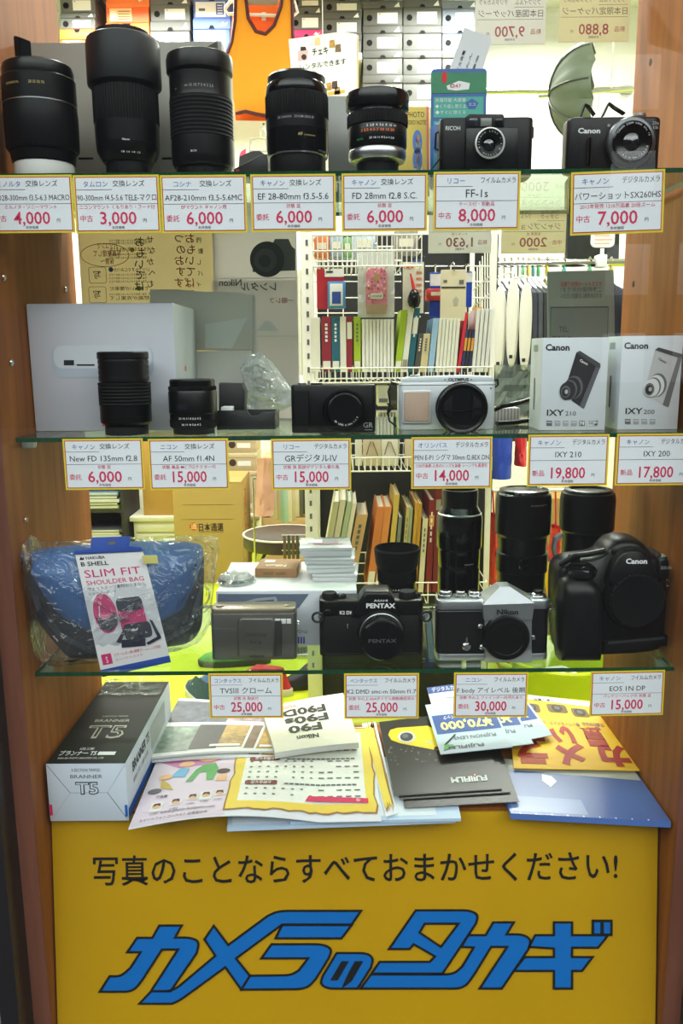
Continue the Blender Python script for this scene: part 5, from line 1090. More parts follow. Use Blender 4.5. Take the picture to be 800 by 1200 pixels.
def grey_strap():
    F = Face(655, .16, Z3, 640); q = M(); pts = [F.at(658, 626, 0), F.at(650, 630, 0), F.at(646.5, 640, 0), F.at(649, 650, 0), F.at(656, 656, 0), F.at(664, 690, 0), F.at(664, 722, 0)]
    pts = [(x, (0, -.004, -.008, -.006, 0, .004, .004)[i], max(.001, z)) for i, (x, z) in enumerate(pts)]
    q.strip(pts, .012, .004, m('strap_grey', (128, 130, 130), .4, bump=.4, bscale=500)); tag(q.build('grey_strap', loc=F.loc), 'curved grey ribbed strap left of the biggest camera', 'strap')
grey_strap()

# ---------------------------------------------------------------- printed matter on the board
def t5_box():
    zt = ZB + .0775; a = G(42, 896, zt); b = G(135, 896, zt); Yf = (a.y + b.y) / 2; w = b.x - a.x; c = G(196, 792, zt); d = Vector((c.x - b.x, c.y - b.y)); ang = atan2(d.x, d.y) * .30
    r = thing('tripod_carton', 'long black and white tripod carton at the left end of the board', 'box', (max(a.x, XL + .006) + w / 2, Yf, ZB + .0006), -ang)
    Lg = .262; h = .0775; WB = m('tripod_white', (196, 204, 216), .5); BK = m('tripod_black', (20, 19, 20), .55, spec=.2); BL = m('tripod_blue', (30, 85, 165), .45)
    q = M(); q.box(-w / 2, w / 2, 0, Lg, 0, h, WB, .0006)
    tp = lambda u, v: (u, v, h + .0004); tp2 = lambda u, v: (u, v, h + .0008); q.rect2(-w / 2 + .0004, .0006, w / 2 - .0004, Lg - .001, tp, BK)
    SV = m('t5_silver', (150, 146, 135), .4); q.text('T5', tp2, 0, .070, .052, SV, 'c', w=.052, bold=.03); q.text('T5', lambda u, v: tp(u, v)[:2] + (h + .0011,), 0, .0725, .046, BK, 'c', w=.0465, bold=-.012); q.text('BRANNER', tp2, 0, .118, .012, SV, 'c', w=.048); q.text('5-SECTION TRIPOD', tp2, 0, .134, .006, SV, 'c', w=.036)
    q.text('ブランナー T5', tp2, -.042 * .98, .022, .014, WINK, 'l', w=.047, bold=.02); q.text('5段三脚', tp2, -.01, .036, .008, WINK, 'c', w=.018); q.rect2(.008, .022, .03, .031, tp2, WINK); q.text('HAKUBA PHOTO INDUSTRY CO., LTD.', tp2, -.01, .012, .006, WINK, 'c', w=.058)
    fr = lambda u, v: (u, -.0004, v); fr2 = lambda u, v: (u, -.0008, v)
    q.text('5-SECTION TRIPOD', fr, 0, h - .010, .006, INKG, 'c', w=.036); q.text('BRANNER', fr, 0, h - .019, .007, INKG, 'c', w=.040); q.text('T5', fr, 0, h - .040, .022, INK, 'c', w=.029, bold=.05); q.text('T5', fr2, 0, h - .0395, .021, WB, 'c', w=.027, bold=.005)
    def ln(x0, z0, x1, z1): q.map2([(x0, z0), (x1, z1), (x1 + .0005, z1 + .0004), (x0 + .0005, z0 + .0004)], fr, INKG)
    ln(-w / 2 + .001, h - .001, -w * .22, h * .5); ln(-w * .22, h * .5, -w / 2 + .003, .004); ln(w / 2 - .001, h - .001, w * .25, h * .5); ln(w * .25, h * .5, w / 2 - .002, .003); ln(-w * .22, h * .5, w * .25, h * .5)
    q.rect2(-w / 2 + .0006, .008, -w / 2 + .004, .023, fr, INKR); q.rect2(w / 2 - .004, .006, w / 2 - .0006, .022, fr, BL)
    sd = lambda u, v: (w / 2 + .0004, u, v); sd2 = lambda u, v: (w / 2 + .0008, u, v); q.rect2(.001, .002, Lg - .002, .016, sd, BL); q.text('BRANNER T5', sd, .03, .05, .02, INK, 'l', w=.09, bold=.02); q.text('収納寸法 三脚 仕様', sd, .03, .035, .008, INKG, 'l', w=.08); q.rect2(.13, .03, .22, .065, sd, m('tripod_grey_print', (170, 172, 176), .5))
    q.build('carton_body', r)
    q = M(); rr = random.Random(11); f = lambda u, v: (-w / 2 + .004 + (w - .006) * u, .205 + .055 * v, h + .003 + rr.uniform(0, .012) * (v > .2)); q.rect2(0, 0, 1, 1, f, clear('sleeve_film', (244, 246, 246), ior=1.5, rough=.1, haze=(200, 200, 195), hz=.03, bump=.8, bscale=30), 5, 7); q.build('torn_film', r, smooth=0)
t5_box()
class Sheet:
    """a sheet or a pad of them lying on the board; u runs from left to right and v away from the viewer"""
    def __init__(s, name, label, cat, cor, z, th, mat, curve=None, group=None, nu=14, nv=8, edge=None, unit=.00025):
        s.z, s.th = z, th; s.cw = [G(px, py, z + th) for px, py in cor]; s.curve = curve or (lambda u, v: 0)
        s.o = sum(s.cw, Vector()) / 4; s.o.z = z; s.name, s.label, s.cat, s.group = name, label, cat, group
        s.q = M(); s.unit = unit; q = s.q
        tops = []; fs = []
        def pt(u, v): return s.f(u, v, 0)
        for i in range(nu + 1):
            for j in range(nv + 1): tops.append(pt(i / nu, j / nv))
        for i in range(nu):
            for j in range(nv): a = i * (nv + 1) + j; fs.append((a, a + nv + 1, a + nv + 2, a + 1))
        q.add(tops, fs, mat); n = len(tops); bot = [(p[0], p[1], p[2] - th) for p in tops]
        q.add(bot, [f[::-1] for f in fs], mat)
        rim = [i * (nv + 1) for i in range(nu + 1)] + [nu * (nv + 1) + j for j in range(1, nv + 1)] + [i * (nv + 1) + nv for i in range(nu - 1, -1, -1)] + [j for j in range(nv - 1, 0, -1)]
        vs = [tops[i] for i in rim] + [bot[i] for i in rim]; m_ = len(rim)
        q.add(vs, [(i, m_ + i, m_ + (i + 1) % m_, (i + 1) % m_) for i in range(m_)], edge or mat)
    def f(s, u, v, lv):
        a, b, c, d = s.cw; p = (a * (1 - u) + b * u) * (1 - v) + (d * (1 - u) + c * u) * v
        return (p.x - s.o.x, p.y - s.o.y, s.th + s.curve(u, v) + lv * s.unit)
    def F(s, lv=1): return lambda u, v: s.f(u, v, lv)
    def rect(s, u0, v0, u1, v1, mat, lv=1, n=8): s.q.rect2(u0, v0, u1, v1, s.F(lv), mat, n, max(1, n // 2)); return s
    def poly(s, pts, mat, lv=2): s.q.map2(pts, s.F(lv), mat); return s
    def text(s, t, u, v, w, h, mat, lv=3, bold=.01, up=False, rot=0):
        """w, h in uv; upside down for readers inside the shop unless up"""
        g = -1 if not up else 1; f = s.F(lv)
        vs, fs = glyphs(t, bold); x0 = min(p[0] for p in vs); x1 = max(p[0] for p in vs); kk = w / (x1 - x0); cr_, sr = cos(radians(rot)), sin(radians(rot))
        def mp(p):
            a, b = (p[0] - (x0 + x1) / 2) * kk, (p[1] - .35) * h / .7; return f(u + g * (a * cr_ - b * sr), v + g * (a * sr + b * cr_))
        s.q.add([mp(p) for p in vs], fs, mat); return s
    def done(s): return tag(s.q.build(s.name, loc=tuple(s.o), smooth=30), s.label, s.cat, s.group)
BLS = m('pale_blue_folder', (180, 200, 222), .4); PINK = m('flyer_pink', (214, 196, 212), .6); PALE = m('flyer_pale', (218, 218, 224), .6)
z = ZB + .0008
for i, (cor, lab) in enumerate((([(266, 971), (534, 961), (520, 890), (272, 895)], 'pale blue clear folder, undermost below the parchment flyer'), ([(340, 963), (540, 959), (525, 885), (335, 890)], 'pale blue clear folder over another, right end showing below the black brochures'))):
    Sheet('clear_folder', lab, 'folder', cor, z, .004, BLS).rect(.02, .05, .86, .9, m('folder_sheet_white', (214, 222, 230), .5)).done(); z += .0048
# blue folders at the right
b = Sheet('blue_folder', 'shiny blue plastic folder pad at the right end of the board', 'folder', [(598, 953), (786, 963), (744, 903), (575, 888)], ZB + .0008, .008, m('folder_blue', (76, 100, 158), .22, noise=.04, nscale=20), edge=m('folder_blue_edge', (80, 112, 180), .3))
b.rect(.0, .78, .99, 1, m('folder_print_grey', (168, 168, 158), .35)).poly([(.30, .62), (.34, .50), (.40, .62), (.38, .72), (.32, .74)], m('folder_white', (226, 228, 232), .3))
for i in range(9): b.q.map2([(.06 + i * .1, -.0), (.068 + i * .1, -.0), (.068 + i * .1, .02), (.06 + i * .1, .02)], b.F(1), m('folder_white', (226, 228, 232), .3))
b.rect(.02, .04, .5, .30, m('folder_light_blue', (104, 126, 178), .2)).done()
# pink and parchment flyers
wave = lambda u, v: .012 * max(0, sin(pi * min(1, u / .75))) * (1 - v) ** 1.5 * (1 if u < .75 else 0) + .002 * sin(pi * u)
fl = Sheet('parchment_flyer', 'large flyer, parchment-edged table right and pink cartoon page left, under the booklets', 'flyer', [(150, 972), (447, 962), (434, 852), (196, 862)], ZB + .0105, .0008, PALE, wave, nu=36, nv=12, unit=.0004)
fl.rect(.005, .01, .375, .99, PINK, 1, 16); YB_ = m('parchment_yellow', (226, 196, 70), .6); YD = m('parchment_brown', (150, 105, 40), .6); YW = m('parchment_white', (226, 224, 216), .6)
def ragged(u0, v0, u1, v1, am, seed):
    rr = random.Random(seed); o = []
    for a, b_, n in (((u0, v0), (u1, v0), 22), ((u1, v0), (u1, v1), 12), ((u1, v1), (u0, v1), 22), ((u0, v1), (u0, v0), 12)):
        for i in range(n): t = i / n; o.append((a[0] + (b_[0] - a[0]) * t + rr.uniform(-am, am), a[1] + (b_[1] - a[1]) * t + rr.uniform(-am, am) * 1.6))
    return o
def paint_table(s, u0, v0, u1, v1, seed):
    n = 68; o1 = ragged(u0, v0, u1, v1, .007, seed)
    def loop(a, b_, c, d): return [x for p0, p1, k_ in (((a, b_), (c, b_), 22), ((c, b_), (c, d), 12), ((c, d), (a, d), 22), ((a, d), (a, b_), 12)) for x in [(p0[0] + (p1[0] - p0[0]) * i / k_, p0[1] + (p1[1] - p0[1]) * i / k_) for i in range(k_)]]
    l0 = o1; l1 = [(x + (.5 * (u0 + u1) - x) * .022, y + (.5 * (v0 + v1) - y) * .03) for x, y in o1]; l2 = loop(u0 + .045, v0 + .085, u1 - .045, v1 - .06)
    for la, lb, mt, lv in ((l0, l1, YD, 3), (l1, l2, YB_, 3)):
        for i in range(len(l2)): k_ = (i + 1) % len(l2); s.poly([la[i], la[k_], lb[k_], lb[i]], mt, lv)
    s.rect(u0 + .044, v0 + .084, u1 - .044, v1 - .059, YW, 3, 16)
    rr = random.Random(seed); w = u1 - u0
    for j, v in enumerate((.30, .60, .86)):
        vv = v0 + (v1 - v0) * v
        s.poly([(u0 + .10 * w + .20 * w * t, vv + d) for t, d in ((0, 0), (.5, -.028), (1, 0), (.5, .028))] if False else rrect(u0 + .10 * w, vv - .024, u0 + .32 * w, vv + .024, .012), m('parchment_red', (120, 50, 45), .6), 5); s.text('お問合せ店', u0 + .21 * w, vv, .14 * w, .026, YW, 6); s.text('■■■■■■■■■■■■■■', u0 + .62 * w, vv - .01, .50 * w, .014, INKG, 5)
    for i in range(13):
        for j in range(11):
            vv = v0 + (v1 - v0) * (.16 + .066 * j)
            if min(abs(vv - (v0 + (v1 - v0) * q_)) for q_ in (.30, .60, .86)) < .035: continue
            uu = u0 + w * (.11 + .062 * i); 
            if rr.random() < .82: s.poly([(uu, vv), (uu + .012 + .012 * (i > 7), vv), (uu + .012 + .012 * (i > 7), vv + .012), (uu, vv + .012)], INKG, 5)
    s.poly([(u0 + .52 * w, v0 + .10), (u0 + .94 * w, v0 + .085), (u0 + .94 * w, v0 + .13), (u0 + .54 * w, v0 + .15)], INKR, 6); s.text('今なら大特価セール', u0 + .74 * w, v0 + .115, .30 * w, .026, WINK, 7)
paint_table(fl, .37, .06, .99, .985, 4)
SK = m('cartoon_skin', (224, 170, 130), .6); GR_ = m('cartoon_green', (90, 160, 90), .6); HR = m('cartoon_hair', (70, 42, 40), .6); BLW = m('cartoon_blue', (110, 170, 210), .6); MG = m('cartoon_plum', (190, 120, 165), .6)
class _Low:
    def poly(s, pts, mt, lv): fl.poly([(u, .30 + (v - .42) * .95) for u, v in pts], mt, lv); return s
lw = _Low()
lw.poly([(.02, .99), (.02, .80), (.12, .70), (.25, .72), (.36, .84), (.36, .99)], MG, 2).poly(circ(.245, .80, .05, 18), SK, 3).poly([(.19, .84), (.22, .90), (.28, .90), (.30, .83), (.27, .86), (.22, .86)], HR, 4)
lw.poly([(.17, .52), (.20, .66), (.23, .72), (.28, .73), (.30, .66), (.29, .52), (.26, .52), (.25, .62), (.22, .62), (.20, .52)], GR_, 3).poly(circ(.15, .74, .035, 16), SK, 3).poly([(.09, .60), (.13, .70), (.17, .68), (.16, .58)], BLW, 3).poly([(.10, .52), (.06, .58), (.07, .48), (.13, .44)], m('cartoon_mustard', (190, 160, 60), .6), 3).poly(circ(.075, .60, .03, 14), SK, 4).poly(circ(.325, .62, .03, 14), HR, 3).poly([(.30, .50), (.35, .50), (.345, .58), (.31, .58)], SK, 3).poly(circ(.05, .45, .03, 14), INKG, 3)
for i, (u, v, t) in enumerate(((.085, .16, 0), (.16, .18, 1), (.225, .21, 1), (.28, .22, 0), (.335, .23, 1))):
    fl.poly(circ(u, v, .026, 16) if t else [(u - .026, v - .045), (u + .026, v - .045), (u + .026, v + .045), (u - .026, v + .045)], m('portrait_white', (216, 214, 212), .6), 3); fl.poly(circ(u, v, .017, 14), SK, 4).poly([(u - .017, v + .0), (u - .012, v + .03), (u + .012, v + .03), (u + .017, v), (u, v + .014)], HR, 5); fl.text('小川和子', u, v - .065, .035, .018, INKG, 4, up=True)
fl.text('www.photo-kodomo.com', .22, .10, .22, .028, INKG, 4, up=True).text('審査員', .09, .26, .05, .022, INK, 4, up=True).text('スマイルフォトコンテスト 応募受付中', .17, .045, .27, .02, INKG, 4, up=True).done()
f2 = Sheet('parchment_flyer', 'second parchment-edged flyer sticking out right of the large flyer', 'flyer', [(452, 957), (466, 953), (440, 846), (424, 848)], ZB + .0115, .0006, PALE)
f2.poly(ragged(.1, .06, .85, .97, .03, 8), YD, 2).poly(ragged(.1, .08, .70, .95, .03, 9), YB_, 3).done()
# travel magazines
z = ZB + .0125
mcs = [([(172, 892), (330, 888), (352, 835), (212, 826)], 'travel magazine, undermost of the two left of the cream booklet'), ([(172, 888), (322, 880), (345, 826), (210, 818)], 'travel magazine with landscape pictures, upper one left of the cream booklet')]
for i, (cor, lab) in enumerate(mcs):
    s = Sheet('magazine', lab, 'magazine', cor, z, .0032, m('magazine_white', (212, 212, 212), .45), lambda u, v: .004 * sin(pi * u) * (1 - v), nu=20); z += .0048
    s.rect(.02, .05, .30, .48, m('photo_grey_green', (120, 132, 122), .4, noise=.5, nscale=80)).rect(.30, .06, .52, .50, m('photo_dark', (44, 42, 46), .4, noise=.3, nscale=60)).rect(.52, .08, .72, .50, m('photo_amber', (150, 118, 60), .4, noise=.6, nscale=90)).rect(.0, .55, .50, .95, m('photo_slate', (72, 78, 92), .4, noise=.5, nscale=70)).rect(.5, .58, .98, .95, m('photo_mauve', (150, 130, 140), .4, noise=.5, nscale=60)).rect(.74, .05, .82, .5, m('photo_brown', (110, 84, 64), .4, noise=.4, nscale=80)).rect(.84, .04, .98, .52, m('photo_gold', (176, 136, 66), .4, noise=.5, nscale=80))
    s.text('LINKED', .30, .525, .18, .04, WINK if i else INK, 3, .02, up=True); s.rect(.46, .09, .70, .13, WINK, 3).rect(.86, .07, .96, .11, WINK, 3).done()
# cream booklet
s = Sheet('instruction_booklet', 'thick cream booklet with bold black upside-down lettering', 'booklet', [(322, 880), (420, 868), (402, 812), (306, 830)], z, .009, m('booklet_cream', (218, 212, 194), .6), lambda u, v: .002 * sin(pi * u) - .003 * max(0, .12 - v) / .12, edge=m('booklet_pages', (196, 196, 194), .7, noise=.12, nscale=8, stretch=(1, 1, 200)))
s.text('Nikon', .42, .17, .26, .08, INK, 3, .03); CRM = m('booklet_cream', (218, 212, 194), .6)
for v, t in ((.36, 'F90'), (.54, 'F90s'), (.73, 'F90D')): s.text(t, .42 + (.05 if len(t) > 3 else 0), v, .40 if len(t) == 3 else .52, .14, INK, 3, .035)
s.text('使用説明書', .3, .88, .2, .05, m('faded_red_ink', (196, 110, 110), .7), 3, .0); s.done(); z += .012
# black brochures
BB = m('brochure_black', (36, 33, 32), .3); BE = m('brochure_edge', (120, 116, 112), .6)
zz = ZB + .0125
for i, (cor, lab) in enumerate((([(474, 946), (608, 939), (574, 844), (458, 850)], 'black glossy brochure, undermost of three black brochures'), ([(468, 936), (598, 928), (566, 838), (452, 848)], 'black glossy brochure, middle one of three black brochures'), ([(462, 932), (588, 924), (560, 832), (444, 846)], 'black glossy brochure with a yellow camera, top one of three black brochures'))):
    s = Sheet('camera_brochure', lab, 'brochure', cor, zz, .0012, BB, edge=BE, group='black camera brochures'); zz += .0022
    s.text('FUJIFILM', .72, .12, .34, .055, WINK, 3, .04); s.poly([(.76, .14), (.78, .14), (.775, .165), (.765, .165)], REDI, 4)
    if i == 2:
        _s = s; s = type('Sh', (), {'poly': lambda z_, pts, mt, lv: (_s.poly([(u + .06, v - .12) for u, v in pts], mt, lv), z_)[1], 'text': lambda z_, *k, **kw: (_s.text(*k, **kw), z_)[1]})(); s.poly([(.03, .97), (.0, .90), (.02, .82), (.10, .76), (.42, .62), (.50, .64), (.53, .72), (.50, .86), (.40, .97), (.10, .99)], m('brochure_camera_yellow', (222, 192, 30), .35), 2)
        s.poly(circ(.17, .84, .085, 24), m('print_silver', (188, 188, 190), .45), 3).poly(circ(.17, .84, .062, 24), m('print_black', (38, 38, 42), .45), 4).poly(circ(.16, .85, .03, 16), m('print_dark_grey', (92, 92, 98), .45), 5).poly([(.34, .73), (.40, .715), (.41, .735), (.35, .75)], m('print_silver', (188, 188, 190), .45), 3)
        s.poly([(.40, .62), (.50, .64), (.49, .67), (.41, .66)], HR, 3)
        rr = random.Random(12); s = _s
        for _ in range(26): u, v = rr.uniform(.02, .5), rr.uniform(.36, .6); s.poly(circ(u, v, rr.uniform(.004, .012), 7), m('splash_grey', (120, 120, 122), .4), 2)
    s.done()
# purchase coupons
def coupon(cor, z, lab, big='¥70,000'):
    s = Sheet('discount_leaflet', lab, 'leaflet', cor, z, .0008, m('coupon_pale', (176, 188, 202), .5), lambda u, v: .001 * u, group='blue and white discount leaflets')
    s.rect(.04, .36, .97, .74, m('coupon_blue', (40, 72, 140), .5)); s.text(big, .50, .50, .76, .15, m('coupon_cream', (228, 216, 140), .5), 3, .03); s.text('最大キャッシュバック', .5, .67, .6, .06, WINK, 3)
    s.text('FUJINON LENS', .55, .25, .6, .06, INKG, 3).poly([(.08, .15), (.28, .33), (.30, .32), (.11, .14)], INK, 3).text('FUJIFILM', .38, .09, .5, .05, INKG, 3, .03).poly([(.05, .05), (.16, .08), (.22, .14), (.10, .16)], GR_, 3); s.done()
zz = ZB + .021
for cor, lab in (([(548, 880), (647, 862), (610, 812), (525, 822)], 'blue and white leaflet, rightmost of the fanned discount leaflets'), ([(532, 882), (625, 872), (594, 815), (515, 818)], 'blue and white leaflet, middle one of the fanned discount leaflets'), ([(516, 884), (600, 876), (574, 818), (498, 826)], 'blue and white leaflet reading ¥70,000 upside down, leftmost of the fanned ones')):
    coupon(cor, zz, lab); zz += .0025
s = Sheet('camera_leaflet', 'white leaflet with a blue band and camera picture, behind the fanned discount leaflets', 'leaflet', [(510, 842), (560, 836), (545, 800), (500, 806)], ZB + .0195, .0008, PAPR)
s.rect(.0, .78, 1, 1, m('coupon_blue', (40, 72, 140), .5)).text('デジタルカメラ', .5, .88, .8, .12, WINK, 3, up=True); s.poly([(.25, .35), (.70, .33), (.72, .58), (.25, .60)], m('print_dark_grey', (92, 92, 98), .45), 2).poly(circ(.48, .46, .12, 18), m('print_black', (38, 38, 42), .45), 3).done()
# yellow purchase poster
s = Sheet('yellow_poster', 'yellow poster with big red upside-down katakana, on the blue folder', 'poster', [(602, 900), (756, 903), (699, 822), (592, 812)], ZB + .0115, .0012, m('poster_yellow', (228, 180, 36), .5, noise=.03, nscale=12), nu=14)
RD = m('poster_crimson', (165, 40, 30), .5)
for t, u in (('カ', .83), ('メ', .49), ('ラ', .16)): s.text(t, u, .18, .25, .20, RD, 3, .06)
for t, u in (('買', .75), ('い', .47), ('ま', .20)): s.text(t, u, .43, .21, .20, RD, 3, .05)
s.text('眠っているカメラ・レンズ', .46, .585, .42, .04, INKG, 3).text('写真機材全般', .80, .60, .2, .04, INKG, 3)
for u, v, a in ((.25, .80, .09), (.52, .82, .10), (.74, .78, .08)): s.poly(rrect(u - a, v - .07, u + a, v + .06, .03), m('poster_camera_brown', (104, 84, 40), .5), 2).poly(circ(u, v, .055, 18), m('poster_camera_dark', (54, 46, 30), .5), 3).poly(circ(u, v, .03, 14), m('print_dark_grey', (92, 92, 98), .45), 4)
s.poly([(.20, .93), (.95, .88), (.98, .97), (.22, 1.0)], PAPR, 2).text('カメラ・レンズ高価買取', .55, .94, .5, .03, INK, 3).done()

# ================================================================ the shop behind the cabinet
ORD = ('topmost', 'second from the top', 'third from the top', 'lowest visible')
def wbox(q, x0, x1, y0, y1, Y, d, mat, bev=.002, o=(0, 0, 0)):
    """box whose front face covers the pixel window at depth Y (world metres, minus origin o)"""
    xm, ym = (x0 + x1) / 2, (y0 + y1) / 2
    a, b, t, bt = P(x0, ym, Y).x, P(x1, ym, Y).x, P(xm, y0, Y).z, P(xm, y1, Y).z
    q.box(a - o[0], b - o[0], Y - o[1], Y + d - o[1], bt - o[2], t - o[2], mat, bev); return a - o[0], b - o[0], bt - o[2], t - o[2]
def origin(x0, x1, y1, Y): p = P((x0 + x1) / 2, y1, Y); return (p.x, Y, p.z)
# ---- shoe boxes on wall shelves
SG_, SL = m('shoebox_grey', (98, 98, 94), .6, noise=.03, nscale=10), m('shoebox_lid_grey', (88, 88, 85), .6)
SO, SOL = m('shoebox_orange', (222, 92, 28), .5), m('shoebox_lid_orange', (232, 112, 30), .5)
SB_, SBL_ = m('shoebox_blue', (70, 92, 158), .5), m('shoebox_lid_blue', (84, 108, 172), .5)
SP, SPL = m('shoebox_pink', (205, 50, 110), .5), m('shoebox_lid_pink', (220, 60, 120), .5)
SV_, SVL = m('shoebox_reflection_pale', (120, 128, 142), .6), m('shoebox_lid_reflection_pale', (112, 120, 134), .6)  # bluish paleness of a glass reflection, put into the box colour
def shoe_box(x0, x1, y0, y1, kind, label, group):
    Y = 4.15; o = origin(x0, x1, y1, Y); r = thing('shoe_box', label, 'shoe box', o, group=group)
    bm_, lm = {'grey': (SG_, SL), 'orange': (SO, SOL), 'blue': (SB_, SBL_), 'pink': (SP, SPL), 'slate': (SV_, SVL)}[kind]
    yl = y0 + (y1 - y0) * (.28 if kind != 'orange' else .42); q = M(); a, b, zb, zt = wbox(q, x0 + .5, x1 - .8, yl, y1 - .2, Y, .33, bm_, .002, o); h = zt - zb; w = b - a
    f = lambda u, v: (a + w * u, -.0012, zb + h * v); f2 = lambda u, v: (a + w * u, -.002, zb + h * v)
    if kind == 'orange': q.rect2(.08, .10, .60, .90, f, m('shoebox_sticker', (232, 190, 140), .6)); [q.rect2(.28, .2 + .16 * i, .56, .26 + .16 * i, f2, m('sticker_ink', (150, 90, 50), .6)) for i in range(4)]; q.rect2(.1, .3, .24, .75, f2, m('sticker_pale', (238, 215, 185), .6))
    elif kind == 'blue': q.rect2(.06, .10, .88, .92, f, PAPR); q.rect2(.62, .2, .84, .85, f2, SB_); [q.rect2(.66, .26 + .14 * i, .8, .31 + .14 * i, lambda u, v: f2(u, v)[:1] + (-.003,) + f2(u, v)[2:], PAPR) for i in range(4)]; q.text('24.5', f2, .25, .4, .012, INKG, 'c') if False else q.rect2(.15, .42, .32, .56, f2, INKG)
    else: q.rect2(.36, .12, .88, .72, f, PAPR); q.rect2(.4, .62, .44, .67, f2, INKG); q.prism(circ(a + w * .16, zb + h * .42, .016, 14), -.0015, .001, BLKR)
    q.build('box_body', r); q = M(); a2, b2, z0, z1 = wbox(q, x0, x1 - .3, y0, yl + .6, Y - .006, .34, lm, .002, o); wl = b2 - a2; hl = z1 - z0; g = lambda u, v: (a2 + wl * u, -.0075, z0 + hl * v)
    q.map2([(.42, .0), (.46, .35), (.54, .35), (.58, .0)] if kind != 'orange' else [(.40, .97), (.44, .68), (.54, .68), (.58, .97)], g, BLKR)
    if kind in ('grey', 'slate'): q.map2([(.78, .15), (.93, .15), (.90, .85)], g, PAPR)
    elif kind == 'orange': q.map2([(.74, .62), (.78, .42), (.92, .68), (.80, .53)], g, PAPR)
    else: q.map2([(.72, .3), (.8, .7), (.86, .45), (.94, .7), (.86, .25)], g, PAPR)
    q.build('box_lid', r)
cols = [(70, 112, [(-13, 15, 'grey'), (15, 34, 'grey'), (34, 62, 'orange')], 'the column nearest the left cabinet side'), (124, 175, [(-6, 27, 'orange'), (27, 62, 'orange')], 'the orange column'), (176, 223, [(-3, 25, 'grey'), (25, 62, 'grey')], 'the column behind the tallest lens'), (226, 270, [(-8, 22, 'blue'), (22, 62, 'blue')], 'the blue column'),
 (340, 378, [(-6, 8, 'grey'), (8, 35, 'grey'), (35, 62, 'pink')], 'the column right of the bib'), (378, 424, [(-5, 14, 'grey'), (14, 40, 'grey'), (40, 62, 'grey')], 'the column above the white leaflet'),
 (425, 472, [(1, 30, 'grey'), (30, 59, 'grey'), (59, 88, 'grey'), (88, 118, 'grey')], 'the column right of the leaflet'), (472, 518, [(-1, 30, 'grey'), (30, 59, 'grey'), (59, 88, 'grey'), (88, 118, 'grey')], 'the column behind the green package'), (518, 560, [(1, 30, 'slate'), (30, 59, 'slate'), (59, 88, 'grey'), (88, 118, 'grey')], 'the column nearest the white wall')]
for x0, x1, bs, where in cols:
    for i, (y0, y1, kd) in enumerate(bs):
        o_ = 'lowest' if i == len(bs) - 1 else ORD[i]
        shoe_box(x0, x1, y0, y1, kd, '%s shoe box, %s in %s' % ({'grey': 'dark grey', 'slate': 'reflection-paled grey'}.get(kd, kd), o_, where), 'shoe boxes on the wall shelves')
SHF = m('shelf_white', (225, 222, 212), .5)
def wall_shelf(x0, x1, y, label):
    q = M(); o = origin(x0, x1, y, 4.1); r = thing('wall_shelf', label, 'shelf', o); a, b = P(x0, y, 4.1).x - o[0], P(x1, y, 4.1).x - o[0]
    q.box(a, b, 0, .5, -.035, 0, SHF, .003); q.build('shelf_board', r)
    for x in (a + .05, b - .05): M().box(x - .012, x + .012, .1, .5, -.1, -.036, SHF, .003).build('bracket', r)
wall_shelf(64, 300, 62, 'white wall shelf under the orange and blue shoe boxes'); wall_shelf(336, 424, 62, 'white wall shelf under the pink shoe box'); wall_shelf(424, 562, 118.5, 'white wall shelf under the grey shoe boxes behind the green package')
# ---- orange bib on a hanger
def bib():
    Y = 3.6; o = origin(310, 310, 140, Y); r = thing('orange_bib', 'orange sleeveless bib with dark piping on a white hanger', 'bib', o); L = lambda px, py, d=0: (P(px, py, Y + d).x - o[0], P(px, py, Y + d).z - o[2])
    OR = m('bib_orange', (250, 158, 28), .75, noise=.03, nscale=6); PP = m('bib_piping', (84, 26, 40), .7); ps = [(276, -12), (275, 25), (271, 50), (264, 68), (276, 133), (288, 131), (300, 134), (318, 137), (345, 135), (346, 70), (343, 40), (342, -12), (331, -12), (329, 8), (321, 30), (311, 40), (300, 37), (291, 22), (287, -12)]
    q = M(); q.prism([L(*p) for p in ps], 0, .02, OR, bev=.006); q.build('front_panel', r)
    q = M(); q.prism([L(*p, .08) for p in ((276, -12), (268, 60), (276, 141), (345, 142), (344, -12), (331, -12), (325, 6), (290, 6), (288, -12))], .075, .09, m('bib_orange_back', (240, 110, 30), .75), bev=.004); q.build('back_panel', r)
    for seq in (ps[0:4], ps[9:12], ps[12:19], ps[4:9]):
        q = M(); q.tube([(L(*p)[0], -.003, L(*p)[1]) for p in seq], .009, PP, 6); q.build('piping', r)
    q = M(); q.tube([(L(262, 6)[0], .045, L(262, 6)[1]), (L(268, -2)[0], .045, L(268, -2)[1]), (L(310, -14)[0], .045, L(310, -14)[1]), (L(345, -2)[0], .045, L(345, -2)[1]), (L(348, 10)[0], .045, L(348, 10)[1]), (L(342, 15)[0], .045, L(342, 15)[1]), (L(266, 12)[0], .045, L(266, 12)[1]), (L(262, 6)[0], .045, L(262, 6)[1])], .008, WHT, 8); q.tube([(L(310, -14)[0], .045, L(310, -14)[1]), (L(310, -26)[0], .045, L(310, -26)[1]), (L(314, -32)[0], .045, L(314, -32)[1]), (L(311, -37)[0], .045, L(311, -37)[1])], .005, CHRM, 8); q.build('hanger', r)
    q = M(); q.prism([L(305, 18), L(310, 18), L(310, 8), L(305, 8)], .065, .068, PAPR); q.build('size_label', r)
    q = M(); a = P(240, -38, Y); b = P(425, -38, Y); q.tube([(a.x, Y + .045, a.z), (b.x, Y + .045, a.z)], .012, CHRM, 10); [q.tube([(x_, Y + .045, a.z), (x_, Y + .045, 3.5)], .01, CHRM, 8) for x_ in (a.x + .05, b.x - .05)]; tag(q.build('hanging_rail'), 'chrome rail above the orange bib', 'rail')
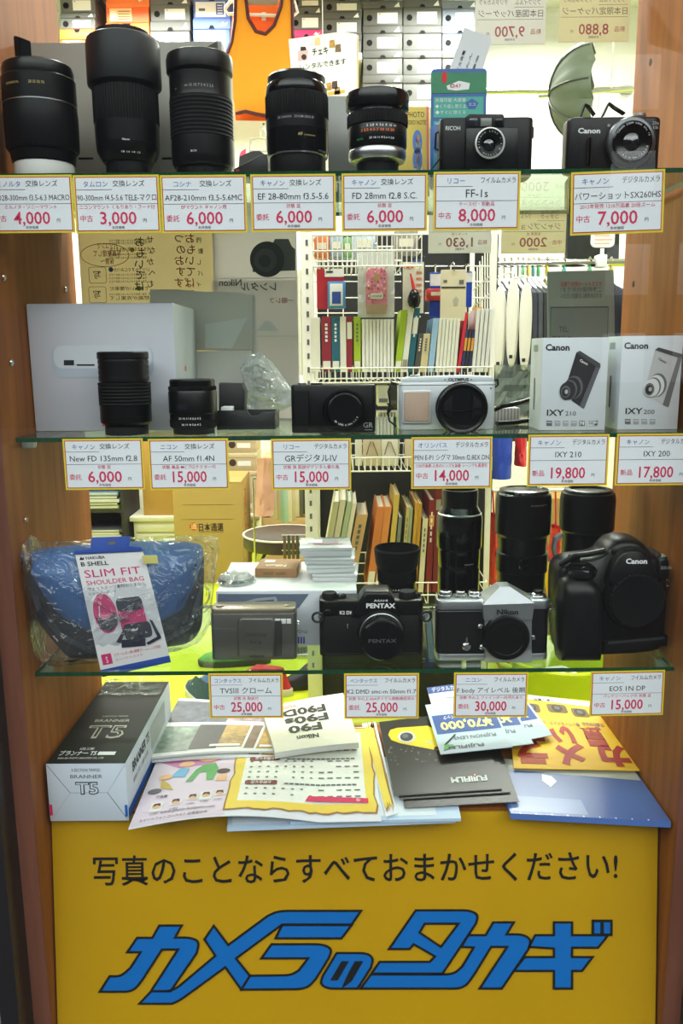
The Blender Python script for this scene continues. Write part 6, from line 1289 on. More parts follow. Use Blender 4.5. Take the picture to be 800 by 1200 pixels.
bib()
def rental_leaflet():
    Y = 3.2; o = origin(375, 375, 124, Y); r = thing('rental_leaflet', 'white leaflet with a pink camera and レンタルできます beside the orange bib', 'leaflet', o); L = lambda px, py: (P(px, py, Y).x - o[0], P(px, py, Y).z - o[2]); k = abs(L(400, 80)[0] - L(300, 80)[0]) / 100
    q = M(); q.prism([L(338, 46), L(400, 37), L(418, 40), L(418, 110), L(344, 122)], 0, .003, PAPR); f = front(-.002)
    rot = radians(7); ca, sa = cos(rot), sin(rot)
    def tx(s, px, py, h, w, b=.01): a = L(px, py); q.text(s, lambda u, v: (a[0] + u * ca - v * sa, -.002, a[1] + u * sa + v * ca), 0, 0, h * k, INK, 'l', w=w * k, bold=b)
    tx('チェキ', 366, 65, 9, 19, .02); tx('レンタルできます', 352, 82, 7, 54)
    q.map2([L(349, 72), L(360, 70), L(361, 59), L(349, 60)], f, m('leaflet_pink', (232, 170, 178), .5)); q.map2([L(352, 60), L(359, 59), L(358, 55), L(352, 55)], front(-.003), INK); c = L(356, 67); q.map2(circ(*c, 3 * k, 14), front(-.004), INK)
    for px, py, mt in ((389, 52, m('photo_gold', (176, 136, 66), .4)), (396, 57, m('photo_brown', (110, 84, 64), .4)), (372, 49, m('leaflet_tan', (214, 190, 140), .5)), (385, 102, m('photo_gold', (176, 136, 66), .4)), (392, 100, HR), (378, 103, m('photo_grey_green', (120, 132, 122), .4)), (395, 107, m('photo_amber', (150, 118, 60), .4))): a = L(px, py); q.map2([(a[0] - 3.5 * k, a[1] - 4 * k), (a[0] + 3.5 * k, a[1] - 3.5 * k), (a[0] + 3 * k, a[1] + 5 * k), (a[0] - 3 * k, a[1] + 4 * k)], f, mt)
    q.map2([L(384, 112), L(404, 109), L(404, 105), L(384, 108)], f, m('leaflet_orange', (230, 160, 60), .5)); q.build('leaflet_sheet', r, smooth=0)
    q = M(); q.prism([L(407, 112), L(420, 110), L(420, 42), L(407, 44)], .006, .009, m('leaflet_tan', (214, 190, 140), .5)); 
    for py in (52, 66, 80, 94): a = L(409, py + 8); b = L(418, py); q.rect2(a[0], a[1], b[0], b[1], front(.0045), PAPR)
    q.build('photo_strip', r, smooth=0)
    q = M(); t = L(378, 40); q.tube([(t[0], .004, t[1]), (t[0], .004, 4.0 - o[2] if False else L(378, -38)[1])], .002, WHT, 6); q.build('hanging_cord', r)
rental_leaflet()
def below_bib():
    Y = 3.3; o = origin(300, 300, 196, Y); L = lambda px, py: (P(px, py, Y).x - o[0], P(px, py, Y).z - o[2])
    r = thing('hung_garment', 'black garment with a pink panel on a clear hanger below the bib', 'garment', o)
    q = M(); q.prism([L(278, 210), L(322, 210), L(316, 184), L(304, 176), L(296, 176), L(280, 182)], 0, .05, m('garment_black', (32, 32, 36), .8), bev=.012); q.map2([L(280, 184), L(288, 180), L(288, 170 + 4), L(282, 172 + 6)], front(-.002), m('garment_pink', (220, 70, 110), .7)); q.build('garment_body', r)
    q = M(); q.tube([(L(x, y)[0], .02, L(x, y)[1]) for x, y in ((308, 146), (306, 149), (304, 160), (293, 162), (292, 176), (312, 176), (311, 162), (304, 160))], .006, clear('hanger_plastic', (235, 235, 225), rough=.1, haze=(220, 220, 205), hz=.5), 8); q.tube([(L(308, 146)[0], .02, L(308, 146)[1]), (L(308, 144)[0], .02, L(308, 144)[1]), (L(308, 144)[0], 1.32, L(308, 144)[1])], .006, CHRM, 8); q.build('hanger', r)
    F = Face(295, .22, Z1, 190); q = M(); q.prism([F(274, 206), F(314, 206), F(314, 180), F(306, 181), F(274, 198)], 0, .05, m('box_black', (28, 27, 28), .5), bev=.001); q.box(F.x(276), F.x(280), -.0006, .001, F.z(199.5), F.z(197.5), m('card_red_line', (190, 40, 60), .6)); a = q.build('black_wedge_box', loc=F.loc); tag(a, 'black box slanting between the 28-210mm and 28-80mm lenses', 'box')
below_bib()
def umbrella():
    Y = 3.3; c = P(690, 108, Y); r = thing('grey_umbrella', 'open grey-green umbrella seen edge-on hanging before the white wall', 'umbrella', (c.x, Y, c.z), radians(-16)); R = abs(P(690, 48, Y).z - P(690, 168, Y).z) / 2; D = abs(P(645, 108, Y).x - c.x)
    q = M(); vs = []; fs = []; nr, ns = 9, 48
    for i in range(nr + 1):
        t = i / nr
        for j in range(ns):
            a = 2 * pi * j / ns; g = abs(cos(4 * a)); rr = R * sin(t * pi / 2) * (1 - .07 * t * (1 - g ** .5)); vs.append((-D * cos(t * pi / 2) + .02 * t * (1 - g), rr * cos(a), rr * sin(a)))
    for i in range(nr):
        for j in range(ns): fs.append((i * ns + j, i * ns + (j + 1) % ns, (i + 1) * ns + (j + 1) % ns, (i + 1) * ns + j))
    q.add(vs, fs, m('umbrella_cloth', (88, 98, 82), .7, noise=.08, nscale=10)); q.add([(v[0] + .004, v[1], v[2]) for v in vs], [f[::-1] for f in fs], m('umbrella_lining', (96, 104, 90), .8)); q.build('canopy', r)
    for j in range(8):
        a = 2 * pi * j / 8; q = M(); q.tube([(-D * cos(t * pi / 2) - .004, R * sin(t * pi / 2) * cos(a) * 1.005, R * sin(t * pi / 2) * sin(a) * 1.005) for t in [i / 8 for i in range(9)]], .004, m('umbrella_rib', (60, 64, 58), .5), 6); q.build('rib', r)
    q = M(); q.tube([(-D - .05, 0, 0), (.25, 0, 0)], .008, CHRM, 8); q.build('shaft', r)
    q = M(); q.tube([(.1, .02, .0), (.1, .02, .45), (.1, .1, .5)], .004, WHT, 6); q.build('hanging_hook', r)
umbrella()
def rails():
    Y = 3.7; a = P(560, 107, Y); b = P(741, 104, Y); r = thing('wall_rail', 'chrome rail with end bracket on the white wall beside the umbrella', 'rail', (a.x, Y, a.z)); q = M(); q.tube([(0, 0, 0), (b.x - a.x, 0, 0)], .016, CHRM, 14); q.build('rail_tube', r)
    for dx in (.02, b.x - a.x - .03): q = M(); q.tube([(dx, 0, 0), (dx, .9, 0)], .012, CHRM, 10); q.lathe([(.035, -.01), (.035, .01)], (dx, .02, 0), WHT, 'y', 20); q.build('end_bracket', r)
    q = M(); q.tube([(P(702, 105, Y).x - a.x, -.0, .0), (P(702, 112, Y).x - a.x, -.0, -.06), (P(700, 120, Y).x - a.x, 0, -.1)], .005, WHT, 6); q.build('hook', r)
    Y = 2.6; a = P(596, 309, Y); b = P(735, 307, Y); r = thing('clothes_rail', 'chrome clothes rail with hooks behind the camera boxes', 'rail', (a.x, Y, FLOOR)); q = M(); h = a.z - FLOOR; q.tube([(-.1, 0, h), (b.x - a.x + .25, 0, h)], .016, CHRM, 14); q.build('rail_tube', r)
    for x in (-.1, b.x - a.x + .25): q = M(); q.tube([(x, 0, h), (x, 0, .02)], .014, CHRM, 10); q.box(x - .03, x + .03, -.25, .25, 0, .02, CHRM, .005); q.build('upright', r)
    c = P(707, 300, Y); r2 = thing('sign_holder', 'small white framed sign clipped onto the clothes rail', 'sign', (c.x, Y - .03, a.z)); L = lambda px, py: (P(px, py, Y - .03).x - c.x, P(px, py, Y - .03).z - a.z)
    q = M(); q.prism(rrect(*L(692, 290), *L(721, 266), .02), 0, .01, PAPR, bev=.002)
    for i in range(4):
        a_, b_ = L(696, 272.5 + i * 4.5), L(717 - 3 * (i % 2), 271 + i * 4.5); q.rect2(a_[0], a_[1], b_[0], b_[1], front(-.002), m('faded_orange_ink', (220, 160, 130), .6))
    q.build('sign_card', r2, smooth=0); q = M(); t = L(706, 291); q.tube([(t[0], .005, t[1]), (t[0], .005, .02)], .008, WHT, 8); q.box(t[0] - .02, t[0] + .02, -.005, .05, -.02, .03, WHT, .005); q.build('clamp', r2)
    # garments
    cs = [((45, 48, 62), 'navy garment'), ((60, 62, 70), 'slate garment'), ((36, 38, 40), 'black garment'), ((48, 52, 44), 'dark olive garment'), ((190, 175, 110), 'khaki yellow garment'), ((150, 150, 150), 'grey garment'), ((60, 50, 60), 'plum garment'), ((40, 42, 55), 'dark navy garment')]
    xs = [612, 618, 624, 630, 640, 660, 690, 715]
    lab = ['navy garment on the clothes rail, nearest the white insoles', 'slate garment second from the insoles on the clothes rail', 'black garment third from the insoles on the clothes rail', 'dark olive garment left of the khaki one on the clothes rail', 'khaki yellow garment on the clothes rail', 'grey garment on the clothes rail behind the grey notice card', 'plum garment on the clothes rail behind the grey notice card', 'dark navy garment on the clothes rail nearest the cabinet side']
    for i, (px, (c_, n_)) in enumerate(zip(xs, cs)):
        p = P(px, 330, Y); rr = thing('hung_garment', lab[i], 'garment', (p.x, Y, p.z - .62), group='garments on the clothes rail'); q = M(); rd = random.Random(i)
        w = .0095; o = [(-.28, .0), (.28, .0), (.27, .35), (.24, .56), (.03, .62), (-.03, .62), (-.24, .56), (-.27, .35)]
        q.prism(o, -w, w, m('cloth_%d' % i, c_, .85, noise=.15, nscale=20), axis='x', bev=.006, seg=3); q.build('cloth_body', rr)
        q = M(); q.tube([(0, -.16, .575), (0, 0, .635), (0, .16, .575)], .008, WHT, 8); hz = a.z - (p.z - .62); q.tube([(0, 0, .635), (0, 0, hz - .01), (0, .018, hz + .01), (0, .0, hz + .022), (0, -.018, hz + .008)], .004, CHRM, 8); q.build('hanger', rr)
        q = M(); q.lathe([(.022, -.003), (.022, .003)], (0, 0, .66), m(('tag_green', 'tag_yellow', 'tag_teal')[i % 3], ((80, 170, 120), (225, 190, 40), (40, 150, 150))[i % 3], .5), 'x', 16); q.build('size_tag', rr)
rails()

def dark_hangings():
    Y = 2.62; a = P(596, 309, 2.6)
    for i, px in enumerate((582, 589, 597, 605)):
        p = P(px, 330, Y); rr = thing('hung_garment', 'dark garment edge behind the hanging white insoles', 'garment', (p.x, 2.6, a.z - .70), group='garments behind the insoles'); q = M(); o = [(-.28, .0), (.28, .0), (.27, .35), (.24, .56), (.03, .62), (-.03, .62), (-.24, .56), (-.27, .35)]
        q.prism(o, -.010, .010, m('cloth_back_%d' % (i % 2), ((40, 44, 60), (52, 54, 60))[i % 2], .85, noise=.15, nscale=20), axis='x', bev=.006, seg=3); q.build('cloth_body', rr)
        q = M(); q.tube([(0, -.16, .575), (0, 0, .635), (0, .16, .575)], .008, WHT, 8); q.tube([(0, 0, .635), (0, 0, .69), (0, .018, .71), (0, .0, .722), (0, -.018, .708)], .004, CHRM, 8); q.build('hanger', rr)
    Y = 3.62; o = origin(694, 694, 310, Y); L = lambda px, py: (P(px, py, Y).x - o[0], P(px, py, Y).z - o[2]); r = thing('black_jacket', 'black jacket hanging from the wall rail above the small framed sign', 'jacket', o)
    q = M(); q.prism([L(*p) for p in ((664, 306), (726, 304), (728, 210), (716, 196), (700, 190), (690, 190), (674, 197), (664, 212))], 0, .06, m('jacket_black', (26, 28, 34), .7, noise=.2, nscale=15), bev=.015); q.build('jacket_body', r)
    q = M(); t = L(695, 190); z2 = P(700, 105, 3.7).z - o[2]; q.tube([(L(676, 200)[0], .03, L(676, 200)[1]), (t[0], .03, t[1] + .02), (L(714, 200)[0], .03, L(714, 200)[1])], .008, WHT, 8); q.tube([(t[0], .03, t[1] + .02), (t[0], .08, z2), (t[0], .10, z2 + .015)], .004, CHRM, 8); q.build('hanger', r)
dark_hangings()

# ---- wire rack with albums
YR = 1.25
WIRE = m('white_wire', (232, 230, 222), .4)
def rack():
    o = origin(465, 465, 700, YR); r = thing('wire_rack', 'white wire rack holding albums and hanging packs behind the middle shelf', 'rack', (o[0], YR, FLOOR)); L = lambda px, py, d=0: (P(px, py, YR + d).x - o[0], d, P(px, py, YR + d).z - FLOOR)
    zt = P(465, 250, YR).z - FLOOR
    for px, w in ((361, 7), (577, 3)):
        a = L(px - w, 400); b = L(px + w, 400); q = M(); q.box(a[0], b[0], .0, .02, 0, zt, WIRE, .002)
        if w > 3:
            for i in range(34): z = zt - .04 - i * .035; q.box((a[0] + b[0]) / 2 - .003, (a[0] + b[0]) / 2 + .003, -.0008, .001, z, z + .014, INKG)
        q.build('front_post', r); M().box(a[0], b[0], .36, .38, 0, zt, WIRE, .002).build('rear_post', r)
    q = M(); a, b = L(354, 300, .38), L(584, 300, .38); q.box(a[0], b[0], .385, .395, .02, zt, m('rack_gloom', (26, 26, 28), .7)); q.build('back_panel', r)  # added dark sheet standing in for the dim space behind and under the rack
    def basket(nm, x0, x1, y0, y1, d0, d1, nx, feet=True):
        a, b = L(x0, y0, d0), L(x1, y0, d0); zb = L((x0 + x1) / 2, y1, d0)[2]; zt_ = a[2]; q = M(); R = .0022
        for z in (zt_, (zt_ + zb) / 2, zb) if y1 - y0 > 20 else (zt_, zb): q.tube([(a[0], d0, z), (b[0], d0, z), (b[0], d1, z), (a[0], d1, z)], R, WIRE, 6, closed=True)
        for i in range(nx + 1): x = a[0] + (b[0] - a[0]) * i / nx; q.tube([(x, d0, zt_), (x, d0, zb), (x, d1, zb), (x, d1, zt_)], R * .7, WIRE, 5)
        q.build(nm, r)
    basket('wire_basket', 366, 494, 276, 312, -.05, .18, 22); basket('wire_basket', 364, 576, 432, 448, -.03, .33, 30); basket('wire_basket', 364, 576, 537, 552, -.02, .33, 30); basket('wire_basket', 364, 570, 684, 712, -.02, .33, 12)
    # grid behind the hanging packs
    q = M(); 
    for i in range(12): a = L(366 + i * 18, 310, .16); b = L(366 + i * 18, 372, .16); q.tube([a, b], .0018, WIRE, 5)
    for py in (312, 330, 349, 367): q.tube([L(364, py, .16), L(580, py, .16)], .0018, WIRE, 5)
    q.build('hanging_grid', r)
    # slat side panel
    q = M(); a = L(554, 300, .02); 
    for i in range(7): q.tube([L(556 + i * 3, 318 - i * 6, .25 - i * .03), L(556 + i * 3, 430, .25 - i * .03)], .002, WIRE, 5)
    for py in (330, 350, 375): q.tube([L(554, py + 10, .25), L(576, py - 8, .04)], .002, WIRE, 5)
    q.build('side_grid', r)
    q = M(); q.tube([L(577, 575, .37), L(672, 574, .37)], .006, WIRE, 8); q.build('side_arm', r)
    return o
rack()
def book(x0, x1, y0, y1, Y, d, rgb, label, group, lean=0, band=None, title=None, name='photo_album', cat='album'):
    """a standing volume seen by its spine; lean in px between foot and head"""
    a, b = P(x0, (y0 + y1) / 2, Y), P(x1, (y0 + y1) / 2, Y); zb, zt = P((x0 + x1) / 2, y1, Y).z, P((x0 + x1) / 2, y0, Y).z; w = b.x - a.x; h = zt - zb; k = w / (x1 - x0)
    r = thing(name, label, cat, ((a.x + b.x) / 2, Y, zb), group=group); mt = m('cover_%d_%d_%d' % rgb, rgb, .5); T = Matrix(((1, 0, lean * k / h, 0), (0, 1, 0, 0), (0, 0, 1, 0), (0, 0, 0, 1)))
    q = M(); t = min(.003, w * .25)
    q.box(-w / 2, -w / 2 + t, 0, d, 0, h, mt, 0, T=T); q.box(w / 2 - t, w / 2, 0, d, 0, h, mt, 0, T=T); q.box(-w / 2, w / 2, -.001, .003, 0, h, mt, .0006, T=T)
    f = lambda u, v: T @ Vector((w * (u - .5), -.002, h * v))
    if band: q.rect2(.1, band[0], .9, band[1], f, m('spine_label_%s' % band[2], {'w': (222, 220, 210), 'k': (40, 40, 44), 'o': (215, 150, 60), 'd': (150, 140, 120)}[band[2]], .6))
    if title:
        for i in range(5): q.rect2(.36, .55 + i * .07, .62, .55 + i * .07 + .045, lambda u, v: f(u, v) + Vector((0, -.0004, 0)), WINK if sum(rgb) < 380 else INKG)
    q.build('cover', r, smooth=0); q = M(); q.box(-w / 2 + t, w / 2 - t, .003, d - .003, .002, h - .003, m('page_block', (222, 216, 200), .8), 0, T=T); q.build('page_block', r, smooth=0)
YA = YR + .0
GA = 'albums on the wire rack'
alb = [(364, 375, 372, 436, (226, 224, 214), 0, None, None, 'wide cream album at the left post of the wire rack'), (377, 388, 371, 436, (140, 34, 52), 0, (.05, .2, 'w'), 'ALBUM', 'wide wine red album, first of the row on the wire rack'), (388.5, 398, 371, 436, (30, 96, 116), 0, (.05, .2, 'w'), 'PHOTO', 'wide teal album beside the wine red one on the wire rack'), (398.5, 405.5, 371, 436, (224, 222, 212), 0, None, None, 'cream album between the teal and narrow wine red albums'), (406, 413, 371, 436, (140, 34, 52), 0, (.6, .9, 'w'), None, 'narrow wine red album left of the upright lime one'), (414.5, 422.5, 371, 436, (160, 190, 40), 0, (.05, .2, 'w'), 'PHOTO', 'upright lime green album on the wire rack')]
for x0, x1, y0, y1, c, ln, bd, tt, lb in alb: book(x0, x1, y0, y1, YA, .16, c, lb, GA, ln, bd, tt)
for i in range(9): book(424 + i * 4.2, 427.6 + i * 4.2, 374, 436, YA, .16, (228, 228, 222), 'thin white album in the row between the two lime green albums', 'thin white albums left', 0)
for x0, x1, y0, y1, c, ln, bd, tt, lb in [(462, 469.5, 363, 436, (160, 190, 40), 8, (.05, .18, 'w'), None, 'leaning lime green album on the wire rack'), (470, 476.5, 362, 436, (226, 226, 220), 8, (.05, .2, 'd'), None, 'leaning white album between the lime and teal ones'), (477, 484, 361, 436, (28, 92, 112), 8, (.6, .85, 'w'), 'PHOTO', 'leaning teal album on the wire rack'), (485, 491.5, 391, 436, (74, 74, 70), 5, None, 'FAMILY', 'short dark grey album with lettering beside the leaning teal one'), (492, 500, 391, 436, (205, 190, 150), 4, None, 'FAMILY', 'short cream album with lettering on the wire rack'), (501, 508, 373, 436, (150, 185, 220), 6, None, None, 'pale blue album with a rounded top on the wire rack')]: book(x0, x1, y0, y1, YA, .14, c, lb, GA, ln, bd, tt)
for i in range(6): book(510 + i * 4.2, 513.7 + i * 4.2, 373, 436, YA, .14, (226, 226, 216), 'thin white album in the row between the pale blue and red albums', 'thin white albums right', 4)
for x0, x1, y0, y1, c, ln, bd, tt, lb in [(535.5, 539, 366, 436, (205, 40, 62), 9, None, None, 'bright red album leaning at the right of the wire rack'), (540, 543.5, 386, 436, (44, 52, 96), 5, (.5, .8, 'o'), None, 'first dark blue album right of the bright red one'), (544, 547.5, 386, 436, (48, 48, 56), 5, (.5, .8, 'o'), None, 'charcoal album between two dark blue ones'), (548, 551.5, 386, 436, (40, 46, 84), 5, (.5, .8, 'o'), None, 'second dark blue album left of the white folders')]: book(x0, x1, y0, y1, YA, .12, c, lb, GA, ln, bd, tt)
book(548, 556, 360, 436, YA + .13, .05, (225, 160, 50), 'orange patterned album standing behind the dark blue ones', GA, 8)
for i in range(4): book(553 + i * 5, 557 + i * 5, 362, 436, YA, .12, (222, 222, 220), 'thin white folder leaning in the right end of the wire rack', 'thin white folders', 5)
# left neighbour: pale album edges beyond the post
for i, c in enumerate(((206, 204, 170), (150, 180, 120), (214, 170, 90), (226, 222, 205))): book(335 + i * 4.6, 339 + i * 4.6, 322 - 6 * (i == 3), 440, YA + .35, .1, c, ('pale olive', 'green', 'amber', 'ivory')[i] + ' album edge left of the perforated rack post', 'albums left of the rack post')
# hanging packs
def pack(x0, x1, y0, y1, Y, label, name, cat, fn, rgb, rgb2=None, th=.006, rad=.004):
    o = origin(x0, x1, y1, Y); r = thing(name, label, cat, o); a, b = P(x0, (y0 + y1) / 2, Y).x - o[0], P(x1, (y0 + y1) / 2, Y).x - o[0]; h = P((x0 + x1) / 2, y0, Y).z - o[2]; w = b - a
    q = M(); q.prism(rrect(a, 0, b, h, rad), 0, th, m('pack_%d_%d_%d' % rgb, rgb, .45), bev=.0006); f = lambda lv: (lambda u, v: (a + w * u, -.0008 * lv, h * v))
    fn(q, f, w, h, a, r); q.build('backing_card', r, smooth=0)
    k = M(); k.tube([(0, -.002, h - .004), (0, -.002, h + .012), (0, .02, h + .02), (0, .16 if Y < YR + .05 else .1, h + .02)], .0016, CHRM, 6); k.build('hook', r)
def fa(q, f, w, h, a, r):
    q.rect2(.3, .80, 1, 1, f(1), PAPR); q.rect2(.35, .9, .6, .94, f(2), INK); b = M(); b.box(a + w * .4, a + w * 1.05, -.012, -.001, .0, h * .68, m('tag_blue', (70, 140, 205), .4), .003); b.box(a + w * .48, a + w * .95, -.014, -.012, h * .07, h * .62, PAPR, .001); b.rect2(a + w * .56, h * .12, a + w * .88, h * .42, front(-.015), m('print_royal', (40, 75, 160), .5)); b.build('blue_tag', r)
pack(371, 403, 315, 362, YR - .0, 'red card pack with a blue name tag, hanging at the left of the rack', 'hanging_pack', 'package', fa, (176, 30, 48))
def fb(q, f, w, h, a, r):
    PB = M(); rd = random.Random(4); PB.prism(rrect(a + w * .22, h * .06, a + w * .80, h * .72, .016), -.018, -.001, m('case_pink', (226, 110, 140), .6, noise=.45, nscale=90), bev=.005)
    for i in range(9):
        for j in range(6):
            if rd.random() < .6: u, v = .27 + j * .085, .25 + i * .05; PB.rect2(a + w * u, h * v, a + w * (u + .05), h * (v + .03), front(-.0184), m(('dot_rose', 'dot_cream', 'dot_wine')[rd.randint(0, 2)], ((205, 70, 110), (240, 200, 200), (160, 50, 80))[rd.randint(0, 2)], .6))
    PB.prism([(a + w * .24, h * .05), (a + w * .76, h * .05), (a + w * .79, h * .2), (a + w * .22, h * .2)], -.0185, -.002, m('case_tan', (172, 136, 96), .7), bev=.003); PB.map2([(a + w * .5, h * .66), (a + w * .58, h * .58), (a + w * .5, h * .50), (a + w * .42, h * .58)], front(-.0188), m('case_gold', (190, 150, 80), .5)); PB.prism(rrect(a + w * .34, h * .27, a + w * .68, h * .35, .004), -.0195, -.018, PAPR); PB.text('OUTDOOR', front(-.02), a + w * .51, h * .29, .008, INK, 'c', w=w * .28, bold=.02); PB.build('patterned_case', r)
    bg_ = M(); rr = random.Random(8); bg_.rect2(a, .0, a + w, h, lambda u, v: (u, -.022 + rr.uniform(-.004, .004), v), clear('pouch_film', (246, 248, 246), ior=1.5, rough=.1, haze=(220, 222, 220), hz=.10), 7, 9); bg_.build('clear_bag', r, smooth=0)
pack(419, 462, 292, 372, YR - .0, 'pink patterned pouch in a clear bag hanging on the rack', 'pouch_pack', 'package', fb, (196, 200, 198))
def fc(q, f, w, h, a, r):
    q.rect2(.06, .04, .94, .9, f(1), m('pack_pale', (214, 210, 200), .5)); q.rect2(.1, .80, .5, .84, f(2), REDI); q.rect2(.5, .9, .9, .94, f(2), m('print_royal', (40, 75, 160), .5)); [q.rect2(.62, .3 + .1 * i, .85, .34 + .1 * i, f(2), m('pack_text', (200, 120, 90), .6)) for i in range(5)]
    b = M(); cx = a + w * .52; b.lathe([(0, 0), (.012, .004), (.0165, .016), (.0165, .026), (.011, .040), (.006, .046), (.0, .047)], (cx, -.015, h * .12), BLKG, seg=32); b.build('rubber_bulb', r); b = M(); b.tube([(cx, -.015, h * .12 + .044), (cx - .004, -.012, h * .12 + .064), (cx - .009, -.010, h * .12 + .085)], [.005, .0038, .002], m('nozzle_red', (205, 40, 36), .4), 10); b.build('nozzle', r)
pack(470, 498, 300, 370, YR - .0, 'air blower with a black bulb and red nozzle in a white pack', 'blower_pack', 'package', fc, (40, 40, 44), th=.004)
def fd(q, f, w, h, a, r):
    q.rect2(.04, .7, .96, .96, f(1), m('pack_clear_grey', (210, 210, 212), .4)); q.rect2(.06, .05, .94, .68, f(1), m('pack_royal', (24, 62, 170), .3)); q.text('3', f(2), .5, .3, .03, WINK, 'c', bold=.02)
pack(503, 519, 319, 372, YR + .03, 'royal blue pack left of the cream pouch on the rack', 'hanging_pack', 'package', fd, (34, 74, 182)); pack(544, 553, 318, 360, YR + .03, 'royal blue pack sliver right of the cream pouch on the rack', 'hanging_pack', 'package', fd, (34, 74, 180))
def fe(q, f, w, h, a, r):
    q.rect2(.03, .64, .97, .67, f(1), INK); q.rect2(.1, .75, .25, .80, f(1), INKG); q.rect2(.72, .72, .9, .80, f(1), INKG); q.map2([(.48, .42), (.6, .48), (.72, .42), (.66, .30), (.52, .30)], f(1), m('pouch_grey', (180, 174, 160), .6))
pack(516, 546, 316, 376, YR + .0, 'cream cloth pouch with a black line hanging on the rack', 'hanging_pack', 'package', fe, (214, 204, 178))
# jumble in the top basket and second shelf
tb = [(368, 386, 277, 302, (214, 120, 70), 'orange patterned pack in the top rack basket'), (386, 402, 275, 302, (150, 170, 190), 'pale blue pack in the top rack basket'), (402, 412, 278, 302, (120, 170, 120), 'green pack in the top rack basket'), (412, 440, 272, 302, (190, 205, 220), 'clear bluish pack in the top rack basket'), (462, 490, 270, 302, (150, 146, 138), 'grey pack in the top rack basket'), (500, 524, 340 - 2, 352, (205, 60, 50), 'small red and green card below the 1,630 card')]
for x0, x1, y0, y1, c, lb in tb:
    o = origin(x0, x1, y1, YR); q = M(); a, b, zb, zt = wbox(q, x0, x1, y0, y1, YR + .02, .05, m('pack_%d_%d_%d' % c, c, .5, noise=.35, nscale=50), .004, (o[0], YR + .02, o[2])); q.rect2(a + (b - a) * .2, zb + (zt - zb) * .4, a + (b - a) * .8, zb + (zt - zb) * .7, front(-.001), m('pack_sticker_cream', (226, 220, 200), .6)); tag(q.build('small_pack', loc=(o[0], YR + .02, o[2])), lb, 'package')
s2 = [(442, 456, 452, 476, .02, (222, 222, 224), 'white pack upper left behind the silver camera strap'), (456, 468, 452, 478, .05, (60, 62, 66), 'charcoal pack beside the white one on the second rack shelf')]
for x0, x1, y0, y1, d, c, lb in s2:
    o = origin(x0, x1, y1, YR + d); q = M(); a, b, zb, zt = wbox(q, x0, x1, y0, y1, YR + d, .08, m('pack_%d_%d_%d' % c, c, .5), .003, (o[0], YR + d, o[2])); q.rect2(a + .004, zb + .01, b - .004, zb + .02, front(-.001), INKG); tag(q.build('small_pack', loc=(o[0], YR + d, o[2])), lb, 'package')
for i in range(7): book(440 + i * 4, 443 + i * 4, 484, 543, YR + .08, .12, (214, 216, 200), 'thin pale green-white binder standing on the second rack shelf', 'pale binders on the second rack shelf', 3)
for i, (x0, x1) in enumerate(((416, 424), (425, 446), (447, 466), (474, 482))):
    o = origin(x0, x1, 546, YR + .02); q = M(); a, b, zb, zt = wbox(q, x0, x1, 512, 546, YR + .02, .012, m('frame_cream_%d' % (i % 2), ((222, 216, 200), (206, 190, 160))[i % 2], .6), .002, (o[0], YR + .02, o[2])); c = (a + b) / 2
    if i in (1, 2): q.tube([(c - .014, -.002, zb + .03), (c - .004, -.002, zt - .012), (c + .003, -.002, zt - .014), (c + .016, -.002, zb + .028)], .0012, m('sketch_brown', (120, 90, 60), .6), 5)
    tag(q.build('picture_card', loc=(o[0], YR + .02, o[2])), ('narrow cream card, leftmost on the rack above the 14,000 card', 'cream card with a brown sketch line, left one of two', 'tan card with a brown sketch line, right one of two', 'narrow tan card behind the 14,000 price card')[i], 'picture card')
# lower row of tall books
GL = 'tall books in the lower rack'
low = [(371, 378, 588, 20, (190, 186, 150), 'olive cream book, first at the left of the leaning lower books'), (379, 386, 586, 20, (206, 200, 176), 'cream book second at the left of the leaning lower books'), (387, 393, 588, 20, (168, 184, 150), 'pale green book among the leaning lower books'), (394, 399, 590, 19, (222, 216, 196), 'ivory book right of the pale green one'), (400, 413, 603, 18, (196, 158, 108), 'wide kraft coloured book with a pink top and red seal'), (428, 437, 594, 14, (208, 124, 62), 'orange book, left one of the orange pair'), (438, 446, 594, 13, (214, 134, 70), 'orange book, right one of the orange pair'), (451, 457, 580, 11, (206, 176, 84), 'mustard book right of the orange pair'), (459, 463, 606, 8, (120, 130, 120), 'thin slate book in the lower rack'), (468, 472, 594, 8, (196, 180, 120), 'thin straw book left of the gold pair'), (473, 476.5, 596, 7, (150, 160, 130), 'thin sage book left of the gold pair'), (479, 483, 589, 7, (200, 150, 50), 'gold book, left one of the thin gold pair'), (484, 488, 590, 6, (190, 140, 44), 'gold book, right one of the thin gold pair'), (490, 496, 608, 5, (216, 206, 176), 'short ivory book beside the dark red books'), (498.5, 505.5, 586, 4, (122, 28, 30), 'dark red book with a gold band, left one'), (507, 514, 570, 3, (116, 30, 30), 'tall dark red book with a beige label left of the slim lens'), (549, 555, 575, 3, (176, 120, 60), 'brown book right of the slim lens')]
for x0, x1, y0, ln, c, lb in low: book(x0, x1, y0, 694, YR + .04, .2, c, lb, GL, ln, (.72, .84, 'o') if c[0] == 122 else (.78, .88, 'd') if c[0] == 116 else (.05, .25, 'w') if c[0] > 200 and c[1] < 140 else None, '全集' if c[0] in (196, 216, 122) else None, 'tall_book', 'book')
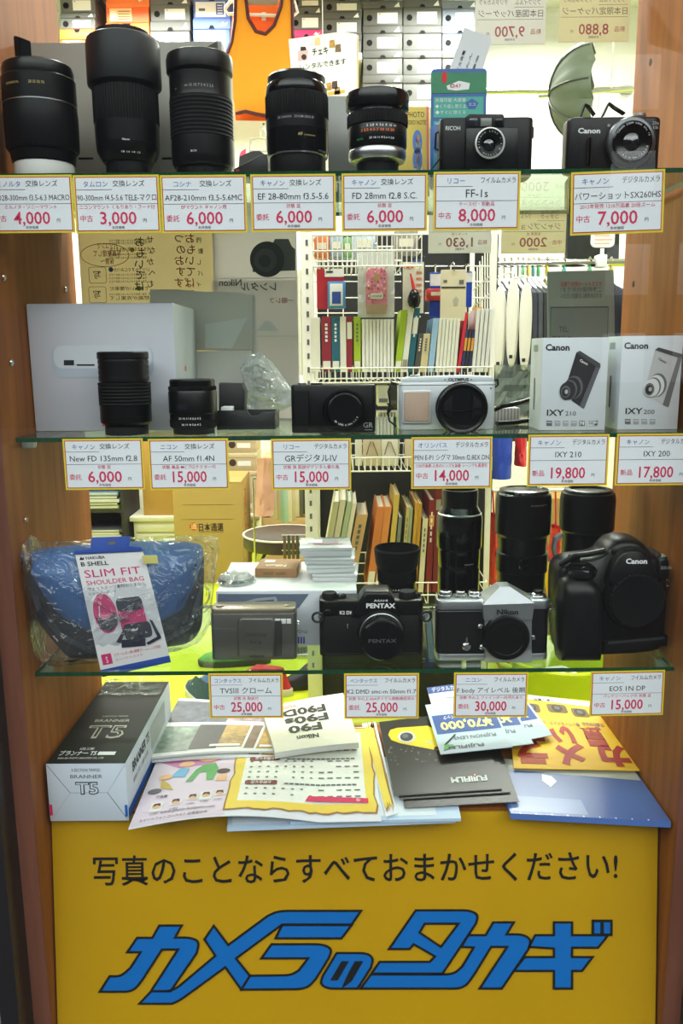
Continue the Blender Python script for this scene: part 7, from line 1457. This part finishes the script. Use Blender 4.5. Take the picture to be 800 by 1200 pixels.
# insoles
for i, (px, py) in enumerate(((584, 338), (599, 330), (614, 334))):
    o = origin(px, px, py + 100, 1.55); r = thing('insole_pack', ('pair of white insoles hanging at the right rack post', 'pair of white insoles hanging between two other pairs', 'pair of white insoles hanging nearest the navy garment')[i], 'insoles', o, group='white insoles'); k = abs(P(500, 380, 1.55).x - P(400, 380, 1.55).x) / 100; INS = m('insole_white', (232, 230, 224), .6)
    for s in (-1, 1):
        q = M(); ol = [(s * 2.0 * k + 7.2 * k * cos(t) * (1 + .12 * sin(t)) * (1 - .12 * sin(pi * (.5 + .5 * sin(t)))), (50 + 50 * sin(t)) * k) for t in [2 * pi * j / 36 for j in range(36)]]; q.prism(ol, .012 * s, .012 * s + .006, INS, bev=.0015); q.rect2(s * 2.2 * k - 2 * k, 10 * k, s * 2.2 * k + 2 * k, 14 * k, front(.012 * s - .001), INK); q.build('insole', r)
    q = M(); q.tube([(0, .0, 99 * k), (0, .0, 106 * k), (.004, .05, 110 * k), (.0, .25, 112 * k)], .003, WIRE, 6); q.build('hook', r)
def misc_right():
    for x0, x1, y0, y1, Y, c, lb, nm in ((574, 600, 510, 560, 1.5, (30, 66, 178), 'royal blue bag below the insoles', 'blue_bag'), (603, 617, 506, 545, 1.52, (214, 40, 40), 'bright red bag right of the blue one', 'red_bag')):
        o = origin(x0, x1, y1, Y); q = M(); rr = random.Random(x0); a, b = P(x0, 520, Y).x - o[0], P(x1, 520, Y).x - o[0]; h = P((x0 + x1) / 2, y0, Y).z - o[2]
        for sg in (-1, 1): q.rect2(0, 0, 1, 1, lambda u, v: (a + (b - a) * (u if sg < 0 else 1 - u), sg * .04 * sin(pi * u) ** .5 * (1 - v * .7) + rr.uniform(-.004, .004), h * v), m('pack_%d_%d_%d' % c, c, .4), 8, 8)
        tag(q.build(nm, loc=o), lb, 'bag')
misc_right()

# ---- floor level furniture and goods at the left
KRAFT = m('carton_kraft', (172, 142, 74), .75, noise=.03, nscale=8)
def stack_base(x0, x1, y_top, Y, d, mat, name, label, cat):
    a, b = P(x0, y_top, Y), P(x1, y_top, Y); r = thing(name, label, cat, ((a.x + b.x) / 2, Y, FLOOR)); q = M(); w = b.x - a.x; z = a.z - FLOOR
    q.box(-w / 2, w / 2, 0, d, .02, z - .03, mat, .003); q.build('body', r); q = M(); q.box(-w / 2 - .02, w / 2 + .02, -.02, d, z - .03, z, mat, .005); q.build('top_board', r)
    n = 3
    for i in range(n): M().box(-w / 2 + .015, w / 2 - .015, -.012, -.001, .03 + (z - .07) * i / n, .02 + (z - .07) * (i + 1) / n, mat, .004).build('drawer_front', r)
    return z + FLOOR
zc = stack_base(156, 300, 605, 4.0, .5, m('cabinet_cream', (216, 212, 186), .5), 'drawer_cabinet', 'low cream drawer cabinet below the stacked cartons', 'cabinet')
def cartons():
    YF = 3.35; a, b = P(203, 600, YF), P(283, 600, YF); zt = P(243, 566, YF).z; r = thing('shipping_carton', 'kraft carton with a red roundel and black lettering on the lime floor', 'carton', ((a.x + b.x) / 2, YF, FLOOR + .0)); w = b.x - a.x; h = zt - FLOOR
    L = lambda px, py: (P(px, py, YF).x - (a.x + b.x) / 2, P(px, py, YF).z - FLOOR); k = w / 80
    q = M(); q.box(-w / 2, w / 2, 0, .42, 0, h, KRAFT, .003); f = front(-.001); p = L(233, 621.5); q.text('日本通運', f, p[0] , p[1], .045, m('carton_ink', (60, 40, 25), .7), 'l', w=29 * k, bold=.02); q.text('NIPPON EXPRESS', f, p[0], p[1] - .012, .01, m('carton_ink', (60, 40, 25), .7), 'l', w=29 * k); c = L(227, 617); q.map2(circ(*c, 4.8 * k, 20), f, m('carton_red', (190, 50, 30), .7)); q.text('通', front(-.002), c[0], c[1] - .012, .035, m('carton_kraft_light', (220, 180, 120), .7), 'c', bold=.02)
    for py, x0, x1 in ((592, 214, 273), (609, 213, 274)): p0, p1 = L(x0, py), L(x1, py); q.rect2(p0[0], p0[1], p1[0], p1[1] + .004, f, m('carton_ink', (60, 40, 25), .7))
    sd = lambda u, v: (w / 2 + .001, u, v); q.text('NITTSU', lambda u, v: sd(.20 - v, h * .28 + u), 0, 0, .09, m('carton_red', (190, 50, 30), .7), 'l', w=h * .62, bold=.02); q.build('carton_body', r)
    q = M(); q.box(-w / 2, w / 2, 0, .208, h + .0005, h + .004, KRAFT); q.box(-w / 2, w / 2, .212, .42, h + .0005, h + .004, KRAFT); q.build('top_flap', r)
    q = M(); q.rect2(-.03, -.002, .03, .42, lambda u, v: (u, v, h + .0046), m('packing_tape', (200, 160, 100), .2)); q.build('tape', r)
    YP = 4.02; aa, bb = P(166, 560, YP), P(232, 560, YP); z1 = P(200, 513, YP).z; r = thing('shipping_carton', 'orange kraft carton marked P on the cream drawer cabinet', 'carton', ((aa.x + bb.x) / 2, YP, zc)); w2 = bb.x - aa.x; q = M(); q.box(-w2 / 2, w2 / 2, 0, .4, 0, z1 - zc, m('carton_kraft_orange', (182, 138, 62), .75), .003); q.text('P', front(-.001), .02, .07, .09, m('carton_ink', (60, 40, 25), .7), 'l', bold=.03); q.build('carton_body', r); q = M(); q.box(-w2 / 2, w2 / 2, 0, .198, z1 - zc + .0005, z1 - zc + .004, KRAFT); q.box(-w2 / 2, w2 / 2, .202, .4, z1 - zc + .0005, z1 - zc + .004, KRAFT); q.build('top_flap', r)
    zz = zc; ys = [575, 552, 531, 512]
    for i in range(3):
        A, B = P(252, 530, YP + .05), P(300, 530, YP + .05); zt2 = P(270, ys[i + 1], YP + .05).z; w3 = B.x - A.x; r = thing('beige_carton', ('beige carton, lowest of three behind the kraft carton', 'beige carton in the middle of three behind the kraft carton', 'beige carton with a dark label, topmost of three behind the kraft carton')[i], 'carton', ((A.x + B.x) / 2, YP + .05, zz), group='beige cartons'); q = M(); q.box(-w3 / 2, w3 / 2, 0, .3, 0, zt2 - zz - .002, m('beige_carton', (196, 176, 140), .75), .003); q.map2(circ(-.02, .05, .022, 14), front(-.001), m('carton_ink', (60, 40, 25), .7)); q.rect2(.01, .03, .09, .06, front(-.001), PAPR); q.build('carton_body', r); M().box(-w3 / 2 - .002, w3 / 2 + .002, -.003, .302, zt2 - zz - .03, zt2 - zz, m('beige_carton_lid', (206, 188, 152), .75), .003).build('carton_lid', r); zz = zt2 + .001
cartons()
def magazine_pile():
    Y = 3.9; a, b = P(106, 640, Y), P(160, 640, Y); r = thing('dark_shelf_unit', 'dark shelf unit full of magazines beside the left cabinet panel', 'shelf unit', ((a.x + b.x) / 2 - .05, Y, FLOOR)); w = (b.x - a.x) * 1.1; DK = m('dark_unit', (34, 34, 30), .6); zt = P(130, 560, Y).z - FLOOR; x0 = -w / 2 - .05
    q = M(); q.box(x0, w * .42, .36, .38, 0, zt, DK); q.box(x0, x0 + .02, 0, .36, 0, zt, DK); q.box(w * .42 - .02, w * .42, 0, .36, 0, zt, DK); q.build('carcass', r)
    for py in (560, 597, 640): z = P(130, py, Y).z - FLOOR; M().box(x0 + .02, w * .42 - .02, 0, .36, z - .02, z, DK).build('unit_board', r)
    rr = random.Random(6); labs = 'yellow spined,black,white,grey,pale blue,white glossy,charcoal,silver'.split(',')
    for lvl, py in enumerate((597, 640)):
        z = P(130, py, Y).z + .0006
        for i in range(5):
            h = rr.uniform(.014, .024); c = ((150, 150, 60), (40, 42, 44), (214, 214, 210), (120, 124, 128), (120, 150, 190), (206, 208, 206), (58, 60, 64), (176, 178, 180), (200, 190, 160), (84, 88, 92))[i + 5 * lvl]
            q = M(); q.box(-w * .36 + rr.uniform(0, .03), w * .36 - rr.uniform(0, .03), .01, .30, 0, h, m('cover_%d_%d_%d' % c, c, .35), .002); q.box(-w * .30, w * .28, .0088, .0102, h * .25, h * .75, m('magazine_edge', (196, 196, 190), .7)); n_ = ('olive yellow', 'black', 'white', 'grey', 'pale blue', 'ivory', 'charcoal', 'silver', 'straw', 'slate')[i + 5 * lvl]
            tag(q.build('magazine', loc=(r.location.x, Y, z)), '%s magazine lying in the %s compartment of the dark shelf unit' % (n_, ('upper', 'lower')[lvl]), 'magazine', 'magazines in the dark shelf unit'); z += h + .0006
magazine_pile()
def stool():
    Y = 2.7; c = P(330, 640, Y); r = thing('round_stool', 'round stool with a dark brown padded seat on chrome legs', 'stool', (c.x, Y + .16, FLOOR)); R = abs(P(380, 640, Y).x - P(281, 640, Y).x) / 2; z = P(330, 634, Y).z - FLOOR
    q = M(); q.lathe([(R * .97, z - .06), (R, z - .05), (R, z - .01), (R * .98, z), (R * .9, z + .006), (0, z + .008)], (0, 0, 0), m('seat_vinyl', (58, 42, 40), .35)); q.build('seat', r); q = M(); q.tube([(R * .995 * cos(t), R * .995 * sin(t), z) for t in [2 * pi * i / 48 for i in range(48)]], .005, m('seat_piping', (214, 206, 190), .5), 8, closed=True); q.build('seat_piping', r)
    for i in range(4): a = radians(45 + 90 * i + 12); d = Vector((cos(a), sin(a), 0)); q = M(); q.tube([d * R * .3 + Vector((0, 0, z - .065)), d * R * .75 + Vector((0, 0, z - .068)), d * R * .92 + Vector((0, 0, z - .10)), d * R * 1.0 + Vector((0, 0, z - .18)), d * R * 1.08 + Vector((0, 0, .004))], .011, CHRM, 10); q.build('leg', r)
    q = M(); q.tube([(R * .95 * cos(t), R * .95 * sin(t), z * .3) for t in [2 * pi * i / 40 for i in range(40)]], .008, CHRM, 8, closed=True); q.build('foot_ring', r)
stool()
def drawers():
    Y = 3.6; a, b = P(306, 600, Y), P(392, 600, Y); zt = P(350, 540, Y).z - FLOOR; w = b.x - a.x; r = thing('tan_drawer_unit', 'tan drawer unit behind the round stool', 'drawer unit', ((a.x + b.x) / 2, Y, FLOOR)); TN = m('drawer_tan', (186, 152, 100), .6, noise=.04, nscale=8); q = M(); q.box(-w / 2, w / 2, 0, .4, 0, zt, TN, .003); q.build('carcass', r); n = 6
    for i in range(n): 
        d = M(); d.box(-w / 2 + .01, w / 2 - .01, -.015, -.001, zt * i / n + .008, zt * (i + 1) / n - .006, TN, .004); o = d.build('drawer', r); M().box(-.04, .04, -.025, -.015, zt * (i + .5) / n - .006, zt * (i + .5) / n + .006, m('drawer_handle', (120, 92, 56), .5), .002).build('drawer_handle', o)
    Y = 2.35; rail = P(335, 566, Y); cs = ((206, 190, 160), (214, 200, 168), (196, 176, 140), (150, 186, 160), (170, 196, 176), (214, 206, 170), (198, 178, 140), (210, 196, 160), (90, 88, 70), (60, 58, 52), (170, 160, 120)); nm = ('sand', 'cream', 'tan', 'mint green', 'pale mint', 'ivory', 'beige', 'buff', 'dark olive', 'black-brown', 'khaki')
    q = M(); x0, x1 = P(296, 560, Y).x, P(372, 560, Y).x; q.tube([(x0, Y, rail.z + .02), (x1, Y, rail.z + .02)], .006, CHRM, 10); q.tube([(x1, Y, rail.z + .02), (x1, Y, FLOOR)], .008, CHRM, 10); q.tube([(x0, Y, rail.z + .02), (x0, Y, FLOOR + .01)], .004, CHRM, 8); q.box(x0 - .1, x1 + .1, Y - .12, Y + .12, FLOOR, FLOOR + .012, CHRM, .003); tag(q.build('sample_stand'), 'thin chrome stand holding the hanging sample strips', 'stand')
    for i in range(11):
        px = 317 + i * 4.4; yb = 613 - abs(i - 4) * 1.5 - (i > 6) * 3; t = P(px, 560, Y); bt = P(px - 1, yb, Y); wd = .008; q = M(); q.box(-wd, wd, -.002, .002, bt.z - t.z, 0, m('strip_%d' % i, cs[i], .6), .001); q.tube([(0, 0, -.004), (0, 0, rail.z + .018 - t.z)], .0012, WHT, 5); tag(q.build('sample_strip', loc=(t.x, Y, t.z)), '%s sample strip hanging in the row above the stool' % nm[i], 'sample strip', 'hanging sample strips')
    o = origin(310, 310, 602, Y - .02); rr = random.Random(3); q = M(); k = abs(P(400, 560, Y).x - P(300, 560, Y).x) / 100
    for sg in (-1, 1): q.rect2(0, 0, 1, 1, lambda u, v: ((-11 + 22 * (u if sg < 0 else 1 - u) + 5 * v) * k, sg * .03 * sin(pi * u) - .03 + rr.uniform(-.006, .006), 66 * k * v), m('pink_bag_film', (214, 160, 140), .35), 8, 10)
    tag(q.build('pink_bag', loc=o), 'salmon pink plastic bag left of the hanging sample strips', 'bag')
    q = M(); p = P(362, 560, 1.9); q.box(-.012, .012, 0, .02, 0, p.z - FLOOR, WIRE, .002)
    for i in range(40): q.box(-.003, .003, -.001, .001, .3 + i * .025, .31 + i * .025, INKG)
    tag(q.build('perforated_post', loc=(p.x, 1.9, FLOOR)), 'white perforated post right of the stool', 'post')
drawers()
def trinkets():
    Y = 1.75; q = M(); a = P(362, 640, Y); L = lambda px, py: (P(px, py, Y).x - a.x, 0, P(px, py, Y).z - a.z)
    for py in (627, 636, 645): q.tube([L(330, py), L(362, py)], .0015, WIRE, 6)
    q.tube([(0, .0, L(362, 600)[2]), (0, 0, FLOOR - a.z)], .008, WIRE, 8); tag(q.build('hook_stand', loc=tuple(a)), 'white wire stand with hooks right of the stool', 'stand')
    for i, px in enumerate((335, 340, 345, 350)):
        t = P(px, 626, Y); b = P(px - 1, 664, Y); q = M(); h = t.z - b.z; q.box(-.005, .005, -.003, .003, .012, h - .004, m('charm_%d' % (i % 2), ((120, 96, 70), (90, 90, 60))[i % 2], .4), .001); q.lathe([(0, 0), (.007, .003), (.007, .010), (.004, .014), (0, .014)], (0, 0, 0), m('charm_gold', (214, 176, 40), .35), seg=14); q.tube([(0, 0, h - .004), (0, 0, h)], .001, CHRM, 5); tag(q.build('dangling_charm', loc=(b.x, Y, b.z)), ('dangling brown charm with a gold end, nearest the stool', 'dangling olive charm with a gold end, second from the stool', 'dangling brown charm with a gold end, third from the stool', 'dangling olive charm with a gold end, nearest the post')[i], 'charm', 'dangling charms')
trinkets()
# ---- goods on the lime floor seen below and through the lowest shelf
def turf():
    p, q_ = G(300, 745, FLOOR), G(470, 690, FLOOR); q = M(); q.box(p.x, q_.x + .2, p.y, q_.y, FLOOR, FLOOR + .003, TURF); tag(q.build('turf_mat'), 'green turf mat lying on the lime floor behind the stool', 'mat')
turf()
def shoe(px, py, rgb, sole, label, rz, sc=1.0, lace=None, Y=None):
    p = G(px, py, FLOOR); r = thing('sports_shoe', label, 'shoe', (p.x, p.y, FLOOR), radians(rz)); n = 20
    def ring(s, z, grow=0): # plan outline of a shoe
        out = []
        for i in range(n):
            a = 2 * pi * i / n; x = cos(a); y = sin(a); w = (.043 + .008 * x - .012 * (1 - x * x) * .6) * s + grow; out.append((x * (.135 * s + grow), y * w, z))
        return out
    def loft(q, rings, mat):
        vs = [v for rg in rings for v in rg]; fs = []
        for j in range(len(rings) - 1):
            for i in range(n): fs.append((j * n + i, j * n + (i + 1) % n, (j + 1) * n + (i + 1) % n, (j + 1) * n + i))
        fs += [tuple(range(n))[::-1], tuple((len(rings) - 1) * n + i for i in range(n))]; q.add(vs, fs, mat)
    q = M(); loft(q, [ring(sc, 0), ring(sc, .022, .002), ring(sc, .026)], m('sole_%d_%d_%d' % sole, sole, .5)); q.build('sole', r)
    q = M(); up = [ring(sc * .98, .026)]
    for t in (.2, .45, .7, 1):
        rg = []
        for x, y, z in ring(sc * (.98 - .12 * t), .026): u = x / .135; zz = .026 + t * (.075 - .045 * max(0, u) ** .8) * sc; rg.append((x * (1 - .10 * t) - .045 * t * max(0, u) * (t > .6), y * (1 - .25 * t), zz))
        up.append(rg)
    loft(q, up, m('upper_%d_%d_%d' % rgb, rgb, .6, noise=.2, nscale=40)); q.build('upper', r, smooth=60)
    if lace:
        q = M()
        for i in range(4): x = .02 + .02 * i; q.tube([(x, -.028, .062 - .010 * i), (x, 0, .085 - .013 * i), (x, .028, .062 - .010 * i)], .004, m('lace_%d' % lace[0], lace, .6), 6)
        q.build('laces', r)
shoe(372, 802, (26, 26, 28), (30, 30, 32), 'black sports shoe with red laces on the floor behind the cream booklet', 200, 1.0, (224, 40, 50)); shoe(300, 812, (196, 40, 56), (220, 216, 210), 'red sports shoe beside the black one with red laces', 170, 1.0, (230, 228, 226))
shoe(275, 778, (60, 150, 50), (44, 44, 40), 'neon green and black sports shoe below the titanium compact', 185, 1.05, (30, 34, 28)); shoe(238, 822, (30, 70, 110), (214, 214, 210), 'navy sports shoe left of the 25,000 titanium card', 120, 1.0, (230, 230, 230))
shoe(470, 806, (44, 44, 46), (210, 208, 204), 'charcoal sports shoe behind the black brochures', 10, 1.0, (220, 220, 220)); shoe(520, 792, (190, 44, 60), (226, 224, 220), 'crimson sports shoe below the chrome camera', 30, 1.0, (240, 240, 240)); shoe(430, 770, (206, 80, 40), (224, 222, 218), 'orange sports shoe below the black reflex camera', 60, 1.0, (240, 240, 240))
def lime_tub(px, py, R, h, label, rz=0):
    p = G(px, py, FLOOR); r = thing('lime_tub', label, 'tub', (p.x, p.y, FLOOR)); LT = m('lime_plastic', (206, 222, 36), .35); q = M(); q.lathe([(R * .78, 0), (R * .8, .01), (R, h), (R * .985, h), (R * .78, .02), (0, .02)], (0, 0, 0), LT, seg=48); q.build('tub_wall', r); q = M(); q.tube([(R * 1.0 * cos(t), R * 1.0 * sin(t), h) for t in [2 * pi * i / 48 for i in range(48)]], .008, LT, 8, closed=True); q.build('rim', r)
    for s in (-1, 1): q = M(); q.tube([(s * (R + .001), -.05, h - .02), (s * (R + .03), -.04, h - .01), (s * (R + .03), .04, h - .01), (s * (R + .001), .05, h - .02)], .008, LT, 8); q.build('handle', r)
lime_tub(655, 850, .17, .24, 'lime green plastic tub with white cables, below the biggest camera'); lime_tub(800, 850, .13, .28, 'taller lime green plastic tub right of the cable tub')
def white_cables():
    p = G(655, 850, FLOOR); rr = random.Random(2); q = M(); pts = [(.10 * cos(t * 1.7) * (.6 + .4 * sin(t)), .10 * sin(t * 1.7), .14 + .02 * sin(t * 2.3)) for t in [i * .25 for i in range(60)]]; q.tube(pts, .009, WHT, 7); q.lathe([(.03, 0), (.035, .02), (.02, .05), (0, .055)], (.08, -.05, .14), BLKM); tag(q.build('white_cables', loc=(p.x, p.y, FLOOR)), 'tangle of white cable lying in the lime tub', 'cable')
white_cables()
def red_things():
    for px, py, Y, hpx, rgb, lb in ((576, 682, 1.60, 82, (206, 52, 40), 'crinkled red bag between the slim and thick black lenses'), (648, 690, 1.60, 76, (214, 34, 34), 'red glossy bag between the two thick black lenses')):
        o = origin(px, px, py, Y); rr = random.Random(px); k = abs(P(500, 600, Y).x - P(400, 600, Y).x) / 100; q = M()
        for sg in (-1, 1): q.rect2(0, 0, 1, 1, lambda u, v: ((-10 + 20 * (u if sg < 0 else 1 - u)) * k * (1 - .45 * v), sg * .04 * sin(pi * u) + rr.uniform(-.008, .008), hpx * k * v), m('bag_red_%d' % px, rgb, .35, noise=.25, nscale=40), 8, 12)
        zt = P(px, 575, 1.62).z - o[2]; q.tube([(0, 0, hpx * k), (0, .02, zt)], .003, REDI, 6)
        tag(q.build('red_bag', loc=o), lb, 'bag')
    o = origin(640, 640, 700, 1.57); k = abs(P(500, 660, 1.5).x - P(400, 660, 1.5).x) / 100; r = thing('purple_sandal', 'purple edged yellow sole standing upright beside the thick lens', 'sandal', o); q = M(); ol = [(6 * k * cos(t) * (1 + .2 * sin(t)) + 2 * k * sin(2 * t), (24 + 24 * sin(t)) * k) for t in [2 * pi * i / 30 for i in range(30)]]; q.prism(ol, 0, .02, m('sandal_purple', (96, 60, 150), .5), bev=.004); zt = P(640, 575, 1.62).z - o[2]; q.tube([(0, .01, 47 * k), (0, .05, zt)], .003, REDI, 6); q.build('sole_edge', r); q = M(); q.prism([(x * .72, z * .9 + 2 * k) for x, z in ol], -.004, .0, m('sandal_yellow', (236, 180, 40), .5), bev=.001); q.build('insole', r)
    Y = 2.02; q = M(); q.box(-.14, .3, 0, .26, 0, P(650, 584, Y).z - FLOOR, KRAFT, .004); 
    tag(q.build('kraft_counter_box', loc=(P(640, 600, Y).x, Y, FLOOR)), 'tall kraft carton behind the two thick black lenses', 'carton')
red_things()
